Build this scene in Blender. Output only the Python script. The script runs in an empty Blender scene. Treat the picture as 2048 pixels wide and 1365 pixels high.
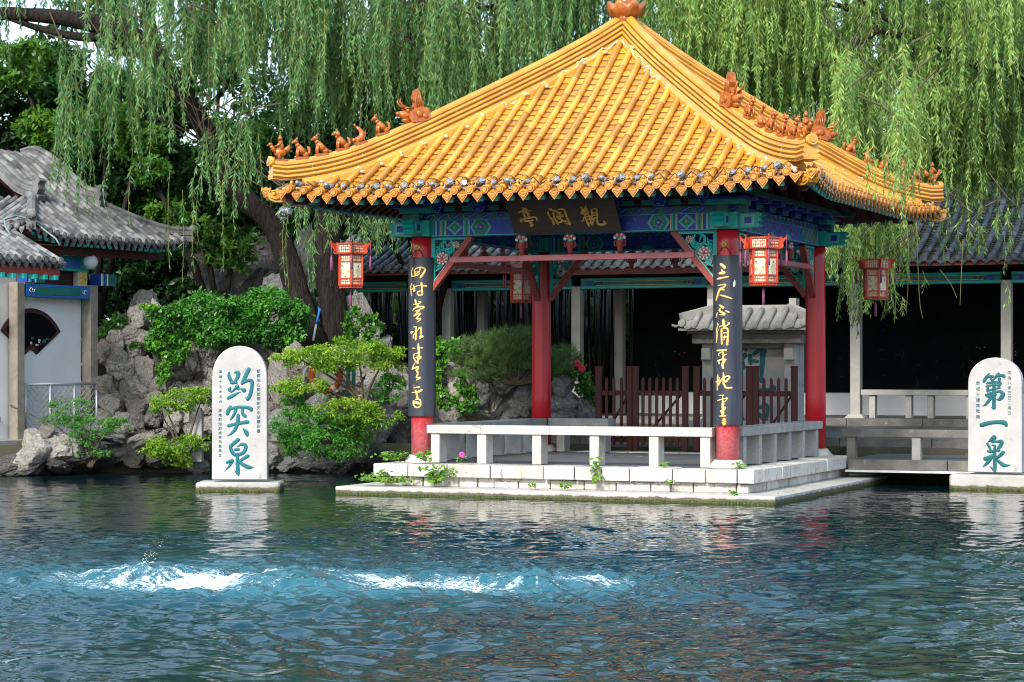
import bpy, bmesh, math, random
import numpy as np
from mathutils import Vector, Matrix, noise
S = bpy.context.scene
COL = S.collection
R = math.radians
# ------------------------------------------------------------------ camera, sky, sun, exposure
FPX, HZ, EYE = 4428.0, 736.0, 1.64           # focal length and horizon row in photo pixels, eye height over the water
cd = bpy.data.cameras.new("camera"); cam = bpy.data.objects.new("camera", cd); COL.objects.link(cam)
cam.location = (0, 0, EYE); cam.rotation_euler = (R(90), 0, 0)
cd.sensor_width = 36; cd.lens = FPX / 2048 * 36; cd.shift_y = (HZ - 682.5) / 2048
cd.clip_start = 0.1; cd.clip_end = 2000
S.camera = cam
SUN_DIR = Vector((-0.31, -0.72, 0.50)).normalized()
w = bpy.data.worlds.new("World"); S.world = w; w.use_nodes = True
wn = w.node_tree.nodes; wl = w.node_tree.links
bg = wn["Background"]; sky = wn.new("ShaderNodeTexSky"); sky.sky_type = 'NISHITA'; sky.sun_disc = False
sky.sun_elevation = math.asin(SUN_DIR.z); sky.sun_rotation = math.atan2(SUN_DIR.x, SUN_DIR.y)
sky.air_density = 1.3; sky.dust_density = 2.6; sky.ozone_density = 1.2
cl_tc = wn.new("ShaderNodeTexCoord"); cl_n = wn.new("ShaderNodeTexNoise"); cl_n.inputs['Scale'].default_value = 2.2; cl_n.inputs['Detail'].default_value = 6
cl_m = wn.new("ShaderNodeMapping"); cl_m.inputs['Scale'].default_value = (1, 1, 2.2); wl.new(cl_tc.outputs['Generated'], cl_m.inputs[0]); wl.new(cl_m.outputs[0], cl_n.inputs['Vector'])
cl_r = wn.new("ShaderNodeMapRange"); wl.new(cl_n.outputs['Fac'], cl_r.inputs[0])
for q_, v_ in zip(range(1, 5), (0.38, 0.62, 0.25, 0.95)): cl_r.inputs[q_].default_value = v_
cl_x = wn.new("ShaderNodeMix"); cl_x.data_type = 'RGBA'; wl.new(cl_r.outputs[0], cl_x.inputs[0]); wl.new(sky.outputs[0], cl_x.inputs[6]); cl_x.inputs[7].default_value = (5.2, 6.9, 9.0, 1)   # thin bright cloud
wl.new(cl_x.outputs[2], bg.inputs[0]); bg.inputs[1].default_value = 0.15
sd = bpy.data.lights.new("sun", 'SUN'); so = bpy.data.objects.new("sun", sd); COL.objects.link(so)
sd.energy = 3.1; sd.angle = R(11); sd.color = (1.0, 0.955, 0.88)
so.rotation_euler = SUN_DIR.to_track_quat('Z', 'Y').to_euler(); so.location = (-20, -20, 40)
S.view_settings.view_transform = 'Standard'; S.view_settings.look = 'None'
S.view_settings.exposure = 0.72; S.view_settings.gamma = 1.0
try: S.view_settings.use_curve_mapping = False
except Exception: pass
S.cycles.filter_width = 1.0
S.cycles.max_bounces = 8; S.cycles.diffuse_bounces = 3; S.cycles.glossy_bounces = 4
S.cycles.transmission_bounces = 4; S.cycles.transparent_max_bounces = 6
S.cycles.caustics_reflective = False; S.cycles.caustics_refractive = False

# ------------------------------------------------------------------ helpers
rnd = random.Random(11)
nrng = np.random.default_rng(5)
def P(px, py, Y):                        # a point at depth Y that the photo shows at px, py
    return Vector(((px - 1024) * Y / FPX, Y, EYE + (HZ - py) * Y / FPX))
PCX, PCY, PTH = 1.564, 30.335, -0.397    # the pavilion's centre and turn
CT, ST = math.cos(PTH), math.sin(PTH)
def W(u, v, z=0.0): return Vector((PCX + u * CT - v * ST, PCY + u * ST + v * CT, z))
def u_of(px, v):
    k = (px - 1024) / FPX
    return (k * (PCY + v * CT) - PCX + v * ST) / (CT - k * ST)
def z_of(py, u, v): return EYE + (HZ - py) * W(u, v).y / FPX
def interp(tab, x):
    if x <= tab[0][0]: return tab[0][1]
    for (a, b), (c, d) in zip(tab, tab[1:]):
        if x <= c: return b + (d - b) * (x - a) / (c - a)
    (a, b), (c, d) = tab[-2:]
    return d + (d - b) / (c - a) * (x - c)
def link(o, parent=None):
    COL.objects.link(o)
    if parent is not None: o.parent = parent
    return o
def tag(o, label=None, cat=None, group=None, kind=None):
    if label: o["label"] = label
    if cat: o["category"] = cat
    if group: o["group"] = group
    if kind: o["kind"] = kind
    return o
def thing(name, label, cat, loc=(0, 0, 0), rz=0.0, group=None):
    o = bpy.data.objects.new(name, None); o.empty_display_size = 0.2
    o.location = loc; o.rotation_euler = (0, 0, rz); link(o)
    return tag(o, label, cat, group)
def copy_tree(o, parent=None):
    c = o.copy(); COL.objects.link(c)
    if parent is not None: c.parent = parent
    for ch in list(o.children): copy_tree(ch, c)
    return c
class MB:
    def __init__(s): s.v = []; s.f = []; s.m = []; s.t = []; s.s = []
    def add(s, vs, fs, mi=0, tint=0.5, smooth=False):
        b = len(s.v); s.v += [tuple(x) for x in vs]
        s.t += list(tint) if isinstance(tint, (list, tuple)) else [tint] * len(vs)
        for f in fs: s.f.append(tuple(b + i for i in f)); s.m.append(mi); s.s.append(smooth)
    def box(s, c, d, mi=0, rz=0.0, tint=0.5, M=None):
        x, y, z = d[0] / 2, d[1] / 2, d[2] / 2
        vs = [Vector((i * x, j * y, k * z)) for k in (-1, 1) for j in (-1, 1) for i in (-1, 1)]
        Q = M if M is not None else Matrix.Rotation(rz, 4, 'Z')
        vs = [Q @ v + Vector(c) for v in vs]
        s.add(vs, [(0, 2, 3, 1), (4, 5, 7, 6), (0, 1, 5, 4), (1, 3, 7, 5), (3, 2, 6, 7), (2, 0, 4, 6)], mi, tint)
    def bar(s, a, b, wd, ht, mi=0, tint=0.5):        # a box from a to b
        a, b = Vector(a), Vector(b); d = (b - a); L = d.length; d.normalize()
        up = Vector((0, 0, 1)) if abs(d.z) < 0.95 else Vector((0, 1, 0))
        sd = d.cross(up).normalized(); up = sd.cross(d)
        M = Matrix((d, sd, up)).transposed().to_4x4()
        s.box((a + b) / 2, (L, wd, ht), mi, tint=tint, M=M)
    def tube(s, path, rad, n=8, mi=0, tint=0.5, caps=True, smooth=True, jit=0.0):
        path = [Vector(p) for p in path]; rs = rad if isinstance(rad, (list, tuple)) else [rad] * len(path)
        vs = []; ref = None
        for i, p in enumerate(path):
            d = (path[min(i + 1, len(path) - 1)] - path[max(i - 1, 0)])
            d = d.normalized() if d.length > 1e-9 else Vector((0, 0, 1))
            if ref is None: ref = Vector((1, 0, 0)) if abs(d.x) < 0.8 else Vector((0, 1, 0))
            a = (ref - d * ref.dot(d)).normalized(); b = d.cross(a); ref = a
            for k in range(n):
                q = 2 * math.pi * k / n; r = rs[i] * (1 + (rnd.uniform(-jit, jit) if jit else 0))
                vs.append(p + a * (math.cos(q) * r) + b * (math.sin(q) * r))
        fs = [(i * n + k, i * n + (k + 1) % n, (i + 1) * n + (k + 1) % n, (i + 1) * n + k) for i in range(len(path) - 1) for k in range(n)]
        s.add(vs, fs, mi, tint, smooth)
        if caps:
            b0 = len(s.v) - len(vs)
            s.f.append(tuple(b0 + k for k in range(n))[::-1]); s.m.append(mi); s.s.append(False)
            e = b0 + (len(path) - 1) * n
            s.f.append(tuple(e + k for k in range(n))); s.m.append(mi); s.s.append(False)
    def lathe(s, prof, n=24, c=(0, 0, 0), mi=0, tint=0.5, smooth=True, rot=0.0, cap=True):
        vs = []; c = Vector(c)
        for r, z in prof:
            for k in range(n):
                q = 2 * math.pi * k / n + rot
                vs.append(c + Vector((r * math.cos(q), r * math.sin(q), z)))
        fs = [(i * n + k, i * n + (k + 1) % n, (i + 1) * n + (k + 1) % n, (i + 1) * n + k) for i in range(len(prof) - 1) for k in range(n)]
        s.add(vs, fs, mi, tint, smooth); b0 = len(s.v) - len(vs)
        if cap:
            s.f.append(tuple(b0 + k for k in range(n))[::-1]); s.m.append(mi); s.s.append(False)
            e = b0 + (len(prof) - 1) * n
            s.f.append(tuple(e + k for k in range(n))); s.m.append(mi); s.s.append(False)
    def ball(s, c, r, mi=0, M=None, n=8, tint=0.5):
        c = Vector(c); rx, ry, rz_ = r if isinstance(r, (tuple, list)) else (r, r, r)
        vs = []; fs = []; h = max(3, n // 2 + 1)
        for i in range(h + 1):
            t = math.pi * i / h
            for k in range(n):
                q = 2 * math.pi * k / n
                p = Vector((rx * math.sin(t) * math.cos(q), ry * math.sin(t) * math.sin(q), rz_ * math.cos(t)))
                vs.append(c + (M @ p if M is not None else p))
        for i in range(h):
            for k in range(n): fs.append((i * n + k, (i + 1) * n + k, (i + 1) * n + (k + 1) % n, i * n + (k + 1) % n))
        s.add(vs, fs, mi, tint, True)
    def sweep(s, path, sec, mi=0, side=None, tint=0.5, smooth=False, cap=True, up=Vector((0, 0, 1)), tints=None):
        # closed cross-section sec [(side, up)] along path; side: fixed side vector
        path = [Vector(p) for p in path]; n = len(sec); vs = []
        for i, p in enumerate(path):
            d = (path[min(i + 1, len(path) - 1)] - path[max(i - 1, 0)]).normalized()
            sv = side if side is not None else d.cross(up).normalized(); uv = sv.cross(d).normalized()
            for a, b in sec: vs.append(p + sv * a + uv * b)
        fs = [(i * n + k, (i + 1) * n + k, (i + 1) * n + (k + 1) % n, i * n + (k + 1) % n) for i in range(len(path) - 1) for k in range(n)]
        tt = tint
        if tints: tt = [tints[i] for i in range(len(path)) for _ in range(n)]
        s.add(vs, fs, mi, tt, smooth); b0 = len(s.v) - len(vs)
        if cap:
            s.f.append(tuple(b0 + k for k in range(n))); s.m.append(mi); s.s.append(False)
            e = b0 + (len(path) - 1) * n
            s.f.append(tuple(e + k for k in range(n))[::-1]); s.m.append(mi); s.s.append(False)
    def plate(s, pts, fn, th, mi=0, tint=0.5, base=0.0):   # outline pts (a, b) extruded from h=base to base+th through fn(a, b, h)
        n = len(pts)
        vs = [fn(a, b, base) for a, b in pts] + [fn(a, b, base + th) for a, b in pts]
        fs = [tuple(range(n))[::-1], tuple(range(n, 2 * n))] + [(k, (k + 1) % n, n + (k + 1) % n, n + k) for k in range(n)]
        s.add(vs, fs, mi, tint)
    def stroke(s, pts, fn, mi=0, tint=0.5, h=0.006, seg=6):      # pts [(a, b, width)]: a raised brush stroke with rounded back
        if len(pts) == 2: pts = [pts[0], tuple((p + q) / 2 for p, q in zip(*pts)), pts[1]]
        A = np.array(pts, float); n = len(A); out = []
        for i in range(n - 1):
            p0, p1, p2, p3 = A[max(i - 1, 0)], A[i], A[i + 1], A[min(i + 2, n - 1)]
            for t in np.linspace(0, 1, seg, endpoint=(i == n - 2)):
                out.append(0.5 * (2 * p1 + (p2 - p0) * t + (2 * p0 - 5 * p1 + 4 * p2 - p3) * t * t + (3 * p1 - p0 - 3 * p2 + p3) * t ** 3))
        O = np.array(out); O[:, 2] = np.maximum(O[:, 2], 1e-5)
        d0 = O[0, :2] - O[1, :2]; d0 /= (np.linalg.norm(d0) + 1e-9); d1 = O[-1, :2] - O[-2, :2]; d1 /= (np.linalg.norm(d1) + 1e-9)
        head = [np.array([*(O[0, :2] + d0 * O[0, 2] * .5 * math.sin(q)), O[0, 2] * math.cos(q)]) for q in (1.45, 1.1, 0.6)]
        tail = [np.array([*(O[-1, :2] + d1 * O[-1, 2] * .5 * math.sin(q)), O[-1, 2] * math.cos(q)]) for q in (0.6, 1.1, 1.45)]
        O = np.vstack([head, O, tail])
        T = np.gradient(O[:, :2], axis=0); T /= (np.linalg.norm(T, axis=1, keepdims=True) + 1e-9)
        N = np.stack([-T[:, 1], T[:, 0]], 1); prof = [(-.5, 0), (-.44, .6), (-.2, 1), (.2, 1), (.44, .6), (.5, 0)]
        vs = []
        for o, nn in zip(O, N):
            for a, b in prof: vs.append(fn(o[0] + nn[0] * a * o[2], o[1] + nn[1] * a * o[2], b * h))
        m = len(prof); fs = [(i * m + k, i * m + k + 1, (i + 1) * m + k + 1, (i + 1) * m + k) for i in range(len(O) - 1) for k in range(m - 1)]
        s.add(vs, fs, mi, tint, True)
    def build(s, name, mats, parent=None, loc=(0, 0, 0), rz=0.0, bevel=0.0, recalc=True):
        me = bpy.data.meshes.new(name)
        if not isinstance(mats, (list, tuple)): mats = [mats]
        me.from_pydata(s.v, [], s.f)
        for m in mats: me.materials.append(m)
        me.polygons.foreach_set("material_index", s.m); me.polygons.foreach_set("use_smooth", s.s)
        at = me.attributes.new("tint", 'FLOAT', 'POINT'); at.data.foreach_set("value", s.t)
        if recalc or bevel:
            bm = bmesh.new(); bm.from_mesh(me)
            if recalc: bmesh.ops.recalc_face_normals(bm, faces=bm.faces)
            if bevel:
                es = [e for e in bm.edges if len(e.link_faces) == 2 and e.calc_face_angle(0) > 0.6]
                bmesh.ops.bevel(bm, geom=es, offset=bevel, segments=1, affect='EDGES', clamp_overlap=True)
            bm.to_mesh(me); bm.free()
        me.update()
        o = bpy.data.objects.new(name, me); o.location = loc; o.rotation_euler = (0, 0, rz)
        return link(o, parent)
def np_mesh(name, V, F, mats, tint=None, midx=None, parent=None, smooth=False):
    V = np.asarray(V, np.float32); F = np.asarray(F, np.int32); n, k = F.shape
    me = bpy.data.meshes.new(name); me.vertices.add(len(V)); me.vertices.foreach_set("co", V.ravel())
    me.loops.add(n * k); me.loops.foreach_set("vertex_index", F.ravel())
    me.polygons.add(n); me.polygons.foreach_set("loop_start", np.arange(0, n * k, k, dtype=np.int32))
    for m in (mats if isinstance(mats, (list, tuple)) else [mats]): me.materials.append(m)
    if midx is not None: me.polygons.foreach_set("material_index", np.asarray(midx, np.int32))
    me.polygons.foreach_set("use_smooth", np.full(n, smooth))
    if tint is not None:
        at = me.attributes.new("tint", 'FLOAT', 'POINT'); at.data.foreach_set("value", np.asarray(tint, np.float32))
    me.update(calc_edges=True)
    o = bpy.data.objects.new(name, me)
    return link(o, parent)

# ------------------------------------------------------------------ materials
class NT:
    def __init__(s, name):
        s.m = bpy.data.materials.new(name); s.m.use_nodes = True; s.n = s.m.node_tree.nodes; s.l = s.m.node_tree.links
        s.b = s.n["Principled BSDF"]; s.out = s.n["Material Output"]
    def node(s, t, **kw):
        x = s.n.new(t)
        for k, v in kw.items(): setattr(x, k, v)
        return x
    def set(s, sock, v):
        if isinstance(v, bpy.types.NodeSocket): s.l.new(v, sock)
        else: sock.default_value = v if not (isinstance(v, (tuple, list)) and len(v) == 3 and sock.type == 'RGBA') else (*v, 1)
    def coord(s, kind='Object'): return s.node("ShaderNodeTexCoord").outputs[kind]
    def mapping(s, vec, scale=(1, 1, 1), rot=(0, 0, 0)):
        x = s.node("ShaderNodeMapping"); s.l.new(vec, x.inputs[0]); x.inputs['Scale'].default_value = scale; x.inputs['Rotation'].default_value = rot
        return x.outputs[0]
    def noise(s, vec, scale=5, detail=4, rough=0.55, dist=0.0, out='Fac'):
        x = s.node("ShaderNodeTexNoise"); s.l.new(vec, x.inputs['Vector']); x.inputs['Scale'].default_value = scale
        x.inputs['Detail'].default_value = detail; x.inputs['Roughness'].default_value = rough; x.inputs['Distortion'].default_value = dist
        return x.outputs[out]
    def ramp(s, fac, stops):
        x = s.node("ShaderNodeValToRGB"); s.l.new(fac, x.inputs[0]); e = x.color_ramp.elements
        while len(e) < len(stops): e.new(0.5)
        for q, (p, c) in zip(e, stops): q.position = p; q.color = (*c, 1) if len(c) == 3 else c
        return x.outputs[0]
    def mix(s, fac, a, b, blend='MIX'):
        x = s.node("ShaderNodeMix", data_type='RGBA', blend_type=blend)
        s.set(x.inputs[0], fac); s.set(x.inputs[6], a); s.set(x.inputs[7], b)
        return x.outputs[2]
    def math(s, op, a, b=0.0):
        x = s.node("ShaderNodeMath", operation=op); s.set(x.inputs[0], a); s.set(x.inputs[1], b); return x.outputs[0]
    def rng(s, v, a, b, c=0.0, d=1.0):
        x = s.node("ShaderNodeMapRange"); s.set(x.inputs[0], v)
        for i, q in enumerate((a, b, c, d)): x.inputs[i + 1].default_value = q
        return x.outputs[0]
    def attr(s, name='tint', out='Fac'): return s.node("ShaderNodeAttribute", attribute_name=name).outputs[out]
    def bump(s, h, strength=0.3, dist=0.02):
        x = s.node("ShaderNodeBump"); s.l.new(h, x.inputs['Height']); x.inputs['Strength'].default_value = strength; x.inputs['Distance'].default_value = dist
        s.l.new(x.outputs[0], s.b.inputs['Normal']); return x
def mat(name, c, c2=None, rough=0.6, scale=6.0, c3=None, bump=0.0, bscale=None, tintv=0.0, spec=0.4, coat=0.0, metal=0.0, stretch=(1, 1, 1), thr=(0.4, 0.62), c3thr=(0.6, 0.68), c3scale=None, bdist=0.02):
    t = NT(name); vec = t.mapping(t.coord(), stretch)
    col = c
    if c2 is not None:
        n = t.noise(vec, scale, 5, 0.6); col = t.mix(t.rng(n, thr[0], thr[1]), c, c2)
    if c3 is not None:
        n3 = t.noise(vec, c3scale or scale * 2.7, 6, 0.65, 0.4); col = t.mix(t.rng(n3, *c3thr), col, c3)
    if tintv:
        k = t.rng(t.attr(), 0, 1, 1 - tintv, 1 + tintv)
        x = t.node("ShaderNodeMix", data_type='RGBA', blend_type='MULTIPLY'); x.inputs[0].default_value = 1
        t.set(x.inputs[6], col); cb = t.node("ShaderNodeCombineColor"); [t.l.new(k, cb.inputs[i]) for i in range(3)]
        t.l.new(cb.outputs[0], x.inputs[7]); col = x.outputs[2]
    t.set(t.b.inputs['Base Color'], col)
    t.b.inputs['Roughness'].default_value = rough; t.b.inputs['Specular IOR Level'].default_value = spec
    t.b.inputs['Coat Weight'].default_value = coat; t.b.inputs['Coat Roughness'].default_value = 0.12; t.b.inputs['Metallic'].default_value = metal
    if bump: t.bump(t.noise(vec, bscale or scale * 3, 7, 0.65), bump, bdist)
    return t.m
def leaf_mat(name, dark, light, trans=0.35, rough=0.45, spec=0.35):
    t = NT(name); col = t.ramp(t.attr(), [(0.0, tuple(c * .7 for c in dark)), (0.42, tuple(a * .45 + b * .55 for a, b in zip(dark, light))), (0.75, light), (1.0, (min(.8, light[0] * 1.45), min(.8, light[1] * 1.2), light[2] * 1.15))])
    t.set(t.b.inputs['Base Color'], col); t.b.inputs['Roughness'].default_value = rough; t.b.inputs['Specular IOR Level'].default_value = spec
    tr = t.node("ShaderNodeBsdfTranslucent"); tc = t.mix(0.5, col, (light[0] * 1.3, light[1] * 1.25, light[2] * 0.7)); t.l.new(tc, tr.inputs[0])
    mx = t.node("ShaderNodeMixShader"); mx.inputs[0].default_value = trans
    t.l.new(t.b.outputs[0], mx.inputs[1]); t.l.new(tr.outputs[0], mx.inputs[2]); t.l.new(mx.outputs[0], t.out.inputs[0])
    return t.m
M = {}
M['tile'] = mat("glazed_yellow_tile", (0.62, 0.300, 0.036), (0.54, 0.230, 0.022), 0.26, 3.0, (0.66, 0.50, 0.28), 0.12, 30, 0.32, 0.5, 0.35, c3thr=(0.66, 0.76), c3scale=6)
M['tile_pan'] = mat("glazed_pan_tile", (0.64, 0.300, 0.034), (0.54, 0.225, 0.020), 0.28, 3.0, (0.34, 0.27, 0.19), 0.12, 30, 0.35, 0.5, 0.3, c3thr=(0.60, 0.70), c3scale=9)
M['mortar'] = mat("pale_mortar", (0.62, 0.54, 0.38), (0.50, 0.36, 0.18), 0.8, 20, bump=0.4)
M['tile_end'] = mat("glazed_end_tile", (0.52, 0.205, 0.018), (0.42, 0.14, 0.012), 0.28, 9, (0.62, 0.34, 0.08), 0.15, 40, 0.3, 0.5, 0.3, c3thr=(0.62, 0.72))
M['lip'] = mat("tile_lip_shade_dirt", (0.13, 0.055, 0.010), (0.22, 0.10, 0.02), 0.6, 12)  # brown that paints the shadow lines and dirt at the tile lips
M['joint'] = mat("tile_joint", (0.42, 0.20, 0.04), (0.62, 0.42, 0.2), 0.7, 9)
M['beast'] = mat("glazed_brown_figure", (0.45, 0.13, 0.012), (0.30, 0.07, 0.01), 0.3, 14, bump=0.5, bscale=40, coat=0.4, tintv=0.2, bdist=0.01)
M['finial'] = mat("glazed_dark_finial", (0.30, 0.07, 0.02), (0.42, 0.15, 0.03), 0.25, 8, coat=0.5)
M['red'] = mat("red_column_paint", (0.54, 0.010, 0.020), (0.46, 0.008, 0.014), 0.30, 2.5, (0.55, 0.16, 0.16), 0.05, 12, c3thr=(0.70, 0.78), stretch=(1, 1, 0.35), spec=0.5)
M['maroon'] = mat("dark_maroon_wood", (0.075, 0.009, 0.008), (0.050, 0.006, 0.006), 0.55, 5, stretch=(1, 1, 1), bump=0.1)
M['rust'] = mat("weathered_red_brown_paint", (0.30, 0.055, 0.04), (0.24, 0.04, 0.03), 0.5, 6, (0.62, 0.42, 0.38), c3thr=(0.66, 0.72), bump=0.1)
M['pinkred'] = mat("faded_rose_red_paint", (0.44, 0.13, 0.14), (0.38, 0.095, 0.10), 0.4, 4, (0.6, 0.35, 0.36), c3thr=(0.70, 0.76))
M['white'] = mat("white_stone", (0.62, 0.60, 0.555), (0.53, 0.50, 0.45), 0.75, 3.0, (0.30, 0.285, 0.26), 0.5, 26, 0.18, c3thr=(0.54, 0.72), c3scale=4.5, stretch=(1, 1, 2.2))
M['floor'] = mat("dark_floor_slabs", (0.085, 0.086, 0.090), (0.12, 0.118, 0.115), 0.5, 2, bump=0.15)
M['grey'] = mat("grey_granite", (0.36, 0.35, 0.33), (0.27, 0.265, 0.25), 0.75, 4, (0.18, 0.175, 0.165), 0.3, 40, 0.1, c3thr=(0.62, 0.72))
M['granite'] = mat("speckled_granite", (0.42, 0.40, 0.36), (0.33, 0.315, 0.285), 0.7, 2.5, (0.23, 0.22, 0.2), 0.25, 60, 0.1, c3thr=(0.6, 0.68), c3scale=60)
M['dkstone'] = mat("weathered_dark_stone", (0.17, 0.16, 0.145), (0.10, 0.095, 0.085), 0.75, 3, (0.34, 0.33, 0.30), 0.35, 25, 0.15, c3thr=(0.62, 0.70))
M['blue'] = mat("ultramarine_paint", (0.014, 0.050, 0.40), (0.012, 0.038, 0.30), 0.5, 8)
M['teal'] = mat("teal_paint", (0.010, 0.44, 0.39), (0.010, 0.36, 0.33), 0.45, 6)
M['dteal'] = mat("dark_green_paint", (0.008, 0.155, 0.135), (0.006, 0.12, 0.11), 0.5, 6)
M['lteal'] = mat("pale_teal_paint", (0.16, 0.58, 0.52), (0.1, 0.48, 0.44), 0.5, 10)
M['gold'] = mat("gold_paint", (0.62, 0.37, 0.09), (0.52, 0.29, 0.06), 0.32, 14, spec=0.5)
M['goldlt'] = mat("pale_gold_leaf", (0.78, 0.56, 0.22), (0.66, 0.42, 0.13), 0.35, 20)
M['black'] = mat("black_lacquer", (0.028, 0.031, 0.042), (0.040, 0.046, 0.062), 0.34, 3, (0.10, 0.12, 0.17), c3thr=(0.66, 0.78), stretch=(6, 6, 0.4), bump=0.05)
M['plaque'] = mat("dark_brown_board", (0.040, 0.026, 0.022), (0.055, 0.036, 0.030), 0.45, 4, stretch=(0.4, 6, 6), bump=0.08)
M['ink'] = mat("teal_carved_ink", (0.0, 0.135, 0.160), (0.0, 0.110, 0.132), 0.6, 14)
M['inkmid'] = mat("deep_teal_ink", (0.0, 0.105, 0.120), (0.0, 0.080, 0.095), 0.6, 14)
M['inkdk'] = mat("dark_teal_ink", (0.0, 0.10, 0.105), (0.0, 0.075, 0.08), 0.6, 14)
M['pinkpetal'] = mat("pink_petal_paint", (0.62, 0.16, 0.17), (0.50, 0.07, 0.09), 0.5, 30)
M['whitepaint'] = mat("white_paint", (0.78, 0.76, 0.72), (0.7, 0.66, 0.62), 0.5, 12)
M['lamp_red'] = mat("orange_red_lacquer", (0.52, 0.045, 0.008), (0.40, 0.030, 0.007), 0.35, 8, spec=0.5)
M['silk'] = mat("painted_silk", (0.70, 0.64, 0.48), (0.60, 0.50, 0.30), 0.7, 9, (0.10, 0.11, 0.08), c3thr=(0.58, 0.62), c3scale=26)
M['tassel'] = mat("purple_tassel", (0.22, 0.06, 0.13), (0.28, 0.09, 0.17), 0.7, 20)
M['silver'] = mat("silver_lamp_metal", (0.42, 0.44, 0.47), (0.12, 0.125, 0.135), 0.32, 30, metal=0.6)
M['lampglass'] = mat("lamp_glass", (0.30, 0.33, 0.37), (0.14, 0.15, 0.18), 0.15, 30)
M['cable'] = mat("black_cable", (0.015, 0.015, 0.016), None, 0.5)
M['greytile'] = mat("grey_clay_tile", (0.175, 0.172, 0.168), (0.088, 0.088, 0.088), 0.8, 7, (0.32, 0.31, 0.29), 0.3, 30, 0.60, c3thr=(0.64, 0.74))
M['greytile_dk'] = mat("grey_clay_pan_tile", (0.13, 0.13, 0.135), (0.09, 0.09, 0.092), 0.8, 5, (0.36, 0.28, 0.17), 0.3, 30, 0.35, c3thr=(0.62, 0.68), c3scale=14)
M['bluetile'] = mat("blue_grey_clay_tile", (0.215, 0.225, 0.255), (0.13, 0.138, 0.16), 0.7, 5, (0.40, 0.42, 0.45), 0.3, 30, 0.35, c3thr=(0.66, 0.76))
M['plaster'] = mat("white_plaster", (0.80, 0.79, 0.78), (0.72, 0.71, 0.70), 0.8, 1.3, (0.58, 0.57, 0.55), 0.05, 30, c3thr=(0.66, 0.78))
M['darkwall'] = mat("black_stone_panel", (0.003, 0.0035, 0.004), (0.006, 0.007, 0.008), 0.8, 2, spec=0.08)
M['dim'] = mat("dark_brown_panel", (0.05, 0.016, 0.012), (0.035, 0.012, 0.010), 0.6, 3)
M['bark'] = mat("willow_bark", (0.040, 0.031, 0.025), (0.014, 0.011, 0.010), 0.9, 7, (0.13, 0.11, 0.09), 1.0, 9, 0.0, 0.2, stretch=(3.5, 3.5, 0.55), thr=(0.38, 0.6), c3thr=(0.6, 0.72), bdist=0.06)
M['twig'] = mat("brown_twig", (0.10, 0.07, 0.045), (0.06, 0.042, 0.03), 0.8, 9)
M['stem'] = leaf_mat("willow_shoot", (0.20, 0.19, 0.05), (0.36, 0.33, 0.10), 0.2)
M['willow'] = leaf_mat("willow_leaf", (0.022, 0.085, 0.020), (0.270, 0.450, 0.115), 0.42, 0.42)
M['willow_cool'] = leaf_mat("cool_willow_leaf", (0.018, 0.075, 0.024), (0.185, 0.370, 0.130), 0.40, 0.42)
M['skyblue'] = mat("bright_blue_paint", (0.02, 0.14, 0.50), (0.016, 0.11, 0.42), 0.5, 8)
M['pipe'] = mat("grey_green_pipe", (0.20, 0.27, 0.28), (0.15, 0.2, 0.21), 0.5, 9)
M['litter'] = mat("littered_pan_tile", (0.17, 0.165, 0.155), (0.10, 0.10, 0.10), 0.85, 6, (0.42, 0.34, 0.20), 0.4, 30, 0.4, c3thr=(0.52, 0.60), c3scale=16)
M['willow_dk'] = leaf_mat("shaded_willow_leaf", (0.022, 0.085, 0.030), (0.105, 0.235, 0.060), 0.38, 0.45)
M['broad'] = leaf_mat("broad_dark_leaf", (0.012, 0.055, 0.012), (0.050, 0.160, 0.025), 0.30, 0.40)
M['broad_lt'] = leaf_mat("broad_fresh_leaf", (0.030, 0.110, 0.018), (0.130, 0.290, 0.030), 0.40, 0.42)
M['holly'] = leaf_mat("glossy_holly_leaf", (0.012, 0.078, 0.010), (0.075, 0.270, 0.030), 0.22, 0.38, 0.35)
M['nandina'] = leaf_mat("lime_shrub_leaf", (0.045, 0.190, 0.020), (0.260, 0.420, 0.030), 0.38, 0.45)
M['nandina_dk'] = leaf_mat("mid_green_shrub_leaf", (0.022, 0.125, 0.022), (0.085, 0.280, 0.035), 0.35, 0.45)
M['pine'] = leaf_mat("pine_needle", (0.030, 0.085, 0.026), (0.115, 0.215, 0.055), 0.25, 0.5)
M['ivy'] = leaf_mat("ivy_leaf", (0.016, 0.090, 0.016), (0.110, 0.310, 0.025), 0.3, 0.35, 0.5)
M['weed'] = leaf_mat("weed_leaf", (0.050, 0.190, 0.025), (0.160, 0.340, 0.040), 0.35, 0.5)
M['orange'] = mat("orange_buoy", (0.72, 0.085, 0.025), (0.60, 0.06, 0.02), 0.45, 6)
M['steel'] = mat("galvanised_steel", (0.62, 0.63, 0.66), (0.5, 0.51, 0.54), 0.35, 12, metal=0.6)
M['chain'] = mat("rusty_chain", (0.10, 0.085, 0.075), (0.06, 0.05, 0.045), 0.6, 30)
M['globe'] = mat("white_globe", (0.62, 0.64, 0.66), None, 0.35)
M['deckedge'] = mat("pale_concrete_edge", (0.58, 0.60, 0.59), (0.45, 0.47, 0.46), 0.7, 6)
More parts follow.
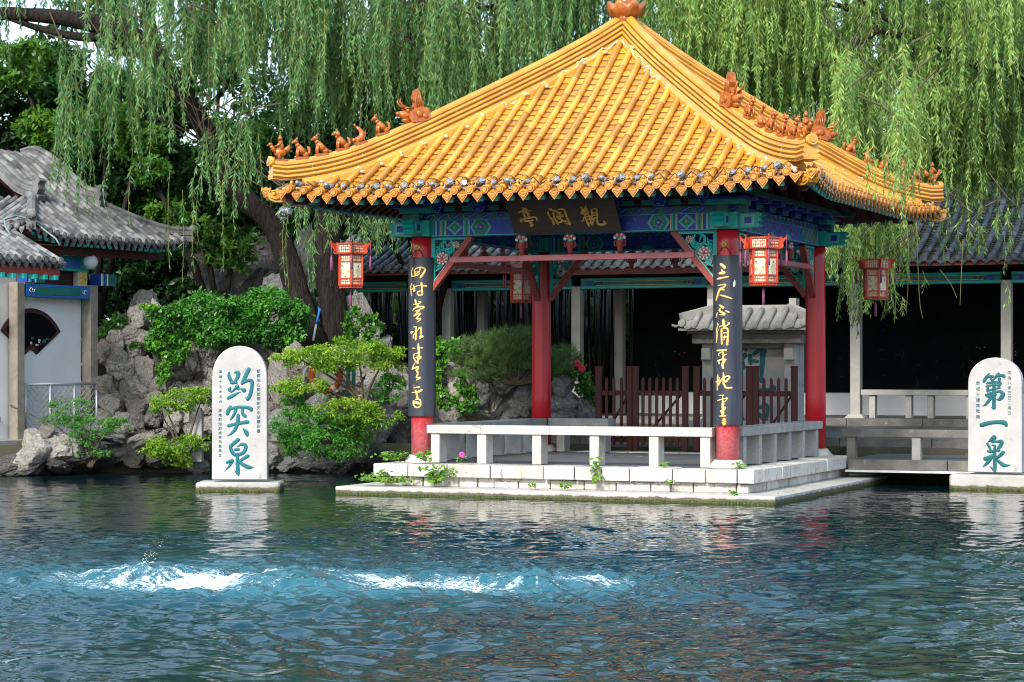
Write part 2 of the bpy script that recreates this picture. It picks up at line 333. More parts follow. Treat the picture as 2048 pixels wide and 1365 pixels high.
def rock_mat(name, c, c2, c3):
    t = NT(name); v = t.coord(); oi = t.node("ShaderNodeObjectInfo").outputs['Random']
    n1 = t.noise(v, 2.2, 6, 0.62, 0.6); n2 = t.noise(v, 9, 8, 0.68, 0.8); n3 = t.noise(v, 34, 5, 0.6)
    col = t.mix(t.rng(n1, 0.40, 0.60), c, c2); col = t.mix(t.rng(n2, 0.52, 0.62), col, c3); col = t.mix(t.rng(n2, 0.44, 0.36), col, (c2[0] * .45, c2[1] * .43, c2[2] * .40))
    col = t.mix(t.rng(n3, 0.60, 0.70), col, (c[0] * 0.35, c[1] * 0.35, c[2] * 0.34))
    k = t.rng(oi, 0, 1, 0.66, 1.2); cb = t.node("ShaderNodeCombineColor"); [t.l.new(k, cb.inputs[i]) for i in range(3)]
    col = t.mix(1.0, col, cb.outputs[0], 'MULTIPLY')
    t.set(t.b.inputs['Base Color'], col); t.b.inputs['Roughness'].default_value = 0.85; t.b.inputs['Specular IOR Level'].default_value = 0.25
    h = t.math('ADD', n2, t.math('MULTIPLY', n3, 0.35)); t.bump(h, 1.0, 0.09)
    return t.m
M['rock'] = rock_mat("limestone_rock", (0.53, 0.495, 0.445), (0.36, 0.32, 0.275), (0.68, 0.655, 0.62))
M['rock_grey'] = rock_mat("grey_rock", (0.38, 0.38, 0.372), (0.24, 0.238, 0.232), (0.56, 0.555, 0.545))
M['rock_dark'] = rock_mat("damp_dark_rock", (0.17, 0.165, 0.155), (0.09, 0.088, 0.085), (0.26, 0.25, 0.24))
M['rock_mortar'] = rock_mat("rockery_mortar", (0.34, 0.29, 0.245), (0.24, 0.205, 0.175), (0.42, 0.37, 0.32))
def stained_white():
    t = NT("stained_white_stone"); v = t.coord(); k = t.rng(t.attr(), 0, 1, .80, 1.08)
    c = t.mix(t.rng(t.noise(v, 1.6, 4), .38, .64), (0.66, 0.63, 0.57), (0.52, 0.485, 0.425))
    c = t.mix(t.rng(t.noise(t.mapping(v, (9, 9, .9)), 2.2, 6, .7, .3), .54, .70), c, (0.335, 0.315, 0.28))
    c = t.mix(t.rng(t.noise(v, 7, 7, .72, .6), .58, .66), c, (0.30, 0.275, 0.235)); c = t.mix(t.rng(t.noise(v, 38, 4, .7), .62, .70), c, (0.25, 0.235, 0.21))
    cb = t.node("ShaderNodeCombineColor"); [t.l.new(k, cb.inputs[i]) for i in range(3)]; c = t.mix(1.0, c, cb.outputs[0], 'MULTIPLY')
    t.set(t.b.inputs['Base Color'], c); t.b.inputs['Roughness'].default_value = .78; t.b.inputs['Specular IOR Level'].default_value = .3
    t.bump(t.noise(v, 24, 8, .7), .55, .02); return t.m
M['white'] = stained_white()
M['tanstone'] = mat("tan_stone_post", (0.30, 0.265, 0.215), (0.215, 0.19, 0.155), 0.8, 5, (0.14, 0.125, 0.10), 0.35, 40, c3thr=(0.62, 0.72))
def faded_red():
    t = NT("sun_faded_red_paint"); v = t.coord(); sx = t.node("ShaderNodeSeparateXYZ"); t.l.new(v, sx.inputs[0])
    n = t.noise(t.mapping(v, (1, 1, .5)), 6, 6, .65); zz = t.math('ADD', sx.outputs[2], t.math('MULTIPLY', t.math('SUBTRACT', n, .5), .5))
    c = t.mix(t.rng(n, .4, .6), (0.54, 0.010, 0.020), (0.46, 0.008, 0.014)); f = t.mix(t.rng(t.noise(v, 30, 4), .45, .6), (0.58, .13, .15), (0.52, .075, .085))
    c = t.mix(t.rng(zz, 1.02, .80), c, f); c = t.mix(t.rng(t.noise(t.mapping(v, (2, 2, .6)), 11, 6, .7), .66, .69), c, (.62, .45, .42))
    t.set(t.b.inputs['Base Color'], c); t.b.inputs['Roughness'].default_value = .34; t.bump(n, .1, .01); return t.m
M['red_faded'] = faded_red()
# stone that carries a band of moss just above the water
def mossy(name, c, c2, z0, z1):
    t = NT(name); v = t.coord('Object'); g = t.node("ShaderNodeNewGeometry").outputs['Position']
    sx = t.node("ShaderNodeSeparateXYZ"); t.l.new(g, sx.inputs[0]); z = sx.outputs[2]
    n = t.noise(v, 7, 6, 0.65); zz = t.math('ADD', z, t.math('MULTIPLY', t.math('SUBTRACT', n, 0.5), 0.09))
    base = t.mix(t.rng(t.noise(v, 2.5, 6, 0.6), 0.4, 0.65), c, c2)
    damp = t.mix(t.rng(zz, z1 + 0.015, z1 + 0.035), (0.11, 0.095, 0.065), base)
    moss = t.mix(t.rng(t.noise(v, 40, 3, 0.6), 0.4, 0.65), (0.016, 0.026, 0.006), (0.085, 0.115, 0.010))
    col = t.mix(t.rng(zz, z0, z1), moss, damp)
    t.set(t.b.inputs['Base Color'], col); t.b.inputs['Roughness'].default_value = 0.85
    t.bump(t.noise(v, 35, 7, 0.65), 0.4, 0.02); return t.m
M['slab'] = mossy("mossy_slab_stone", (0.50, 0.475, 0.43), (0.40, 0.385, 0.36), 0.018, 0.034)
M['plinth'] = mossy("mossy_plinth_stone", (0.46, 0.44, 0.41), (0.34, 0.33, 0.31), 0.014, 0.034)
M['stele'] = mat("pale_stele_stone", (0.46, 0.445, 0.435), (0.39, 0.375, 0.365), 0.7, 2.4, (0.30, 0.285, 0.275), 0.25, 40, c3thr=(0.61, 0.70), c3scale=6)
M['stele_grey'] = mat("grey_stele_stone", (0.36, 0.345, 0.335), (0.28, 0.27, 0.262), 0.7, 2.4, (0.16, 0.155, 0.15), 0.2, 40, c3thr=(0.62, 0.68), c3scale=7)
# ------------------------------------------------------------------ the yellow-roofed pavilion
ZB, ZC, ZT = 0.40, 0.49, 3.36                    # platform top, column foot, column head
CH = 2.1                                          # half the column spacing
A_TAB = [(0, 6.25), (.3, 5.97), (.8, 5.55), (1.32, 5.15), (2.17, 4.56), (2.8, 4.16), (3.2, 3.93), (3.45, 3.80), (3.7, 3.69)]
R_TAB = [(0, 6.56), (.28, 6.28), (.8, 5.87), (1.317, 5.50), (2.17, 4.91), (2.8, 4.51), (3.2, 4.36), (3.57, 4.29), (3.8, 4.28)]
def sm(tab, x): return (interp(tab, x - .12) + interp(tab, x) + interp(tab, x + .12)) / 3
def lift(a, s): return 0.20 * max(0.0, (min(abs(a), s) - 1.6) / 2.0) ** 2 * (s / 3.5) ** 3
def zs(u, s): return sm(A_TAB, s) + lift(u, s)
def s_e(u): return 3.43 + 0.20 * (abs(u) / 3.6) ** 3
pav = thing("pavilion", "square open pavilion with yellow glazed tile roof and red columns standing over the pool", "pavilion", (PCX, PCY, 0), PTH)
rb = MB()                                        # the dark boards under the tiles
def qrot(p, k):
    x, y, z = p
    for _ in range(k): x, y = -y, x
    return (x, y, z)
for k in range(4):
    NU = 24
    ss = [0.15, 0.8, 1.5, 2.1, 2.6, 3.0, 3.3, 1.0]
    for j in range(len(ss) - 1):
        s0 = ss[j]; s1 = ss[j + 1] if j < len(ss) - 2 else None
        row0 = []; row1 = []
        for i in range(NU + 1):
            f = -1 + 2 * i / NU
            u0 = f * s0; a = (u0, -s0, zs(u0, s0) - 0.06)
            if s1 is None: se = s_e(f * 3.58) - 0.03; u1 = f * se; b = (u1, -se, zs(u1, se) - 0.06)
            else: u1 = f * s1; b = (u1, -s1, zs(u1, s1) - 0.06)
            row0.append(qrot(a, k)); row1.append(qrot(b, k))
        rb.add(row0 + row1, [(i, i + 1, NU + 2 + i, NU + 1 + i) for i in range(NU)], 0)
roof = rb.build("roof", M['maroon'], pav)

def tile_slope(mb, rows, sp, surf, eave, top, rt=0.045, seg=0.30, pan=0.118, out=Vector((0, -1, 0)), mi_t=0, mi_p=1, mi_j=2, mi_m=None, mi_l=None, mi_e=None, knobs=True, drip=0.075, amp=0.018):
    """rows of round tiles over concave pan tiles; surf(u, s) -> point on the boards, s runs outward to the eave"""
    for u in rows:
        s1, s0 = eave(u), top(u)
        if s1 - s0 < 0.05: continue
        s = s1; n = max(1, round((s1 - s0) / seg)); L = (s1 - s0) / n
        for i in range(n):
            a, b = s1 - L * i, s1 - L * (i + 1); pts = [surf(u, a + (b - a) * q / 2) + Vector((0, 0, rt * .72)) for q in range(3)]
            mb.tube(pts, [rt * 1.03, rt, rt * .96], 8, mi_t, rnd.random(), caps=(i == 0))
            if i: mb.tube([surf(u, a + .008) + Vector((0, 0, rt * .72)), surf(u, a - .008) + Vector((0, 0, rt * .72))], rt * 1.06, 8, mi_j, caps=False)
        e = surf(u, s1) + Vector((0, 0, rt * .72))
        # round end disc with a raised rim, and a nail cap
        mb.tube([e - out * .004, e + out * .040], rt * 1.17, 12, mi_e if mi_e is not None else mi_t, rnd.random())
        mb.tube([e + out * .038, e + out * .043], rt * 0.86, 10, mi_l if mi_l is not None else mi_t, 0.25)
        mb.tube([e + out * .042, e + out * .047], rt * 0.70, 8, mi_e if mi_e is not None else mi_t, 0.75)
        if knobs:
            kpos = surf(u, s1 - .06) + Vector((0, 0, rt * 1.6))
            mb.tube([kpos, kpos + Vector((0, 0, .03)), kpos + Vector((0, 0, .055))], [.026, .026, .008], 7, mi_e if mi_e is not None else mi_t, rnd.random())
        if mi_m is not None:
            t = surf(u, s0) + Vector((0, 0, rt * .8))
            for _ in range(4):
                mb.ball(t + Vector((rnd.uniform(-.075, .075), rnd.uniform(-.04, .03), rnd.uniform(-.03, .03))), (rnd.uniform(.02, .045), rnd.uniform(.02, .04), .022), mi_m, n=6)
    for u in [r + sp / 2 for r in rows[:-1]] + [rows[0] - sp / 2, rows[-1] + sp / 2]:
        s1, s0 = eave(u), top(u) - .02
        if s1 - s0 > 0.06:
            n = max(1, round((s1 - s0) / pan)); L = (s1 - s0) / n
            for i in range(n):
                a, b = s1 - L * i, s1 - L * (i + 1); tn = rnd.random(); vs = []
                for s_, up in ((a, .0165), (b, -.002)):
                    for q in range(5):
                        x = (q / 4 - .5) * sp; vs.append(surf(u + x, s_) + Vector((0, 0, up - amp * math.cos(math.pi * (q / 4 - .5)))))
                for q in range(5):
                    x = (q / 4 - .5) * sp; vs.append(surf(u + x, a) + Vector((0, 0, -.004 - amp * math.cos(math.pi * (q / 4 - .5)))))
                mb.add(vs, [(q, q + 1, 6 + q, 5 + q) for q in range(4)], mi_p, tn)
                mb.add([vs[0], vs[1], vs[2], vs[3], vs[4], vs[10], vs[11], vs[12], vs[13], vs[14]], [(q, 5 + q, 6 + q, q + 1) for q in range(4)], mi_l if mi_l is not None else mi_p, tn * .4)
        if drip:                                  # pointed drip tile hanging under the eave
            e = surf(u, s1) + Vector((0, 0, -.004)) - out * .012; w_ = sp * .345; side = Vector((1, 0, 0)) if abs(out.y) > .5 else Vector((0, 1, 0))
            side = side - out * side.dot(out)
            def fn(a, b, h): return e + side * a + Vector((0, 0, b)) + out * (h + .012)
            mb.plate([(-w_, .012), (-w_ * .97, -.03), (-w_ * .62, -drip * .8), (-w_ * .22, -drip * 1.25), (0, -drip * 1.55), (w_ * .22, -drip * 1.25), (w_ * .62, -drip * .8), (w_ * .97, -.03), (w_, .012), (0, -.012)], fn, .016, mi_e if mi_e is not None else mi_t, rnd.random() * .6 + .3)
            mb.plate([(-w_ * .72, -.018), (-w_ * .62, -drip * .62), (0, -drip * 1.22), (w_ * .62, -drip * .62), (w_ * .72, -.018), (0, -.036)], fn, .004, mi_l if mi_l is not None else mi_t, .1, base=.0165); mb.plate([(-w_ * .56, -.030), (-w_ * .48, -drip * .58), (0, -drip * 1.05), (w_ * .48, -drip * .58), (w_ * .56, -.030), (0, -.048)], fn, .006, mi_e if mi_e is not None else mi_t, .6, base=.0165)
SP = 0.205
rows = [(i - 17) * SP for i in range(35)]
def surf_front(u, s): return Vector((u, -s, zs(u, s)))
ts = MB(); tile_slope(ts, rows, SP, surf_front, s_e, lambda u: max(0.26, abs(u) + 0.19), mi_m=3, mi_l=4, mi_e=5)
for sg in (-1, 1):                                # the wavering line of mortar under the hips
    pts = []
    for i in range(18):
        u = sg * (i * SP if i else .03); s_ = max(.26, abs(u) + .175)
        if s_ > s_e(u) - .1: break
        pts.append(surf_front(u, s_) + Vector((0, 0, .075))); u2 = u + sg * SP * .5; pts.append(surf_front(u2, max(.26, abs(u2) + .175) + .03) + Vector((rnd.uniform(-.02, .02), 0, .012)))
    ts.tube(pts, [rnd.uniform(.008, .024) for _ in pts], 6, 3, jit=.25)
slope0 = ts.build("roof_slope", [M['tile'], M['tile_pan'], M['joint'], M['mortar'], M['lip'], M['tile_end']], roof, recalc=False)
for k in range(1, 4):
    c = slope0.copy(); c.rotation_euler = (0, 0, k * math.pi / 2); link(c, roof)
# hip ridges
half = [(.0, 0), (.036, -.011), (.058, -.038), (.060, -.066), (.048, -.082), (.096, -.092), (.106, -.104), (.106, -.116), (.090, -.130), (.086, -.142), (.104, -.150), (.112, -.162), (.112, -.174), (.094, -.188), (.090, -.198), (.112, -.206), (.120, -.218), (.120, -.230), (.104, -.244), (.100, -.27), (.185, -.335), (.185, -.42)]
body_ = half[:-2] ; sec = body_ + [(-a, b) for a, b in body_[:0:-1]]; skirt = [(.098, -.255), (.160, -.315), (.160, -.40), (-.160, -.40), (-.160, -.315), (-.098, -.255)]
hr = MB(); hs_ = list(np.arange(0.10, 3.50, 0.115)) + [3.55]
path = []; tn = []
for h in hs_: path.append(Vector((h, -h, sm(R_TAB, h) + (0.03 if h > 3.5 else 0)))); tn.append(rnd.uniform(.3, .75))
hr.sweep(path, sec, 0, tint=.5, tints=tn); hr.sweep([p for p in path if p.x < 3.36], skirt, 0, tint=.4)
for h in hs_[2::3]:                              # mortar joints of the cover tiles
    z = sm(R_TAB, h); d = Vector((1, -1, (sm(R_TAB, h + .05) - sm(R_TAB, h - .05)) / .1)).normalized()
    p = Vector((h, -h, z)); hr.sweep([p - d * .006, p + d * .006], [(a * 1.03, b + .003) for a, b in [(.0, 0), (.036, -.011), (.058, -.038), (.060, -.066), (-.060, -.066), (-.058, -.038), (-.036, -.011)]], 1)
for a_, b_ in ((.054, -.084), (.089, -.140), (.092, -.200), (.102, -.250)):      # dark strips along the grooves between the mouldings
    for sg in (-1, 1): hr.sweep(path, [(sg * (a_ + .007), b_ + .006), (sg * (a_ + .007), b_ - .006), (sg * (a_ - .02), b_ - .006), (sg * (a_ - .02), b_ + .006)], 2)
for h in hs_[3::4]:
    z = sm(R_TAB, h); d = Vector((1, -1, (sm(R_TAB, h + .05) - sm(R_TAB, h - .05)) / .1)).normalized(); p = Vector((h, -h, z))
    hr.sweep([p - d * .004, p + d * .004], [(a * 1.02, b) for a, b in ([(.07, -.09), (.1, -.094), (.109, -.104), (.109, -.116), (.09, -.13), (.107, -.15), (.115, -.168), (.09, -.19), (.115, -.206), (.123, -.225), (.1, -.244)] + [(-.1, -.244), (-.123, -.225), (-.115, -.206), (-.09, -.19), (-.115, -.168), (-.107, -.15), (-.09, -.13), (-.109, -.116), (-.109, -.104), (-.1, -.094), (-.07, -.09)])], 1)
e = path[-1]; od = Vector((1, -1, 0.1)).normalized()
hr.tube([e - od * .02 + Vector((0, 0, -.045)), e + od * .05 + Vector((0, 0, -.04))], .068, 14, 0, .7)
hr.tube([e + od * .05 + Vector((0, 0, -.04)), e + od * .058 + Vector((0, 0, -.039))], .045, 12, 0, .2)
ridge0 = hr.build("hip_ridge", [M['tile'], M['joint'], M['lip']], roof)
# little glazed animals of the ridge, all facing outward (+x)
def animal(kind):
    b = MB(); Ry = lambda a: Matrix.Rotation(a, 3, 'Y')
    b.box((0, 0, .006), (.15, .085, .03), 0, tint=.3)
    if kind == 'rider':
        b.ball((0, 0, .095), (.075, .045, .055), n=8); b.tube([(.05, 0, .10), (.085, 0, .15), (.10, 0, .175)], [.03, .022, .018], 7); b.ball((.105, 0, .185), (.03, .02, .022), n=7)
        b.tube([(.12, 0, .185), (.15, 0, .172)], [.014, .003], 6)
        for s in (-1, 1): b.tube([(.02, s * .03, .07), (.02, s * .032, .02)], [.016, .012], 6)
        b.tube([(-.05, 0, .11), (-.10, 0, .14), (-.115, 0, .18)], [.035, .03, .008], 7)
        b.tube([(-.01, 0, .12), (-.015, 0, .18), (-.012, 0, .225)], [.036, .03, .018], 8, tint=.6); b.ball((-.008, 0, .25), .026, n=8); b.ball((-.01, 0, .277), .012, n=6)
        for s in (-1, 1): b.tube([(-.012, s * .026, .21), (.02, s * .036, .175), (.05, s * .016, .165)], .011, 6)
    elif kind == 'fish':
        b.tube([(.06, 0, .05), (.03, 0, .045), (-.02, 0, .07), (-.035, 0, .12), (-.01, 0, .165), (.03, 0, .20)], [.03, .042, .042, .034, .022, .012], 9)
        b.ball((.075, 0, .052), (.03, .025, .024), n=7)
        for s in (-1, 1): b.tube([(.03, 0, .195), (.045, s * .018, .235)], [.014, .004], 6)
        b.tube([(-.03, 0, .06), (-.05, 0, .02)], [.02, .015], 6); b.tube([(-.06, 0, .10), (-.085, 0, .125)], [.02, .004], 6)
    else:
        b.tube([(-.035, 0, .06), (0, 0, .10), (.03, 0, .145)], [.042, .040, .030], 9)
        b.tube([(.03, 0, .14), (.045, 0, .175)], [.028, .024], 8); b.ball((.055, 0, .195), (.034, .027, .028), n=8)
        b.tube([(.075, 0, .19), (.105, 0, .182)], [.018, .012], 7)
        for s in (-1, 1):
            b.tube([(.045, s * .016, .212), (.035, s * .02, .245 if kind == 'dog' else .228)], [.012, .003], 6)
            b.tube([(.03, s * .024, .12), (.045, s * .026, .07), (.05, s * .026, .02)], [.017, .013, .012], 6)
            b.ball((-.045, s * .028, .045), (.036, .016, .034), n=7)
        b.tube([(-.07, 0, .04), (-.10, 0, .07), (-.095, 0, .12), (-.075, 0, .14)] if kind != 'goat' else [(-.06, 0, .05), (-.11, 0, .035), (-.15, 0, .02)], [.016, .015, .02, .005] if kind != 'goat' else [.018, .014, .005], 6)
        if kind == 'lion': b.ball((.035, 0, .185), (.036, .04, .042), n=8, tint=.3)
        if kind == 'goat': b.tube([(.045, 0, .215), (.02, 0, .24), (-.01, 0, .235)], [.01, .008, .003], 5)
    return b
def dragon():
    b = MB(); f = lambda a, z, h: Vector((a, h, z))
    b.plate([(-.16, 0), (.10, 0), (.14, .06), (.12, .13), (.05, .17), (-.05, .19), (-.15, .16)], f, .15, base=-.075)
    b.plate([(-.10, .12), (.02, .13), (.045, .20), (.01, .25), (.03, .31), (.0, .37), (-.02, .42), (-.06, .43), (-.09, .38), (-.085, .30), (-.11, .24)], f, .09, base=-.045, tint=.35)   # the mane
    for q in range(4): b.tube([(-.09 + .03 * q, .05, .14), (-.085 + .03 * q, .052, .26), (-.07 + .018 * q, .048, .38)], [.012, .011, .004], 5, tint=.2); b.tube([(-.09 + .03 * q, -.05, .14), (-.085 + .03 * q, -.052, .26), (-.07 + .018 * q, -.048, .38)], [.012, .011, .004], 5, tint=.2)
    b.tube([(.08, 0, .10), (.18, 0, .125), (.25, 0, .135)], [.075, .055, .04], 9); b.ball((.262, 0, .15), (.03, .042, .028), n=8)
    b.tube([(.09, 0, .05), (.17, 0, .045), (.22, 0, .055)], [.05, .038, .02], 8, tint=.3)
    for s in (-1, 1):
        b.ball((.13, s * .05, .165), .026, n=7, tint=.8); b.tube([(.10, s * .05, .19), (.13, s * .055, .205), (.17, s * .05, .195)], .012, 5)
        b.tube([(.10, s * .04, .17), (.16, s * .055, .235), (.13, s * .07, .29), (.10, s * .075, .32)] if False else [(.12, s * .03, .19), (.19, s * .045, .245), (.22, s * .05, .30), (.19, s * .05, .345)], [.016, .014, .010, .003], 6, tint=.6)
        b.ball((-.02, s * .075, .10), (.055, .02, .055), n=8, tint=.3); b.ball((-.09, s * .075, .06), (.045, .02, .04), n=8)
    return b
def corner_beast():
    b = MB(); f = lambda a, z, h: Vector((a, h, z))
    b.plate([(-.10, -.085), (.06, -.085), (.13, -.06), (.165, -.01), (.16, .03), (.19, .07), (.18, .10), (.13, .085), (.10, .06), (-.10, .085)], f, .14, base=-.07)
    for s in (-1, 1):
        b.ball((.07, s * .07, .02), (.035, .018, .028), n=8, tint=.7); b.tube([(.02, s * .072, .04), (.07, s * .08, .06), (.11, s * .075, .045)], .012, 6)
        b.tube([(-.05, s * .072, -.03), (.05, s * .078, -.05), (.12, s * .07, -.03), (.15, s * .05, .0)], .011, 6, tint=.2); b.tube([(-.06, s * .072, .05), (-.03, s * .085, -.03), (-.07, s * .08, -.06)], .014, 6, tint=.3)
    b.ball((.17, 0, .03), (.025, .05, .03), n=8)
    return b
fig = [('rider', 3.47), ('dog', 3.27), ('goat', 3.08), ('lion', 2.88), ('fish', 2.70), ('dog', 2.49)]
proto = {k: animal(k) for k in ('rider', 'dog', 'goat', 'lion', 'fish')}
meshes = {}
def on_ridge(name, mb_key, mb, h, k, mt, dz=0.0, nm=None):
    x, y, _ = qrot((h, -h, 0), k); z = sm(R_TAB, h) + dz
    if mb_key in meshes: o = bpy.data.objects.new(name, meshes[mb_key]); link(o, roof)
    else: o = mb.build(name, mt, roof); meshes[mb_key] = o.data
    pitch = math.atan2(sm(R_TAB, h - .1) - sm(R_TAB, h + .1), .2 * 1.414) if mb_key != 'corner' else 0
    o.location = (x, y, z); o.rotation_euler = (0, pitch * 0.45, -math.pi / 4 + k * math.pi / 2)
    return o
for k in range(4):
    if k:
        c = ridge0.copy(); c.rotation_euler = (0, 0, k * math.pi / 2); link(c, roof)
    for kind, h in fig:
        o = on_ridge("ridge_figure", kind, proto[kind], h, k, M['beast'], -.012); sc_ = 1.16 if kind == 'rider' else 1.14; o.scale = (sc_, sc_, sc_)
    on_ridge("dragon_head", 'dragon', dragon(), 2.14, k, M['beast'], -.05)
    o = on_ridge("corner_beast", 'corner', corner_beast(), 3.50, k, M['tile'])
    x, y, _ = qrot((3.50, -3.50, 0), k); o.location = (x, y, 3.85); o.scale = (.92, 1, 1)
fn_ = MB()
prof = [(.12, 6.30), (.16, 6.40), (.17, 6.44)]
fn_.lathe(prof, 24)
vs = []; N = 48
for r, z, amp in ((.14, 6.42, 0), (.24, 6.47, .03), (.30, 6.56, .045), (.29, 6.62, .03), (.20, 6.60, 0), (.15, 6.66, 0), (.20, 6.74, 0), (.22, 6.84, 0), (.18, 6.96, 0), (.10, 7.05, 0), (.03, 7.12, 0)):
    for q in range(N):
        a = 2 * math.pi * q / N; vs.append((r * math.cos(a) * (1 + amp * math.cos(8 * a)), r * math.sin(a) * (1 + amp * math.cos(8 * a)), z + amp * math.cos(8 * a)))
fn_.add(vs, [(i * N + q, i * N + (q + 1) % N, (i + 1) * N + (q + 1) % N, (i + 1) * N + q) for i in range(10) for q in range(N)], 0, .5, True)
fn_.build("finial", M['finial'], roof).scale = (.92, .92, 1)
# eave rafters with painted ends
rf = MB()
for i in range(34):
    u = (i - 16.5) * SP; se = s_e(u) - .07; s0 = max(2.0, abs(u) + .1)
    if se - s0 < .15: continue
    a = Vector((u, -s0, zs(u, s0) - .115)); b_ = Vector((u, -se, zs(u, se) - .105))
    rf.bar(a, b_, .065, .07, 0); d = (b_ - a).normalized(); rf.bar(b_ - d * .07, b_ + d * .004, .069, .074, 1)
    rf.bar(a, a + (b_ - a) * .62 + Vector((0, 0, -.075)), .075, .075, 0)
rf.bar((2.0, -2.0, zs(2.0, 2.0) - .16), (3.46, -3.46, 3.83), .13, .15, 2)       # corner beam
raft0 = rf.build("eave_rafters", [M['maroon'], M['lteal'], M['rust']], roof)
for k in range(1, 4):
    c = raft0.copy(); c.rotation_euler = (0, 0, k * math.pi / 2); link(c, roof)
# ceiling, columns, capitals
cb_ = MB(); cb_.box((0, 0, 3.70), (4.3, 4.3, .03)); cb_.build("ceiling", M['maroon'], pav)  # ceiling board added to keep the inside dark
col_objs = []
for i, (cu, cv) in enumerate(((-1, -1), (1, -1), (1, 1), (-1, 1))):
    m_ = MB(); m_.lathe([(.145, ZC - .005), (.145, 1.2), (.142, 2.2), (.138, 3.2), (.138, ZT)], 32)
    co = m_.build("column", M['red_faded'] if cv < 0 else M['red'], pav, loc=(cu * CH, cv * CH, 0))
    if i == 0: co["label"] = "front left red column, sun-faded near its foot"
    q_ = MB(); q_.lathe([(.24, ZB - .005), (.235, ZB + .01), (.205, ZB + .05), (.175, ZB + .085), (.172, ZC + .005)], 28, rot=.1)
    q_.build("plinth", M['white'], co)
    k_ = MB()
    k_.box((0, 0, 3.465), (.36, .36, .205), 0)
    for a in range(4):
        Q = Matrix.Rotation(a * math.pi / 2, 4, 'Z')
        k_.box(Q @ Vector((0, -.183, 3.465)), (.16, .012, .15), 1, rz=a * math.pi / 2)
        k_.box(Q @ Vector((0, -.192, 3.465)), (.10, .010, .09), 2, rz=a * math.pi / 2)
        k_.tube([Q @ Vector((0, -.196, 3.465)), Q @ Vector((0, -.206, 3.465))], .02, 8, 3)
    for dx, dy in ((cu, 0), (0, cv)):            # carved beam ends beyond the column
        f = (lambda a, z, h: Vector((dx * a, h, z))) if dx else (lambda a, z, h: Vector((h, dy * a, z)))
        k_.plate([(.17, 3.37), (.40, 3.38), (.44, 3.41), (.40, 3.44), (.46, 3.47), (.42, 3.505), (.47, 3.53), (.44, 3.56), (.17, 3.56)], f, .15, 0, base=-.075)
        k_.plate([(.20, 3.40), (.36, 3.40), (.37, 3.54), (.20, 3.54)], f, .157, 1, base=-.0785)
        k_.plate([(.24, 3.43), (.33, 3.43), (.33, 3.51), (.24, 3.51)], f, .163, 2, base=-.0815)
    k_.box((0, 0, 3.62), (.17, .17, .10), 4)
    k_.box((0, 0, 3.70), (.46, .46, .07), 0); k_.box((0, 0, 3.745), (.60, .60, .03), 2)
    k_.build("capital", [M['teal'], M['lteal'], M['blue'], M['gold'], M['maroon']], co)
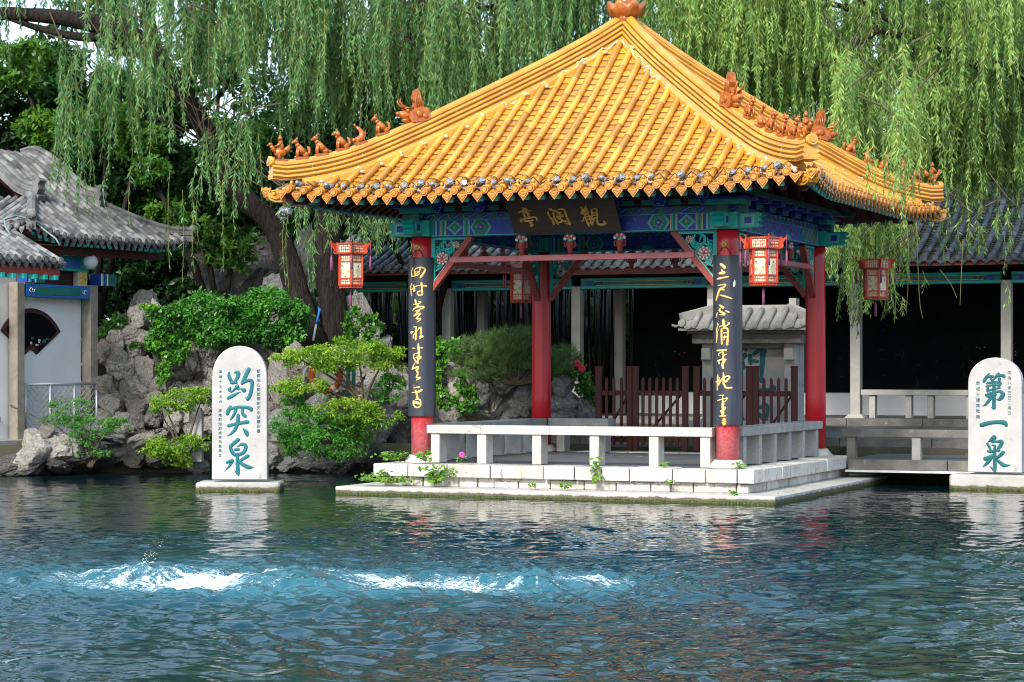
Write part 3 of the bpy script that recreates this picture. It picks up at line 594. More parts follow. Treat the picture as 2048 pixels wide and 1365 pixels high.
# painted beams
BP = [M['dteal'], M['teal'], M['blue'], M['lteal'], M['gold'], M['maroon']]
def painted_beam():
    b = MB(); L = CH - .18; z0, z1, yf = 3.36, 3.565, -.085
    b.box((0, 0, (z0 + z1) / 2), (2 * L, .17, z1 - z0), 2)
    for sd_ in (1, -1):                          # both faces
        lay = lambda n: (lambda a, z, h: Vector((a, sd_ * (yf - h), z)))
        F = lay(0)
        def rect(a0, a1, c0, c1, m_, n): b.plate([(a0, c0), (a1, c0), (a1, c1), (a0, c1)], F, .0025 * (n + 1), m_, base=-.001)
        def poly(pts, m_, n): b.plate(pts, F, .0025 * (n + 1), m_, base=-.001)
        rect(-L, L, z0, z0 + .012, 1, 8)
        for sg in (-1, 1):
            X = lambda a: sg * (a - L) if sg > 0 else (L - a)
            def R_(a0, a1, m_, n, c0=z0 + .013, c1=z1):
                p, q = sorted((-sg * (L - a0), -sg * (L - a1))); rect(p, q, c0, c1, m_, n)
            def PG(pts, m_, n): poly([(-sg * (L - a), c) for a, c in (pts if sg > 0 else pts)], m_, n)
            h = (z1 + z0 + .012) / 2; hh = (z1 - z0 - .014) / 2
            R_(.0, .025, 1, 0); R_(.025, .115, 2, 0); R_(.045, .075, 3, 1); R_(.115, .125, 4, 2); R_(.125, .20, 1, 0); R_(.15, .175, 0, 1); R_(.20, .21, 4, 2)
            c = .33; w_ = .115
            PG([(c - w_, h), (c, h - hh), (c + w_, h), (c, h + hh)], 3, 1); PG([(c - w_ * .86, h), (c, h - hh * .86), (c + w_ * .86, h), (c, h + hh * .86)], 1, 2)
            PG([(c - w_ * .62, h), (c, h - hh * .62), (c + w_ * .62, h), (c, h + hh * .62)], 0, 3); PG([(c - .014, h), (c, h - .014), (c + .014, h), (c, h + .014)], 4, 5)
            for q in range(6):
                a = q * math.pi / 3; b.tube([F(-sg * (L - c) + math.cos(a + t) * .028 + .0, h + math.sin(a + t) * .026, .011) for t in (0, .5, 1.)], .003, 4, 3)
            R_(.45, .46, 4, 2); R_(.46, .535, 1, 0); R_(.485, .51, 0, 1); R_(.535, .545, 4, 2)
            c = .70; w_ = .15
            PG([(c - w_, h), (c - w_ * .55, h - hh), (c + w_ * .55, h - hh), (c + w_, h), (c + w_ * .55, h + hh), (c - w_ * .55, h + hh)], 3, 1)
            PG([(c - w_ * .9, h), (c - w_ * .5, h - hh), (c + w_ * .5, h - hh), (c + w_ * .9, h), (c + w_ * .5, h + hh), (c - w_ * .5, h + hh)], 1, 2)
            PG([(c - w_ * .75, h), (c - w_ * .4, h - hh), (c + w_ * .4, h - hh), (c + w_ * .75, h), (c + w_ * .4, h + hh), (c - w_ * .4, h + hh)], 0, 3)
            PG([(c + math.cos(a) * .042, h + math.sin(a) * .042) for a in np.linspace(0, 2 * math.pi, 13)[:-1]], 2, 4); PG([(c + math.cos(a) * .014, h + math.sin(a) * .014) for a in np.linspace(0, 2 * math.pi, 9)[:-1]], 4, 5)
            for q in range(9):
                a = q * 2 * math.pi / 9; x, y = -sg * (L - c) + math.cos(a) * .064, h + math.sin(a) * .064
                b.tube([F(x + math.cos(a + t) * .016, y + math.sin(a + t) * .016, .011) for t in np.linspace(0, 4.6, 6)], .0028, 4, 3)
            for q in range(20):                  # curling clouds on the blue middle
                x = rnd.uniform(.90, L - .03); x = -sg * (L - x); y = rnd.uniform(z0 + .04, z1 - .02); r = rnd.uniform(.014, .026); a0 = rnd.uniform(0, 6)
                b.tube([F(x + math.cos(a0 + t) * r * (1 - t * .1), y + math.sin(a0 + t) * r * (1 - t * .1), .004) for t in np.linspace(0, 5.2, 7)], .003, 4, 3 if q % 3 else 1)
            PG([(L - .5, z0 + .013), (L - .3, z0 + .013), (L - .34, z0 + .06), (L - .40, z0 + .075), (L - .46, z0 + .06)], 1, 1)
    # the wave board over it
    b.box((0, 0, 3.615), (2 * CH + .5, .15, .095), 0)
    for sd_ in (1, -1):
        F = lambda a, z, h: Vector((a, sd_ * (-.075 - h), z))
        n = 22; st = (2 * CH + .4) / n
        for i in range(n):
            a = -CH - .2 + i * st
            b.plate([(a, 3.572), (a + st * .55, 3.572), (a + st, 3.658), (a + st * .45, 3.658)], F, .003, 2, base=-.001)
            b.tube([F(a, 3.60, .005), F(a + st * .2, 3.582, .005), F(a + st * .75, 3.648, .005), F(a + st * .95, 3.64, .005), F(a + st, 3.60, .005)], .0045, 4, 3)
        b.plate([(-CH - .2, 3.566), (CH + .2, 3.566), (CH + .2, 3.573), (-CH - .2, 3.573)], F, .006, 1, base=-.001)
    # bracket blocks between the board and the eave
    for i in range(-3, 4):
        a = i * .62
        f = lambda p, z, h: Vector((a + p, h, z))
        for y0, y1, zz in ((-.14, .10, 3.665), (-.30, .10, 3.735)):
            b.plate([(-.07, zz), (.07, zz), (.10, zz + .05), (.10, zz + .085), (-.10, zz + .085), (-.10, zz + .05)], f, y1 - y0, 2, base=y0)
            b.plate([(-.062, zz + .006), (.062, zz + .006), (.09, zz + .05), (.09, zz + .078), (-.09, zz + .078), (-.09, zz + .05)], f, .004, 3, base=y0 - .0035)
            b.plate([(-.054, zz + .012), (.054, zz + .012), (.08, zz + .05), (.08, zz + .070), (-.08, zz + .070), (-.08, zz + .05)], f, .004, 2, base=y0 - .006)
            b.plate([(-.03, zz + .03), (.03, zz + .03), (.03, zz + .038), (-.03, zz + .038)], f, .004, 3, base=y0 - .009)
        b.bar((a - .26, -.02, 3.72), (a + .26, -.02, 3.72), .07, .06, 1); b.bar((a - .26, -.022, 3.75), (a + .26, -.022, 3.75), .075, .012, 3)
    b.box((0, -.28, 3.83), (2 * CH + 1.0, .07, .06), 0); b.box((0, .03, 3.72), (2 * CH + .3, .03, .15), 5)
    return b
beam0 = painted_beam().build("painted_beam", BP, pav, loc=(0, -CH, 0))
def spandrel():
    b = MB(); F = lambda a, z, h: Vector((a, -h, z))
    A, B, Cc = (-1.953, 3.352), (-1.45, 3.352), (-1.953, 2.74)
    b.bar((A[0] + .015, 0, A[1]), (Cc[0] + .015, 0, Cc[1]), .05, .032, 0); b.bar((A[0], 0, A[1] - .016), (B[0], 0, B[1] - .016), .05, .032, 0); b.bar((B[0] + .01, 0, B[1] - .02), (Cc[0] + .02, 0, Cc[1] + .01), .05, .034, 1)
    b.bar((-1.385, 0, 3.36), (-1.965, 0, 2.655), .085, .075, 2)
    def inside(a, z): return a > -1.93 and z < 3.32 and (z - 2.80) > (a + 1.93) * 1.22
    n = 0
    while n < 46:
        a, z = rnd.uniform(-1.93, -1.5), rnd.uniform(2.82, 3.31)
        if not inside(a, z): continue
        q = rnd.uniform(.5, 2.2); L = rnd.uniform(.06, .13); c_ = rnd.uniform(-.5, .5); pts = []
        for t in (0, .5, 1): pts.append((a + math.cos(q + c_ * t) * L * t, z + math.sin(q + c_ * t) * L * t, rnd.uniform(.008, .012) + .016 * (t == .5)))
        if not inside(pts[-1][0], pts[-1][1]): continue
        b.stroke(pts, lambda a_, b_, h: F(a_, b_, h - .004 + .006 * (n % 4)), 0 if n % 5 else 1, h=.010, seg=3); n += 1
    for (cx, cz, r) in ((-1.80, 3.075, .088), (-1.60, 3.25, .05)):
        for ring, (nn, rr, mi_) in enumerate(((9, 1.0, 4), (9, .8, 3), (6, .6, 4), (5, .42, 3))):
            for q in range(nn):
                a = q * 2 * math.pi / nn + ring * .3
                Q = Matrix.Rotation(-a, 3, 'Y')
                b.ball((cx + math.cos(a) * r * rr * .62, -.022 - .008 * ring, cz + math.sin(a) * r * rr * .62), (r * rr * .42, .009, r * rr * .26), mi_, M=Q, n=7)
        b.ball((cx, -.05, cz), (r * .2, .012, r * .2), 3, n=7)
    return b
span0 = spandrel().build("spandrel", [M['teal'], M['lteal'], M['rust'], M['pinkpetal'], M['whitepaint']], pav, loc=(0, -CH, 0))
bar0 = MB(); bar0.box((0, -.02, 3.055), (3.36, .075, .075)); bar0 = bar0.build("hanging_bar", M['pinkred'], pav, loc=(0, -CH, 0), bevel=.006)
def vase():
    b = MB(); b.lathe([(.028, 0), (.034, .06), (.045, .10), (.058, .12), (.050, .15), (.06, .17)], 12, mi=0)
    b.ball((0, 0, .175), (.038, .038, .036), 1, n=10)
    for s in (-1, 1): b.tube([(s * .03, 0, .09), (s * .075, 0, .11), (s * .07, 0, .16), (s * .05, 0, .17)], .012, 6, 0)
    for q in range(7):
        a = math.pi * q / 6; b.ball((math.cos(a) * .062, -.015, .205 + math.sin(a) * .042), (.026, .02, .026), 2 if q % 2 else 3, n=7)
    b.ball((0, 0, .225), (.045, .03, .04), 2, n=8)
    return b
vase0 = vase().build("vase_strut", [M['rust'], M['lteal'], M['pinkpetal'], M['whitepaint']], pav)
def place(o, u, v, z, k, first=False):
    x, y, _ = qrot((u, v, 0), k); c = o if first else o.copy()
    c.location = (x, y, z); c.rotation_euler = (0, 0, k * math.pi / 2)
    if not first: link(c, pav)
    return c
for k in range(4):
    for o in (beam0, bar0): place(o, 0, -CH, 0, k, k == 0)
    place(span0, 0, -CH, 0, k, k == 0)
    c = place(span0, 0, -CH, 0, k); c.scale = (-1, 1, 1)
    for i, uu in enumerate((-.67, 0, .68)): place(vase0, uu, -CH - .02, 3.09, k, k == 0 and i == 0)

# ------------------------------------------------------------------ stone platform in the water
plat = thing("stone_platform", "low stepped white stone platform under the pavilion, mossy at the water line", "platform", (PCX, PCY, 0), PTH)
sl = MB(); sl.box((0, 0, -.35), (5.9, 5.9, .90)); sl.build("base_slab", M['slab'], plat, bevel=.012)
def block_ring(mb, h, z0, z1, depth, wmin, wmax, mi=0, rough=.005, gap=.012, mi2=None):
    for k in range(4):
        a = -h + (depth if k % 2 else 0); end = h - (depth if k % 2 else 0)
        while a < end - .02:
            L = rnd.uniform(wmin, wmax); L = end - a if end - a - L < wmin * .6 else L
            jx, jz = rnd.uniform(-rough, rough), rnd.uniform(-rough, rough)
            c = qrot((a + L / 2, -h + depth / 2 + jx, 0), k)
            d = (L - gap, depth, z1 - z0 + jz) if k % 2 == 0 else (depth, L - gap, z1 - z0 + jz)
            mb.box((c[0], c[1], (z0 + z1) / 2 + jz / 2), d, mi, tint=rnd.random())
            a += L
ct = MB(); block_ring(ct, 2.49, .098, .222, .5, .18, .62, rough=.012, gap=.014)
core = MB(); core.box((0, 0, .24), (4.85, 4.85, .26)); core.build("core", M['dkstone'], plat)
for k in (0, 1):                                 # broken shims between the courses
    for _ in range(9):
        a = rnd.uniform(-2.3, 2.3); c = qrot((a, -2.50, 0), k); L = rnd.uniform(.12, .34)
        ct.box((c[0], c[1], .212), (L, .06, .028) if k == 0 else (.06, L, .028), 1, tint=rnd.random())
ct.build("stone_course", [M['white'], M['dkstone']], plat, bevel=.012)
cp = MB(); block_ring(cp, 2.587, .226, .392, .42, .35, .95, gap=.014, rough=.008); cp.build("coping", M['white'], plat, bevel=.009)
fl = MB()
for i in range(7):
    for j in range(7):
        c = ((i - 3) * .622, (j - 3) * .622); fl.box((c[0], c[1], .36), (.612, .612, .058 + rnd.uniform(-.002, .002)), 0, tint=rnd.random())
fl.build("floor", M['floor'], plat, bevel=.004)
# stone benches between the columns
def bench(label, u0, u1, side, legs, shade='white', seat_d=.30):
    L = u1 - u0
    q = thing("stone_bench", label, "bench", W(*qrot(((u0 + u1) / 2, -CH, 0), side)[:2], ZB - .01), PTH + side * math.pi / 2, "stone benches round the pavilion")
    s = MB(); a = -L / 2
    while a < L / 2 - .01:
        w_ = min(rnd.uniform(.75, 1.3), L / 2 - a); w_ = L / 2 - a if L / 2 - a - w_ < .4 else w_
        s.box((a + w_ / 2, 0, .445), (w_ - .003, seat_d, .11), 0, tint=rnd.random()); a += w_
    s.build("seat", M[shade], q, bevel=.006)
    for x in legs:
        g = MB(); g.box((0, 0, .197), (.125, .24, .384), 0, tint=rnd.random()); g.build("leg", M[shade], q, bevel=.006, loc=(x - (u0 + u1) / 2, 0, 0))
    return q
xs = [u_of(p, -CH - .12) for p in (870, 963, 1073, 1188, 1307, 1410)]
bench("white stone bench along the pavilion's front edge, in full light", -1.97, 1.94, 0, xs)
bench("stone bench along the pavilion's right side, its legs close together", -1.94, 1.94, 1, (-1.75, -1.05, -.35, .35, 1.05, 1.75), 'grey')
bench("short stone bench at the pavilion's back, beside the dark red gate", .98, 1.94, 2, (1.1, 1.75), 'grey')
bench("stone bench along the pavilion's left side, in shade beside the rockery", -1.94, 1.94, 3, (-1.75, -1.05, -.35, .35, 1.05, 1.75), 'grey')
# ------------------------------------------------------------------ boards, writing
def ray_ab(px, py, O, ax, bx):
    """where the line of sight of a photo pixel meets the plane O + a*ax + b*bx"""
    d = Vector(((px - 1024) / FPX, 1, (HZ - py) / FPX)); n = ax.cross(bx); e = Vector((0, 0, EYE))
    t = (O - e).dot(n) / d.dot(n); p = e + d * t - O
    return p.dot(ax), p.dot(bx)
def write_plane(mb, strokes, org, sc, O, ax, bx, loc_fn, mi=0, h=.008, k=1.0):
    p0 = ray_ab(org[0], org[1], O, ax, bx); p1 = ray_ab(org[0] + 10, org[1], O, ax, bx); m = abs(p1[0] - p0[0]) / 10
    for i, st in enumerate(strokes):
        pts = []
        for x, y, w_ in st:
            a, b = ray_ab(org[0] + x / sc, org[1] + y / sc, O, ax, bx); pts.append((a, b, w_ / sc * m * k))
        mb.stroke(pts, loc_fn, mi, h=h + .0012 * (i % 5))
def text_part(name, chars, size, mt, parent, loc, rot, line=1.0, weight=0.0):
    cu = bpy.data.curves.new("inscription_curve", 'FONT'); cu.body = "\n".join(chars); cu.size = size; cu.space_line = line
    cu.align_x = 'CENTER'; cu.extrude = 0.0015; cu.offset = weight
    t = bpy.data.objects.new("inscription_curve", cu); COL.objects.link(t)
    dg = bpy.context.evaluated_depsgraph_get(); me = bpy.data.meshes.new_from_object(t.evaluated_get(dg)); me.name = name
    bpy.data.objects.remove(t); me.materials.clear(); me.materials.append(mt)
    o = bpy.data.objects.new(name, me); o.location = loc; o.rotation_euler = rot
    return link(o, parent)
# name board over the front opening
zp = z_of(466, 0, -2.33); tl = R(38)
plq = thing("name_plaque", "dark brown name board with three raised gold characters, tilted forward under the eave", "plaque", W(0, -2.33, zp), PTH)
pb = MB(); pM = Matrix.Rotation(tl, 4, 'X')
fpl = lambda a, b, h: pM @ Vector((a, -h, b))
u0, u1 = u_of(1029, -2.33), u_of(1244, -2.33)
pb.plate([(u0, 0), (u1, 0), (u1, .56), (u0, .56)], fpl, .045, base=-.045); pb.build("board", M['plaque'], plq, bevel=.006)
RZ = Matrix.Rotation(PTH, 4, 'Z'); pO = W(0, -2.33, zp); pax = (RZ @ Vector((1, 0, 0))); pbx = (RZ @ pM @ Vector((0, 0, 1)))
S_PLQ = [[(380,140,50),(420,160,70)],[(300,205,15),(400,180,30),(510,175,15)],[(395,200,40),(400,250,40),(425,290,40)],[(440,200,50),(470,240,50),(475,280,40)],[(345,320,40),(350,350,40)],[(370,325,30),(500,290,30),(590,290,30),(610,330,35)],[(410,350,30),(540,335,30)],[(490,360,40),(530,410,50),(500,430,20)],
 [(800,140,20),(845,160,45)],[(800,190,20),(790,220,30),(850,320,30)],[(855,310,35),(880,385,50)],[(885,175,40),(930,185,30)],[(875,200,30),(890,280,32),(950,385,40)],[(960,155,30),(1050,155,35),(1090,270,40),(1150,390,45)],[(1150,400,30),(1080,375,10)],[(940,210,25),(1000,205,25)],[(945,240,20),(940,280,20),(1030,270,20),(1030,245,20),(950,240,20)],[(980,200,25),(990,300,25),(1010,330,20)],[(960,300,20),(1040,340,20)],[(980,365,30),(1080,345,25)],
 [(1320,115,30),(1360,160,30),(1430,195,20)],[(1410,95,25),(1370,170,30),(1330,215,20)],[(1400,130,25),(1430,150,25)],[(1340,180,25),(1430,170,25)],[(1380,200,25),(1450,190,25),(1430,230,25)],[(1340,225,25),(1440,235,25)],[(1400,240,30),(1370,320,30),(1350,350,25)],[(1400,290,30),(1440,380,40),(1460,415,40)],[(1420,270,25),(1520,270,25)],[(1430,320,25),(1530,310,25)],[(1460,250,25),(1500,390,25)],[(1460,390,25),(1540,350,25)],[(1500,160,25),(1580,155,30),(1600,290,30)],[(1500,170,25),(1510,290,25)],[(1510,210,22),(1590,205,22)],[(1510,250,22),(1590,250,22)],[(1510,300,22),(1600,290,22)],[(1540,310,25),(1520,400,30)],[(1590,310,30),(1610,390,40),(1680,405,40),(1730,385,40),(1700,345,15)]]
lt = MB(); write_plane(lt, S_PLQ, (1000, 400), 8.192, pO, pax, pbx, lambda a, b, h: fpl(a, b, h - .001), h=.014, k=1.0)
lt.build("lettering", M['gold'], plq)
# couplet boards wrapped round the two front columns
CW = [[(400,220,35),(370,330,30),(380,450,40)],[(380,460,35),(520,430,40),(580,380,45)],[(440,280,30),(520,230,45),(640,215,55),(740,270,60),(690,380,70),(620,480,70)],[(450,280,40),(460,400,40)],[(600,260,50),(570,340,50),(490,400,45)],[(480,340,30),(550,330,30)],
 [(370,650,25),(350,750,22),(370,980,25)],[(420,700,45),(440,780,45),(430,860,45)],[(380,820,35),(480,740,35)],[(450,790,45),(455,850,45)],[(450,735,35),(600,705,40),(760,720,60)],[(640,650,70),(650,750,60),(660,950,55)],[(650,960,45),(560,970,40),(530,890,50),(600,860,45)]]
sh = lambda sts, dy: [[(x, y + dy, w_) for x, y, w_ in st] for st in sts]
K = 13.65
CW += sh([[(470,20,60),(500,110,60),(560,170,50)],[(440,130,40),(560,110,40),(620,70,50),(560,60,40)],[(550,150,45),(480,220,50),(400,290,30)],[(440,240,40),(560,200,45),(690,190,50),(690,230,55),(600,260,40)],[(480,310,50),(580,290,50),(540,340,45),(440,430,40)],[(440,440,45),(530,400,50),(610,380,55),(550,450,45)],[(560,450,50),(500,520,45),(600,520,55),(600,560,50),(530,610,35)],
 [(350,880,25),(365,930,25)],[(350,880,30),(420,870,30),(400,900,30)],[(430,745,30),(490,750,50),(490,880,55),(480,1090,60)],[(510,870,40),(430,960,45),(420,1050,40)],[(490,890,40),(590,780,25)],[(570,780,45),(620,770,55),(620,960,50),(590,1020,55)],[(590,1010,40),(680,1000,60),(590,1060,35)]], 80 * K)
CW += sh([[(550,120,45),(560,250,75),(570,400,70),(540,500,75)],[(420,235,50),(480,238,10)],[(600,225,25),(670,215,30),(640,240,25)],[(540,370,40),(440,400,40),(430,500,40),(520,630,45)],[(500,490,60),(620,480,65),(540,560,60),(540,640,60)],
 [(470,630,30),(400,760,50),(400,800,50)],[(400,800,50),(540,750,65),(530,830,50),(490,830,40)],[(510,830,60),(540,930,55),(500,1020,45)],[(510,1040,45),(600,1040,55),(510,1100,40)]], 160 * K)
CW += sh([[(440,360,45),(580,335,45)],[(385,490,22),(480,480,40),(660,410,45),(560,490,35)],[(480,440,55),(510,520,70),(530,650,60)],[(490,680,40),(590,680,45),(620,800,50),(580,880,50),(480,890,45),(420,800,45),(420,720,40)],[(430,770,55),(580,790,55)],[(440,730,50),(560,760,50)]], 230 * K)
CWP = sh([[(430,270,25),(430,320,25)],[(440,400,14),(430,470,14)]], 230 * K)
CE = [[(470,130,90),(560,210,100)],[(480,270,40),(500,300,40)],[(440,370,80),(550,360,90)],[(500,320,40),(560,330,40)],[(390,520,75),(660,470,50)],[(395,700,30),(570,680,55),(560,740,55),(430,790,50)],[(540,820,60),(440,810,60)],[(430,810,70),(370,980,70),(340,1100,40)],[(460,970,50),(600,1010,55),(750,1065,45)]]
CE += sh([[(440,20,60),(520,80,80)],[(440,110,50),(430,170,60),(560,250,70)],[(440,270,40),(560,280,40)],[(375,220,35),(340,340,20)],[(600,170,40),(680,210,50)],
 [(375,500,30),(390,550,45)],[(375,580,20),(350,680,40),(360,800,45),(345,1030,22)],[(400,700,12),(430,620,12)],[(530,430,80),(540,560,90),(550,640,60)],[(440,600,40),(500,570,40)],[(570,600,40),(690,520,50),(650,480,30)],[(480,680,60),(480,900,55),(490,1080,50)],[(500,660,40),(640,660,60),(650,900,65),(630,1080,75)],[(540,770,40),(640,770,40)],[(540,890,45),(640,880,45)],[(570,830,35),(550,960,35)]], 90 * K)
CE += sh([[(365,160,50),(600,150,55)],[(520,180,30),(410,250,40),(410,290,35)],[(510,190,50),(530,290,60),(510,400,55)],[(540,300,45),(610,260,30)],[(390,440,50),(480,410,60),(590,410,60)],[(400,440,45),(420,520,35)],[(560,430,80),(510,530,80),(520,630,75)],
 [(380,830,40),(375,1000,50),(370,1240,25)],[(320,1020,25),(400,1000,35),(430,900,20)],[(400,1110,50),(480,960,50),(530,890,40)],[(530,770,40),(540,930,70),(530,1060,60)],[(520,910,40),(640,860,50),(700,890,55),(600,1010,60)],[(540,1060,60),(610,1180,55),(750,1175,55)]], 170 * K)
CE += sh([[(420,290,25),(540,285,35)],[(510,330,35),(520,440,35)],[(380,435,40),(520,390,35),(640,370,40),(570,460,30)],[(510,450,55),(520,520,90),(500,600,50)],[(500,620,50),(580,630,60),(540,700,55)],[(460,720,30),(520,690,30)],[(520,680,90),(520,850,70)],[(460,720,40),(490,800,40)],[(445,860,40),(590,850,50)]], 250 * K)
def couplet(label, cu, strokes, org, colpx, y0, y1, extra, extra_mat, deco):
    c0 = W(cu * CH, -CH); sc = FPX / (c0.y - .17); zt, zb = EYE + (HZ - y0) / sc, EYE + (HZ - y1) / sc
    q = thing("couplet_board", label, "couplet board", (c0.x, c0.y, zb), 0, "couplet boards on the front columns")
    r = .182; a0 = math.atan2(-c0.y, -c0.x); af = PTH - math.pi / 2
    pt = lambda ang, z, rr: Vector((rr * math.cos(ang), rr * math.sin(ang), z - zb))
    b = MB(); n = 36; span = R(104); vs = []
    for i in range(n + 1):
        a = af - span + 2 * span * i / n
        vs += [pt(a, zb, r - .022), pt(a, zb, r), pt(a, zt, r), pt(a, zt, r - .022)]
    b.add(vs, [(4 * i + k, 4 * i + (k + 1) % 4, 4 * i + 4 + (k + 1) % 4, 4 * i + 4 + k) for i in range(n) for k in range(4)] + [(0, 1, 2, 3), (4 * n + 3, 4 * n + 2, 4 * n + 1, 4 * n)], 0, .5)
    o = b.build("board", M['black'], q)
    fn = lambda a, z, h: pt(a0 + a, z, r + h - .0008)
    def draw(mb, sts, h):
        for i, st in enumerate(sts):
            pts = []
            for x, y, w_ in st:
                px, py = org[0] + x / K, org[1] + y / K; a = math.asin(max(-.98, min(.98, (px - colpx) / sc / r)))
                pts.append((a * 1.0, EYE + (HZ - py) / sc, w_ / K / sc))
            # widths are lengths: fold the angle into metres for the ribbon, unfold when placing
            mb.stroke([(a * r, z, w_) for a, z, w_ in pts], lambda a, z, hh: fn(a / r, z, hh), h=h + .0012 * (i % 5), mi=0)
    l = MB(); draw(l, strokes, .010); l.build("lettering", M['goldlt'], q)
    if extra: e_ = MB(); draw(e_, extra, .003); e_.build("paint_chip", extra_mat, q)
    w_ = MB(); top = pt(af, zt, .155)             # hanging wire from a gilt boss
    w_.tube([pt(af - .5, zt, .178), pt(af - .35, zt + .07, .150), pt(af, zt + .12, .150), pt(af + .35, zt + .07, .150), pt(af + .5, zt, .178)], .006, 5)
    w_.build("hanging_wire", M['cable'], q)
    g = MB()
    for k in range(6): g.ball(pt(af, zt + .13, .155) + Vector((math.cos(k) * .022, 0, math.sin(k) * .022)), .022, n=6)
    if deco:
        for k in range(7): g.ball(pt(af + .06 + .07 * math.cos(k * .9), zb + .035 + .032 * math.sin(k * .9), r), .022, n=6)
    g.build("boss", M['gold'], q)
couplet("black half-round board with gold cursive characters on the left column, its foot peeling", -1, CW, (790, 520), 838, 515, 833, CWP, M['pinkpetal'], False)
couplet("black half-round board with gold cursive characters on the nearest column, one white chip", 1, CE, (1400, 520), 1447.5, 510, 850, [[(840, 560, 30), (830, 640, 70), (825, 715, 60)]], M['whitepaint'], True)
# ------------------------------------------------------------------ standing inscribed stones in the pool
S_L = [[(430,300,60),(440,400,80),(510,525,80)],[(560,295,40),(630,285,90),(645,350,100),(600,450,80),(560,520,70)],[(490,525,70),(595,520,70)],[(455,650,70),(440,690,70),(490,735,40)],[(490,735,25),(560,670,60),(620,605,80)],[(620,605,90),(640,660,80)],[(690,660,20),(770,695,115)],[(420,870,85),(540,810,80),(650,750,40),(710,735,8)],[(880,220,100),(800,390,100),(735,525,85)],[(730,540,65),(830,480,80),(930,475,85),(960,550,85),(920,780,95),(860,890,90)],[(860,900,60),(805,860,15)],
 [(455,1060,50),(485,1090,70)],[(450,1090,70),(410,1180,105),(400,1230,80)],[(440,1130,60),(600,1080,70),(800,1080,75),(920,1110,95),(935,1140,85)],[(590,1110,80),(575,1180,70),(520,1290,60),(470,1360,35)],[(740,1110,80),(740,1220,70),(795,1280,90)]]
S_L += sh([[(430,250,90),(600,205,80),(850,165,100)],[(640,20,85),(635,150,90),(580,320,85),(480,430,55),(380,490,8)],[(745,310,15),(820,390,100),(845,455,85)],[(640,570,90),(540,650,90),(470,730,85),(500,840,85),(560,910,85)],[(610,730,20),(700,680,70),(780,675,80),(820,740,90),(770,850,90),(680,900,90),(580,920,60)],[(580,795,75),(640,790,80)],[(625,900,80),(625,1100,90),(640,1320,90),(645,1375,40)],[(630,1350,60),(555,1270,10)],[(390,1080,70),(500,1045,90)],[(500,1060,90),(440,1170,60),(330,1295,8)],[(860,940,90),(760,1000,80),(660,1060,60)],[(660,1070,80),(780,1150,90),(900,1200,95),(985,1190,20)]], 110 * 11.375)
S_R = [[(560,200,30),(500,290,90),(440,380,80)],[(500,275,70),(640,270,70)],[(770,215,80),(720,280,70),(660,340,40)],[(740,255,85),(880,250,75),(900,270,85)],[(600,330,55),(650,370,60)],[(800,330,75),(790,380,70)],[(520,430,60),(700,400,62),(820,430,75)],[(805,420,80),(790,490,75)],[(500,500,50),(650,470,52),(800,480,50)],[(530,520,60),(520,610,60)],[(520,610,55),(680,560,58),(800,540,55)],[(510,690,60),(640,645,62),(830,610,62)],[(490,700,70),(560,730,75),(690,655,60)],[(830,630,80),(880,680,100),(840,760,110),(790,805,70),(730,800,25)],[(640,700,60),(720,690,50)],[(670,440,80),(670,700,90),(670,1000,90),(670,1030,70)],[(650,1000,40),(600,975,8)],[(620,740,80),(540,850,75),(470,930,55),(400,955,15)]]
S_R += sh([[(390,215,110),(600,160,100),(800,150,100),(915,165,115),(950,215,85)],[(670,495,100),(600,560,80),(525,612,12)],[(690,505,90),(645,600,80)],[(620,600,50),(740,600,62),(830,595,90),(848,640,95),(780,760,85),(770,815,60)],[(520,650,60),(570,740,62),(600,800,50)],[(640,680,40),(700,700,50),(680,760,60)],[(530,820,50),(600,835,70),(700,800,70),(790,800,60)],[(690,790,70),(690,950,90),(690,1150,100),(690,1260,85)],[(670,1260,70),(570,1170,12)],[(450,965,45),(470,1000,90),(600,950,100),(680,900,60)],[(590,980,110),(510,1100,85),(400,1190,8)],[(880,850,90),(800,930,85),(720,990,60)],[(720,1000,50),(820,1090,90),(920,1150,90),(1055,1140,18)]], 102 * 11.568)
def stele(label, O, rz, w_, hgt, zsh, th, strokes, org, sc, texts, cat="stele", ink=M['ink']):
    q = thing("stele", label, cat, (O.x, O.y, O.z), rz, "inscribed stones standing in the pool")
    b = MB(); pts = [(-w_ / 2 * 1.01, 0), (w_ / 2 * 1.01, 0), (w_ / 2, zsh)]
    for i in range(1, 20):
        a = math.pi * i / 20; pts.append((w_ / 2 * math.cos(a), zsh + (hgt - zsh) * math.sin(a) ** .92))
    pts.append((-w_ / 2, zsh)); b.plate(pts, lambda a, z, h: Vector((a, h, z)), th)
    b.build("slab", M['stele'], q, bevel=.008)
    ax = Matrix.Rotation(rz, 3, 'Z') @ Vector((1, 0, 0)); bx = Vector((0, 0, 1)); l = MB()
    write_plane(l, strokes, org, sc, O, ax, bx, lambda a, z, h: Vector((a, -h + .001, z)), h=.005)
    l.build("lettering", ink, q)
    for chars, x0, y0, y1, size in texts:
        a, z0 = ray_ab(x0, y0, O, ax, bx); _, z1 = ray_ab(x0, y1, O, ax, bx)
        n = len(chars); st = (z0 - z1) / n
        text_part("inscription", chars, size, ink, q, (a, -.0035, z0 - st * .8), (R(90), 0, 0), line=st / size, weight=0.0)
    return q
lx = (479 - 1024) * 29.52 / FPX
stele("tall round-topped pale stone with three big teal characters, beside the lime shrub on the left", Vector((lx, 29.52, .148)), 0, .730, 1.785, 1.36, .17, S_L, (420, 720), 11.375,
      [("都察院右副都御史天水胡纘宗書", 517, 738, 867, .052), ("嘉靖十五年五月", 441, 738, 808, .040), ("濟南府知府咸寧司馬泰立", 440, 817, 915, .046)])
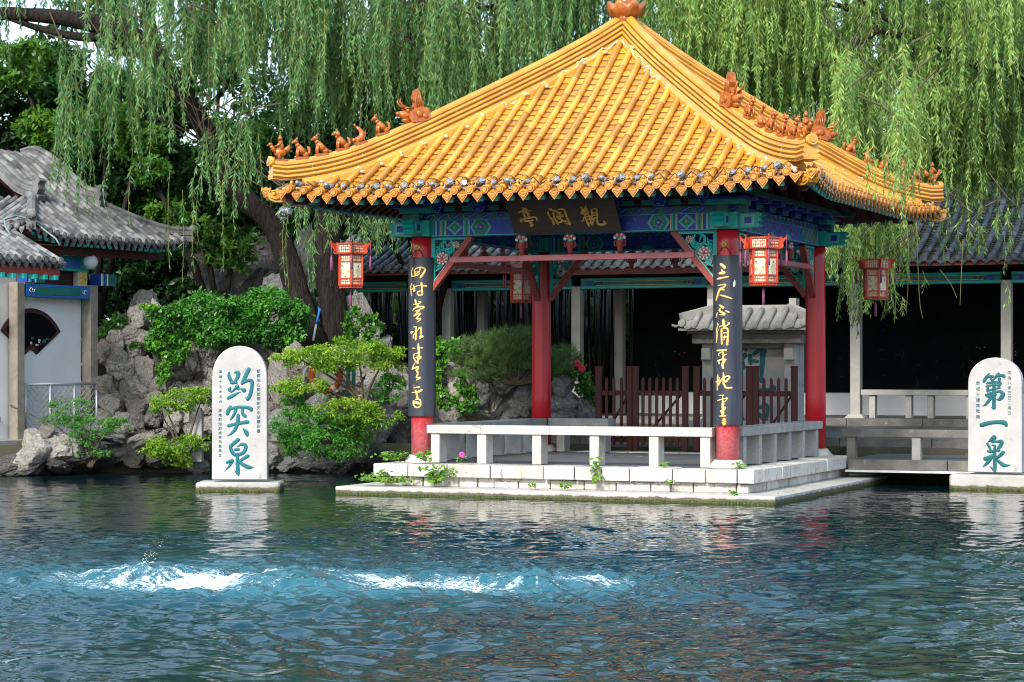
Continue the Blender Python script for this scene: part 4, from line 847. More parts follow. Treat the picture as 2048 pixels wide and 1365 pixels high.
def pedestal(label, c, d, rz):
    b = MB(); b.box((0, 0, -.17), (d[0], d[1], d[2]), 0)
    o = b.build("stele_pedestal", M['plinth'], None, loc=c, rz=rz, bevel=.02); tag(o, label, "pedestal", "stone pedestals under the inscribed stones")
pedestal("low mossy stone base in the water carrying the left inscribed stone", (lx - .005, 29.66, .007), (1.115, .62, .62 - .06), 0)
rO = Vector(((1989.5 - 1024) * 29.8 / FPX, 29.8, .232))
stele("round-topped grey-white stone with three big dark teal characters at the right edge of the pool", rO, PTH, .715, 1.545, 1.20, .17, S_R, (1930, 730), 11.568,
      [("同治八年己巳二月立", 2019, 741, 831, .052), ("歷城王鍾霖敬題", 1956, 761, 839, .055)], ink=M['inkmid'])
rp = rO + Matrix.Rotation(PTH, 3, 'Z') @ Vector((.02, .10, 0))
pedestal("low mossy stone base at the water's edge carrying the right inscribed stone", (rp.x, rp.y, .092), (1.18, .62, .62 - .06 + .17 - .17), PTH)
# ------------------------------------------------------------------ lanterns
def hexp(r, k, rot=0.0): a = math.pi / 3 * k + math.pi / 6 + rot; return Vector((r * math.cos(a), r * math.sin(a), 0))
def lantern(label, q_, su, sv, pxz):
    c = W(su * q_, sv * q_)
    zt = pxz
    L = thing("palace_lantern", label, "lantern", (c.x, c.y, zt - .60), R(6), "hexagonal lanterns under the eave corners")
    f = MB(); s = MB(); g = MB(); Z = lambda z: Vector((0, 0, z))
    rb, rt = .168, .205
    for k in range(6):
        a, b = hexp(rb, k), hexp(rb, k + 1)
        f.bar(a + Z(.05), a + Z(.46), .026, .026)
        for z in (.055, .14, .36, .445): f.bar(a + Z(z), b + Z(z), .018, .016)
        # fretted apron
        n = 8
        for i in range(n):
            p = a.lerp(b, (i + .5) / n); f.bar(p + Z(.045), p + Z(.012 + .012 * (i % 2)), .008, .010)
        f.bar(a + Z(.02), b + Z(.02), .010, .010)
        mid = (a + b) / 2; nrm = mid.normalized()
        for z0, z1 in ((.065, .135), (.147, .353), (.368, .438)):
            a2, b2 = a.lerp(b, .06) - nrm * .004, b.lerp(a, .06) - nrm * .004
            s.add([a2 + Z(z0), b2 + Z(z0), b2 + Z(z1), a2 + Z(z1)], [(0, 1, 2, 3)], 0, .5)
        for z0, z1 in ((.07, .13), (.373, .433)):       # lattice
            for i in range(1, 6):
                p = a.lerp(b, i / 6); f.bar(p + Z(z0), p + Z(z1), .004, .004)
            f.bar(a + Z((z0 + z1) / 2), b + Z((z0 + z1) / 2), .004, .004)
        A, B = hexp(rt, k), hexp(rt, k + 1)
        f.bar(A + Z(.46), A + Z(.60), .026, .026)
        for z in (.468, .59): f.bar(A + Z(z), B + Z(z), .020, .020)
        n2 = ((A + B) / 2).normalized(); A2, B2 = A.lerp(B, .06) - n2 * .006, B.lerp(A, .06) - n2 * .006
        s.add([A2 + Z(.475), B2 + Z(.475), B2 + Z(.585), A2 + Z(.585)], [(0, 1, 2, 3)], 0, .5)
        for i in range(1, 7):
            p = A.lerp(B, i / 7); f.bar(p + Z(.478), p + Z(.53 if i % 2 else .56), .005, .005); f.bar(p + Z(.555 if i % 2 else .575), p + Z(.585), .005, .005)
        f.bar(A.lerp(B, .12) + Z(.512), A.lerp(B, .88) + Z(.512), .005, .005); f.bar(A.lerp(B, .12) + Z(.55), A.lerp(B, .88) + Z(.55), .005, .005)
        # scrolled corner bracket
        d = A.normalized(); fb = lambda x, z, h: A + d * x + Vector((-d.y, d.x, 0)) * h + Z(z)
        f.plate([(.0, .47), (.035, .465), (.05, .49), (.04, .52), (.055, .55), (.085, .575), (.095, .615), (.075, .60), (.05, .585), (.0, .60)], fb, .012, base=-.006)
        f.ball(A + d * .09 + Z(.615), .013, n=6)
        f.add([Vector((0, 0, .46)), hexp(rb + .02, k) + Z(.46), hexp(rb + .02, k + 1) + Z(.46)], [(0, 1, 2)])
    f.build("frame", M['lamp_red'], L, recalc=False)
    s.build("silk_panel", M['silk'], L, recalc=False)
    for k in range(6):
        A = hexp(rt, k); p = A + A.normalized() * .085
        t = MB(); t.tube([p + Z(.60), p + Z(.43)], .004, 5); t.ball(p + Z(.425), .012, n=6); t.tube([p + Z(.42), p + Z(.38), p + Z(.25)], [.010, .014, .017], 7)
        t.build("tassel", M['tassel'], L)
    t = MB(); t.tube([Z(.05), Z(-.10)], .004, 5); t.tube([Z(-.02), Z(-.06), Z(-.22)], [.012, .016, .018], 7); t.build("tassel", M['tassel'], L)
    h = MB(); h.tube([Z(.46), Z(.75), Z(1.02)], .004, 5)
    for i in range(9): h.ball(Z(.66 + i * .035), (.010, .005, .017) if i % 2 else (.005, .010, .017), n=6)
    h.build("chain", M['cable'], L)
lantern("orange-red hexagonal lantern under the pavilion's front left eave corner, in front of the tree trunk", 2.80, -1, -1, 3.26)
lantern("orange-red hexagonal lantern hanging beside the nearest column, brightest and largest of the four", 2.75, 1, -1, 3.215)
lantern("dark red hexagonal lantern among willow leaves at the far right eave corner", 2.80, 1, 1, 3.20)
lantern("shaded hexagonal lantern seen through the pavilion behind the back left column", 2.66, -1, 1, 3.22)
# ------------------------------------------------------------------ floodlights along the front eave
def flood_mesh():
    b = MB(); d = Vector((0, -.75, .35)).normalized()
    b.tube([Vector((0, .05, 0)), Vector((0, .04, .004)), Vector((0, -.02, .022)), Vector((0, -.05, .032))], [.014, .024, .028, .032], 10, 0)
    b.tube([Vector((0, -.05, .032)), Vector((0, -.058, .035))], [.028, .022], 10, 1)
    b.tube([Vector((-.046, -.005, .015)), Vector((-.050, 0, -.035)), Vector((.050, 0, -.035)), Vector((.046, -.005, .015))], .006, 5, 0)
    b.box((0, 0, -.045), (.04, .05, .02), 0)
    b.tube([Vector((0, .05, 0)), Vector((.03, .09, -.02)), Vector((.09, .07, -.01))], .008, 5, 2)
    return b
fl0 = None; cab = []
for i in range(1, 33):
    u = (i - 17) * SP + SP / 2; se = s_e(u) - .07
    p = W(u, -se, zs(u, se) + .075)
    cab.append(Vector((u - SP * .5, -(se + .005), zs(u, se) + .125 + rnd.uniform(-.02, .02)))); cab.append(Vector((u - .03, -(se - .05), zs(u, se) + .05 + rnd.uniform(-.02, .03))))
    if rnd.random() < .10: continue
    if fl0 is None:
        fl0 = flood_mesh().build("floodlight", [M['silver'], M['lampglass'], M['cable']]); o = fl0
    else: o = fl0.copy(); COL.objects.link(o)
    o.location = p; o.rotation_euler = (rnd.uniform(-.2, .3), rnd.uniform(-.2, .2), PTH + rnd.uniform(-1.1, 1.1)); o.scale = (1, 1, 1) if rnd.random() < .6 else (1.35, 1.25, 1.3)
    tag(o, "small silver floodlight clipped between the tile ends of the pavilion's front eave", "floodlight", "floodlights along the front eave")
cm = MB(); cm.tube(cab, .008, 5); o = cm.build("cable", M['cable'], None, loc=(PCX, PCY, 0), rz=PTH)
tag(o, "thin black cable looping along the yellow front eave between the floodlights", "cable")
o = fl0.copy(); COL.objects.link(o); o.location = W(-3.42, -3.46, 3.64); o.rotation_euler = (0.5, 0, PTH + 1.2); o.scale = (1.7, 1.7, 1.7)
tag(o, "silver floodlight hanging under the front left corner beam of the pavilion", "floodlight", "floodlights along the front eave")
cm = MB(); cm.tube([W(-3.42, -3.40, 3.66), W(-3.38, -3.36, 3.72), W(-3.2, -3.2, 3.76), W(-3.0, -3.0, 3.78)], .016, 6); o = cm.build("conduit", M['silver']); tag(o, "bent silver conduit under the pavilion's front left eave corner", "conduit")
# ------------------------------------------------------------------ dark red gate and pickets behind the pavilion
def picket(label, name, u0, u1, posts, v=2.80):
    q = thing(name, label, "gate" if name == "picket_gate" else "fence", W(u0, v, .40), PTH)
    L = u1 - u0
    for a, w_ in posts:
        b = MB(); b.box((0, 0, .62), (w_, .07, 1.24)); b.box((0, 0, 1.25), (w_ + .012, .082, .03)); b.build("post", M['maroon'], q, loc=(a, 0, 0), bevel=.006)
    for z in (.16, .86): r_ = MB(); r_.box((L / 2, .012, z), (L, .035, .075)); r_.build("rail", M['maroon'], q, bevel=.004)
    n = max(2, round(L / .108)); occupied = [(a, w_) for a, w_ in posts]
    for i in range(n):
        a = (i + .5) * L / n
        if any(abs(a - p) < w_ / 2 + .02 for p, w_ in occupied): continue
        b = MB(); b.plate([(-.022, .08), (.022, .08), (.022, 1.06), (0, 1.10), (-.022, 1.06)], lambda x, z, h: Vector((x, h, z)), .022, base=-.028); b.build("picket", M['maroon'], q, loc=(a, 0, 0))
    b = MB(); b.bar((L * .2, .045, .2), (L * .85, .045, .83), .03, .03); b.build("brace", M['maroon'], q)
g = [u_of(p, 2.80) for p in (1192, 1266, 1376, 1388, 1506, 1595)]
picket("dark red picket panel at the left of the gate, beside the grey boulders", "picket_fence", g[0], g[1] - .003, [(.045, .09), (g[1] - g[0] - .05, .085)])
picket("dark red picket gate leaf left of the nearest column", "picket_gate", g[1] + .003, g[2], [(.04, .085), (g[2] - g[1] - .045, .085)])
picket("dark red picket gate leaf right of the nearest column, in front of the roofed stone", "picket_gate", g[3], g[4] - .003, [(.04, .085), (g[4] - g[3] - .05, .10)])
picket("dark red picket panel at the right of the gate, beside the far right column", "picket_fence", g[4] + .003, g[5], [(.04, .09), (g[5] - g[4] - .05, .09)])
# ------------------------------------------------------------------ roofed inscribed stone behind the gate
rc = P(1506, 736, 36.6); rs = thing("roofed_stele", "grey stone tablet with teal writing under its own small stone-tiled roof, behind the red gate", "stele", (rc.x, rc.y, .50), PTH)
b = MB(); b.box((0, 0, .12), (2.0, .7, .30)); b.build("base", M['granite'], rs, bevel=.01)
for s in (-1, 1):
    b = MB(); b.box((0, 0, 0.87), (.19, .22, 1.36)); p_ = b.build("pillar", M['granite'], rs, loc=(s * .70, -.16, 0), bevel=.008)
    b = MB(); b.box((0, -.155, 1.36), (.155, .10, .20)); b.box((0, -.158, 1.29), (.17, .12, .02)); b.build("capital", M['granite'], p_, bevel=.006)
    b = MB(); b.box((0, 0, .87), (.16, .30, 1.36)); b.build("side_wall", M['grey'], rs, loc=(s * .72, .12, 0), bevel=.006)
b = MB(); b.box((0, -.02, .84), (1.26, .16, 1.30)); b.build("tablet", M['stele_grey'], rs, bevel=.006)
b = MB(); b.box((0, -.10, 1.62), (1.86, .62, .17)); b.box((0, -.10, 1.725), (2.0, .72, .05)); b.box((0, -.16, 1.50), (1.30, .20, .09)); b.build("lintel", M['dkstone'], rs, bevel=.01)
ST_A = [(0, 2.14), (.25, 2.02), (.62, 1.80)]
def surf_s(u, s): return Vector((u, -s * 1.0, interp(ST_A, s) + .05 * (abs(u) / 1.1) ** 4))
ts = MB(); tile_slope(ts, [(i - 5) * .205 for i in range(11)], .205, surf_s, lambda u: .62, lambda u: .16 + max(0, abs(u) - .72) * 1.3, rt=.05, seg=.5, pan=.5, knobs=False, drip=.03, mi_t=0, mi_p=0, mi_j=0, amp=.012)
ts.box((0, .0, 2.06), (1.30, .20, .16)); ts.box((0, 0, 2.15), (1.34, .13, .05)); ts.bar((-.65, -.06, 2.12), (-1.08, -.50, 1.97), .12, .14); ts.bar((.65, -.06, 2.12), (1.08, -.50, 1.97), .12, .14)
ts.box((.70, 0, 2.16), (.12, .2, .24)); ts.box((-.70, 0, 2.16), (.12, .2, .24)); ts.box((0, -.15, 1.775), (2.2, .9, .05)); ts.box((0, .2, 1.92), (1.9, .55, .25))
ts.build("roof", M['granite'], rs, recalc=False)
RO = Vector((rc.x, rc.y, .50)) + Matrix.Rotation(PTH, 3, 'Z') @ Vector((0, -.10, 0)); rax = Matrix.Rotation(PTH, 3, 'Z') @ Vector((1, 0, 0))
S_B = [[(90,140,60),(140,160,60)],[(150,180,50),(160,210,40)],[(60,230,50),(110,200,50)],[(60,320,40),(150,290,60),(110,340,60),(70,400,70)],[(60,380,50),(120,400,50)],[(70,460,60),(120,440,60),(120,480,60)],[(90,520,55),(95,780,50)],[(215,310,70),(225,400,65)],[(270,375,50),(325,385,45)],[(270,275,55),(380,210,60),(430,240,60)],[(400,240,85),(390,450,75),(375,640,45)],[(350,640,30),(380,680,35)],[(170,800,20),(360,790,45),(560,780,50),(555,740,40)],[(170,880,20),(170,1080,30),(165,1220,30)],[(380,1040,60),(450,1000,40),(470,1060,50),(455,1220,40)],[(360,1150,60),(400,1210,50)],[(80,1130,60),(110,1220,60)],[(250,820,60),(300,900,60),(260,1000,50)],[(240,1080,60),(300,1180,60)]]
l = MB(); write_plane(l, S_B, (1470, 670), 7.185, RO, rax, Vector((0, 0, 1)), lambda a, z, h: Vector((a, -.10 - h + .001, z)), h=.006); l.build("lettering", M['inkdk'], rs)
# ------------------------------------------------------------------ bridge, steps and long gallery
br = thing("stone_bridge", "low dark stone footbridge leading off right from the pavilion, pale edge over the water", "bridge", (PCX, PCY, 0), PTH)
b = MB()
for i in range(9): b.box((2.60 + .45 + i * .9, 3.15, .295), (.89, 2.3, .13 + rnd.uniform(-.003, .003)), 0, tint=rnd.random())
b.build("deck", M['floor'], br, bevel=.005)
b = MB(); 
for i in range(6): b.box((2.62 + .7 + i * 1.4, 1.95, .285), (1.39, .14, .145), 0, tint=rnd.random())
b.build("edge_stone", M['dkstone'], br, bevel=.008)
b = MB(); b.box((6.6, 1.915, .198), (8.0, .22, .03)); b.build("edge_strip", M['deckedge'], br)
b = MB(); b.box((5.6, 3.4, -.15), (.5, 2.4, .6)); b.build("pier", M['rock_dark'], br)
rl = thing("stone_railing", "low weathered stone rail on two stout posts along the footbridge", "railing", W(3.0, 2.05, .352), PTH)
u_p = [u_of(p, 2.05) - 3.0 for p in (1704, 1834, 1964)]
for i, a in enumerate(u_p): b = MB(); b.box((0, 0, .155), (.125, .13, .32), 0, tint=rnd.random()); b.build("post", M['grey'] if i == 1 else M['dkstone'], rl, loc=(a, 0, 0), bevel=.008)
b = MB(); b.box((2.3, 0, .37), (5.6, .17, .115), 0, tint=.5); b.build("rail", M['dkstone'], rl, bevel=.01)
tr = thing("stone_steps", "broad dark stone step between the footbridge and the gallery", "steps", (PCX, PCY, 0), PTH)
b = MB()
for i in range(14): b.box((-4.4 + i * 1.2, 7.6, .37), (1.19, 6.6, .44), 0, tint=rnd.random())
b.build("step", M['floor'], tr, bevel=.006)
b = MB()
for i in range(12): b.box((-4.4 + i * 1.4, 4.27, .46), (1.392, .07, .25), 0, tint=rnd.random())
b.build("riser", M['dkstone'], tr, bevel=.006)
gl = thing("covered_gallery", "long open gallery with blue-grey tiled roof and square stone posts behind the pavilion", "gallery", (PCX, PCY, 0), PTH)
GV = 11.4; posts = [.387 + 2.745 * n for n in range(-5, 4)]
b = MB()
for i in range(16): b.box((-13.0 + i * 1.4, GV - .12, .60), (1.392, .55, .24), 0, tint=rnd.random())
b.box((-2.5, GV + 1.6, .58), (22, 3.1, .24), 1); b.build("plinth", [M['dkstone'], M['floor']], gl, bevel=.006)
for i, u in enumerate(posts):
    b = MB(); b.box((0, 0, 1.96), (.185, .20, 2.5), 0); b.lathe([(.26, .71), (.24, .74), (.17, .79)], 4, rot=math.pi / 4, smooth=False); b.build("column", M['granite'], gl, loc=(u, GV, 0), bevel=.008)
ub = u_of(1240, GV + 2.0)
b = MB(); b.box((0, 0, 1.96), (.17, .2, 2.5)); b.build("column", M['granite'], gl, loc=(ub, GV + 2.0, 0), bevel=.008)
b = MB(); b.box((0, 0, 1.96), (.17, .2, 2.5)); b.build("column", M['granite'], gl, loc=(u_of(965, GV + 2.0), GV + 2.0, 0), bevel=.008)
bm_ = MB()
for u in posts[:-1]:
    c = u + 1.3725; L = 2.745 - .19
    bm_.box((c, GV, 3.26), (L, .14, .21), 1)
    for h, m_ in ((3.185, 0), (3.335, 0)): bm_.box((c, GV - .073, h), (L, .006, .04), m_)
    bm_.box((c, GV - .072, 3.225), (L * .78, .006, .010), 3); bm_.box((c, GV - .072, 3.30), (L * .78, .006, .010), 3)
    F = lambda a, z, h: Vector((a, GV - .071 - h, z))
    for s in (-1, 1):
        x = c + s * L * .40
        bm_.plate([(x + s * .10, 3.21), (x - s * .02, 3.26), (x + s * .10, 3.31), (x + s * .16, 3.26)], F, .005, 2)
        for cx, cz, r, a0 in ((x - s * .10, 3.255, .035, 0), (x - s * .19, 3.265, .026, 2), (x - s * .03, 3.245, .028, 4)):
            bm_.tube([F(cx + math.cos(a0 + t) * r * (1 - t * .11), cz + math.sin(a0 + t) * r * (1 - t * .11), .004) for t in np.linspace(0, 5.5, 8)], .009, 5, 4)
bm_.build("painted_beam", [M['teal'], M['dteal'], M['blue'], M['gold'], M['maroon']], gl, recalc=False)
GA = [(0, 4.95), (.6, 4.52), (1.3, 4.10), (2.0, 3.78), (2.6, 3.56)]
def surf_g(u, s): return Vector((u, GV + 1.85 - s, sm(GA, s)))
ts = MB(); gr_ = [-13 + i * .2 for i in range(101)]
tile_slope(ts, gr_, .2, surf_g, lambda u: 2.6, lambda u: .05, rt=.056, seg=.24, pan=.10, knobs=False, drip=.045, mi_j=2, amp=.022)
ts.build("roof_slope", [M['bluetile'], M['litter'], M['greytile_dk']], gl, recalc=False)
b = MB(); xs_ = (-13.1, 7.1)  # sheets under and behind the tiles, put in to block light
for s0, s1 in ((0, .6), (.6, 1.3), (1.3, 2.0), (2.0, 2.52)):
    p = [surf_g(x, s) - Vector((0, 0, .05)) for s in (s0, s1) for x in xs_]; b.add([p[0], p[1], p[3], p[2]], [(0, 1, 2, 3)], 0)
b.add([(-13.1, GV + 1.85, 4.90), (7.1, GV + 1.85, 4.90), (7.1, GV + 4.6, 3.4), (-13.1, GV + 4.6, 3.4)], [(0, 1, 2, 3)], 0)
b.box((-3, GV + 1.85, 5.0), (20.2, .22, .24), 1)
for i in range(100):
    u = -12.9 + i * .2; b.bar(surf_g(u, 1.8) - Vector((0, 0, .1)), surf_g(u, 2.54) - Vector((0, 0, .09)), .06, .06, 0); e = surf_g(u, 2.54) - Vector((0, 0, .09)); b.box(e, (.064, .02, .064), 2)
b.box((-3, GV - .68, 3.49), (20.2, .04, .06), 3)
b.build("eave_boards", [M['maroon'], M['bluetile'], M['teal'], M['rust']], gl)
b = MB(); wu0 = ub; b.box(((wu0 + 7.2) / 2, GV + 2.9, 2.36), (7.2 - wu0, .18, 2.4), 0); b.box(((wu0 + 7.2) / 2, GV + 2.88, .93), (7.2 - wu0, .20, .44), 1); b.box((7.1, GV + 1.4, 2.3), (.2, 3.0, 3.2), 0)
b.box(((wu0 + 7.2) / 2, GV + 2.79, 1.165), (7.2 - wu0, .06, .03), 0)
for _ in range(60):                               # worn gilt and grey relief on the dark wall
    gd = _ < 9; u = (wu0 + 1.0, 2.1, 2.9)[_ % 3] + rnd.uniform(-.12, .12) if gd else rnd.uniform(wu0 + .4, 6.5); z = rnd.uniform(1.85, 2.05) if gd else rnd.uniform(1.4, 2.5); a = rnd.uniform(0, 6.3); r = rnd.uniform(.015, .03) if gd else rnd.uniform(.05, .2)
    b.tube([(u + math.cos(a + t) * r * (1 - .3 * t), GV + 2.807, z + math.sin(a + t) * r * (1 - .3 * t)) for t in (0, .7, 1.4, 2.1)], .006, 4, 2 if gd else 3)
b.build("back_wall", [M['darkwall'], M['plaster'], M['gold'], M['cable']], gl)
for u in posts[5:6]:
    q = thing("gallery_bench", "low stone bench between the gallery's square posts, right of the pavilion", "bench", W(u + 1.37, GV - .02, .72), PTH)
    b = MB(); b.box((0, 0, .47), (2.5, .28, .10)); b.build("seat", M['granite'], q, bevel=.008)
    for a in (-1.05, -.38, .02, .72, 1.1): b = MB(); b.box((0, 0, .21), (.11, .18, .42)); b.build("leg", M['granite'], q, loc=(a, 0, 0), bevel=.006)
# ------------------------------------------------------------------ left hall with curved grey roof
HA = R(60); HO = Vector((-7.40, 34.0, 0)); Hd = Vector((math.cos(HA), math.sin(HA), 0)); Hb = Vector((-math.sin(HA), math.cos(HA), 0))
hall = thing("garden_hall", "small white-walled hall at the left with a curved grey tiled roof and fan-shaped window", "hall", HO, HA)
HZT = [(-.3, 3.52), (0, 3.67), (.5, 3.98), (1.1, 4.36), (1.6, 4.74), (2.0, 5.04), (2.3, 5.20), (2.5, 5.24), (2.8, 5.16)]
def hz(t, b): 
    e = max(0, (abs(t - 2.0) - 1.0) / 1.0) ** 2 * max(0, 1 - b / 1.3)
    return sm(HZT, b) + .17 * e
def surf_h(u, s): return Vector((u, 2.4 - s, hz(u, 2.4 - s)))
def hip_b(t): return 0.0 if 1.15 < t < 2.9 else 99
def h_top(t):                                     # how far up the rows of tiles reach
    if 1.27 <= t <= 2.78: return .02
    return 2.4 - ((3.99 - t) / 1.2 * 1.1 if t > 2.78 else t / 1.27 * 1.1) + .05
ts = MB(); tile_slope(ts, [.09 + i * .165 for i in range(24)], .165, surf_h, lambda u: 2.4, h_top, rt=.044, seg=.22, pan=.12, knobs=False, drip=.07, amp=.016)
surf_e = lambda u, s: Vector((1.27 - s, u, hz(2.0, max(0, (1.27 - s)) * .87) + .17 * max(0, 1 - (1.27 - s) / 1.3) * max(0, 1 - u)))
tile_slope(ts, [.09 + i * .165 for i in range(22)], .165, surf_e, lambda u: 1.26, lambda u: 1.27 - min(1.25, u * 1.15) + .05 if u < 1.1 else .02, rt=.05, seg=.22, pan=.12, knobs=False, drip=.07, amp=.016, out=Vector((-1, 0, 0)))
hr_ = ts.build("roof", [M['greytile'], M['greytile_dk'], M['greytile_dk']], hall, recalc=False)
hs2 = [(.0, 0), (.05, -.015), (.07, -.05), (.055, -.08), (.085, -.095), (.085, -.15), (.07, -.16), (.075, -.26)]
hsec = hs2 + [(-a, b) for a, b in hs2[:0:-1]]
def ridge(pts): 
    b = MB(); b.sweep(pts, hsec, 0, tints=[rnd.uniform(.2, .8) for _ in pts]); return b
for t in (1.27, 2.78):
    pts = [Vector((t, b, hz(t, b) + .20 + (.10 if b < 1.25 else 0) * (1.25 - b) / .2)) for b in (1.02, 1.15, 1.3, 1.5, 1.7, 1.9, 2.1, 2.25, 2.4, 2.55, 2.7)]
    rr = ridge(pts); e = pts[0]
    rr.plate([(-.02, -.30), (.10, -.30), (.12, -.22), (.07, -.20), (.12, -.12), (.10, -.04), (.15, .02), (.10, .06), (-.02, .02)], lambda a, z, h: e + Vector((h, -a, z)), .16, base=-.08)
    rr.build("ridge", M['greytile'], hr_)
for x0, x1 in ((2.80, 3.98), (1.24, .02)):
    pts = []
    for i in range(10):
        f = i / 9; t = x0 + (x1 - x0) * f; b = 1.08 * (1 - f); pts.append(Vector((t, b, hz(t, b) + .14 + .05 * max(0, f - .75) * 4)))
    rr = ridge(pts); rr.ball(pts[-1] + Vector((0, -.02, -.04)), (.08, .08, .07), n=8); rr.build("hip_ridge", M['greytile'], hr_)
b = MB()                                          # far slopes and soffit
for (q0, q1, q2, q3) in (((3.99, 0), (2.78, 1.1), (2.78, 3.6), (3.99, 4.7)),): b.add([(x, y, hz(x, y) if y < 2.5 else hz(x, 4.9 - y)) for x, y in (q0, q1, q2, q3)], [(0, 1, 2, 3)])
b.add([(1.2, 2.4, 5.22), (2.8, 2.4, 5.22), (4.0, 4.8, 3.8), (0, 4.8, 3.8)], [(0, 1, 2, 3)])
b.box((2.0, 2.3, 3.62), (3.4, 3.6, .04), 1); b.add([(.02, 0.02, 3.70), (3.97, .02, 3.70), (2.9, 1.2, 4.3), (1.2, 1.2, 4.3)], [(0, 1, 2, 3)], 1)
b.add([(1.2, 1.2, 4.3), (2.9, 1.2, 4.3), (2.9, 2.4, 5.1), (1.2, 2.4, 5.1)], [(0, 1, 2, 3)], 1)
for i in range(26):
    t = .12 + i * .15; b.bar((t, .5, 3.80 + .12 * max(0, abs(t - 2) - 1)), (t, .04, 3.59 + .17 * max(0, (abs(t - 2.0) - 1.0)) ** 2), .06, .06, 1); b.box((t, .045, 3.585 + .17 * max(0, (abs(t - 2.0) - 1.0)) ** 2), (.062, .02, .062), 2)
b.box((2.0, .30, 3.50), (3.0, .08, .12), 1)
b.build("eave_boards", [M['greytile'], M['maroon'], M['teal']], hall)
hw = MB(); hw.box((.05, .78, 1.70), (3.9, .12, 2.50)); hw.box((1.98, 2.3, 1.8), (.12, 3.1, 2.7)); hw.build("wall", M['plaster'], hall)
hO = HO + Hb * .72; hax = Hd; hbx = Vector((0, 0, 1))
Fw = lambda a, z, h: Vector((a, .72 - h, z))
# fan window on the white wall
ap = [ray_ab(x, y, hO, hax, hbx) for x, y in ((5, 644), (93, 721), (125, 643), (62, 617), (34, 700))]
wn_ = MB(); cx = (ray_ab(60, 617, hO, hax, hbx)[0]); ztop = ray_ab(60, 617, hO, hax, hbx)[1]; zlow = ray_ab(60, 708, hO, hax, hbx)[1]
half_w = (ap[2][0] - ap[0][0]) / 2; rr_o = half_w * 1.18; 
def fan(r0, r1, a):
    cz = ztop - rr_o
    o = [(cx + r1 * math.sin(t), cz + r1 * math.cos(t)) for t in np.linspace(-a, a, 17)]; i_ = [(cx + r0 * math.sin(t), cz + r0 * math.cos(t)) for t in np.linspace(a, -a, 13)]
    return o + i_
ri = rr_o - (ztop - zlow) * .92
wn_.plate(fan(ri, rr_o, .98), Fw, .035); wn_.build("window_frame", M['dim'], hall)
wn_ = MB(); wn_.plate(fan(ri + .07, rr_o - .07, .90), Fw, .006, base=.034)
for q in range(12):
    a_, z_ = cx + rnd.uniform(-.05, .55) * half_w, zlow + rnd.uniform(.08, .25); wn_.ball(Fw(a_, z_, .042), (rnd.uniform(.02, .06), .006, rnd.uniform(.015, .03)), 1 + q % 3, n=6)
wn_.build("window_panel", [M['darkwall'], M['dteal'], M['dim'], M['whitepaint']], hall)
for tt, w_ in ((.36, .172), (2.08, .185), (-1.5, .18)):
    b = MB(); b.box((0, 0, 1.70), (w_, w_, 2.56)); b.build("column", M['tanstone'], hall, loc=(tt, .60, 0), bevel=.008)
    b = MB()                                      # striped beam end over the post
    for i, (m_, dz) in enumerate(((0, 0), (1, .0), (2, 0), (0, 0), (3, 0), (1, 0))): b.box((tt + .135 + i * .036, .60, 3.08), (.036, .20, .20 - .004 * (i % 2)), m_)
    b.box((tt + .44, .60, 3.08), (.20, .19, .19), 3); b.build("beam_end", [M['blue'], M['whitepaint'], M['teal'], M['dteal']], hall)
b = MB(); bt = 2.08 - .36 - .235; bc = (2.08 + .36) / 2
for z, dz, m_, y in ((2.86, .20, 0, .58), (2.86, .13, 1, .505), (3.32, .24, 2, .60), (3.32, .15, 0, .51)):
    b.box((bc, y, z), (bt * (1 if m_ in (0, 2) and y > .55 else .70), .14 if y > .55 else .006, dz), m_)
for s in (-1, 1):
    for r, a0 in ((.035, 0), (.026, 2)): 
        c = bc + s * bt * (.43 - (.03 if r < .03 else 0)); b.tube([(c + math.cos(a0 + t) * r, .503, 2.86 + math.sin(a0 + t) * r) for t in np.linspace(0, 5, 8)], .007, 5, 3)
b.build("painted_beam", [M['skyblue'], M['dteal'], M['teal'], M['whitepaint']], hall)
b = MB(); b.box((bc, .70, 3.09), (bt, .05, .24), 0)
for s in (-1, 1):
    c = bc + s * (bt / 2 - .12); b.box((c, .60, 3.08), (.22, .10, .24), 1); b.box((c, .545, 3.08), (.17, .012, .18), 2)
    for q in range(9): a = q * .7; b.ball((c + math.cos(a) * .045, .536, 3.08 + math.sin(a) * .045), (.028, .008, .018), 2 if q % 2 else 3, n=6)
b.build("frieze_panel", [M['dim'], M['silk'], M['goldlt'], M['gold']], hall)
b = MB(); b.lathe([(.01, -.125), (.06, -.115), (.105, -.065), (.122, 0), (.105, .065), (.06, .108), (.045, .12)], 20); o = b.build("globe", M['globe'])
lpz = thing("globe_lamp", "white globe lamp hanging under the grey eave of the left hall", "lamp", P(181, 524, 35.7)); o.parent = lpz
b = MB(); b.lathe([(.05, .115), (.05, .16), (.03, .17), (.03, .30)], 12); b.build("cap", M['steel'], lpz)
b = MB(); b.box((.2, 1.75, .36), (4.2, 2.4, .30)); b.build("base", M['dkstone'], hall)
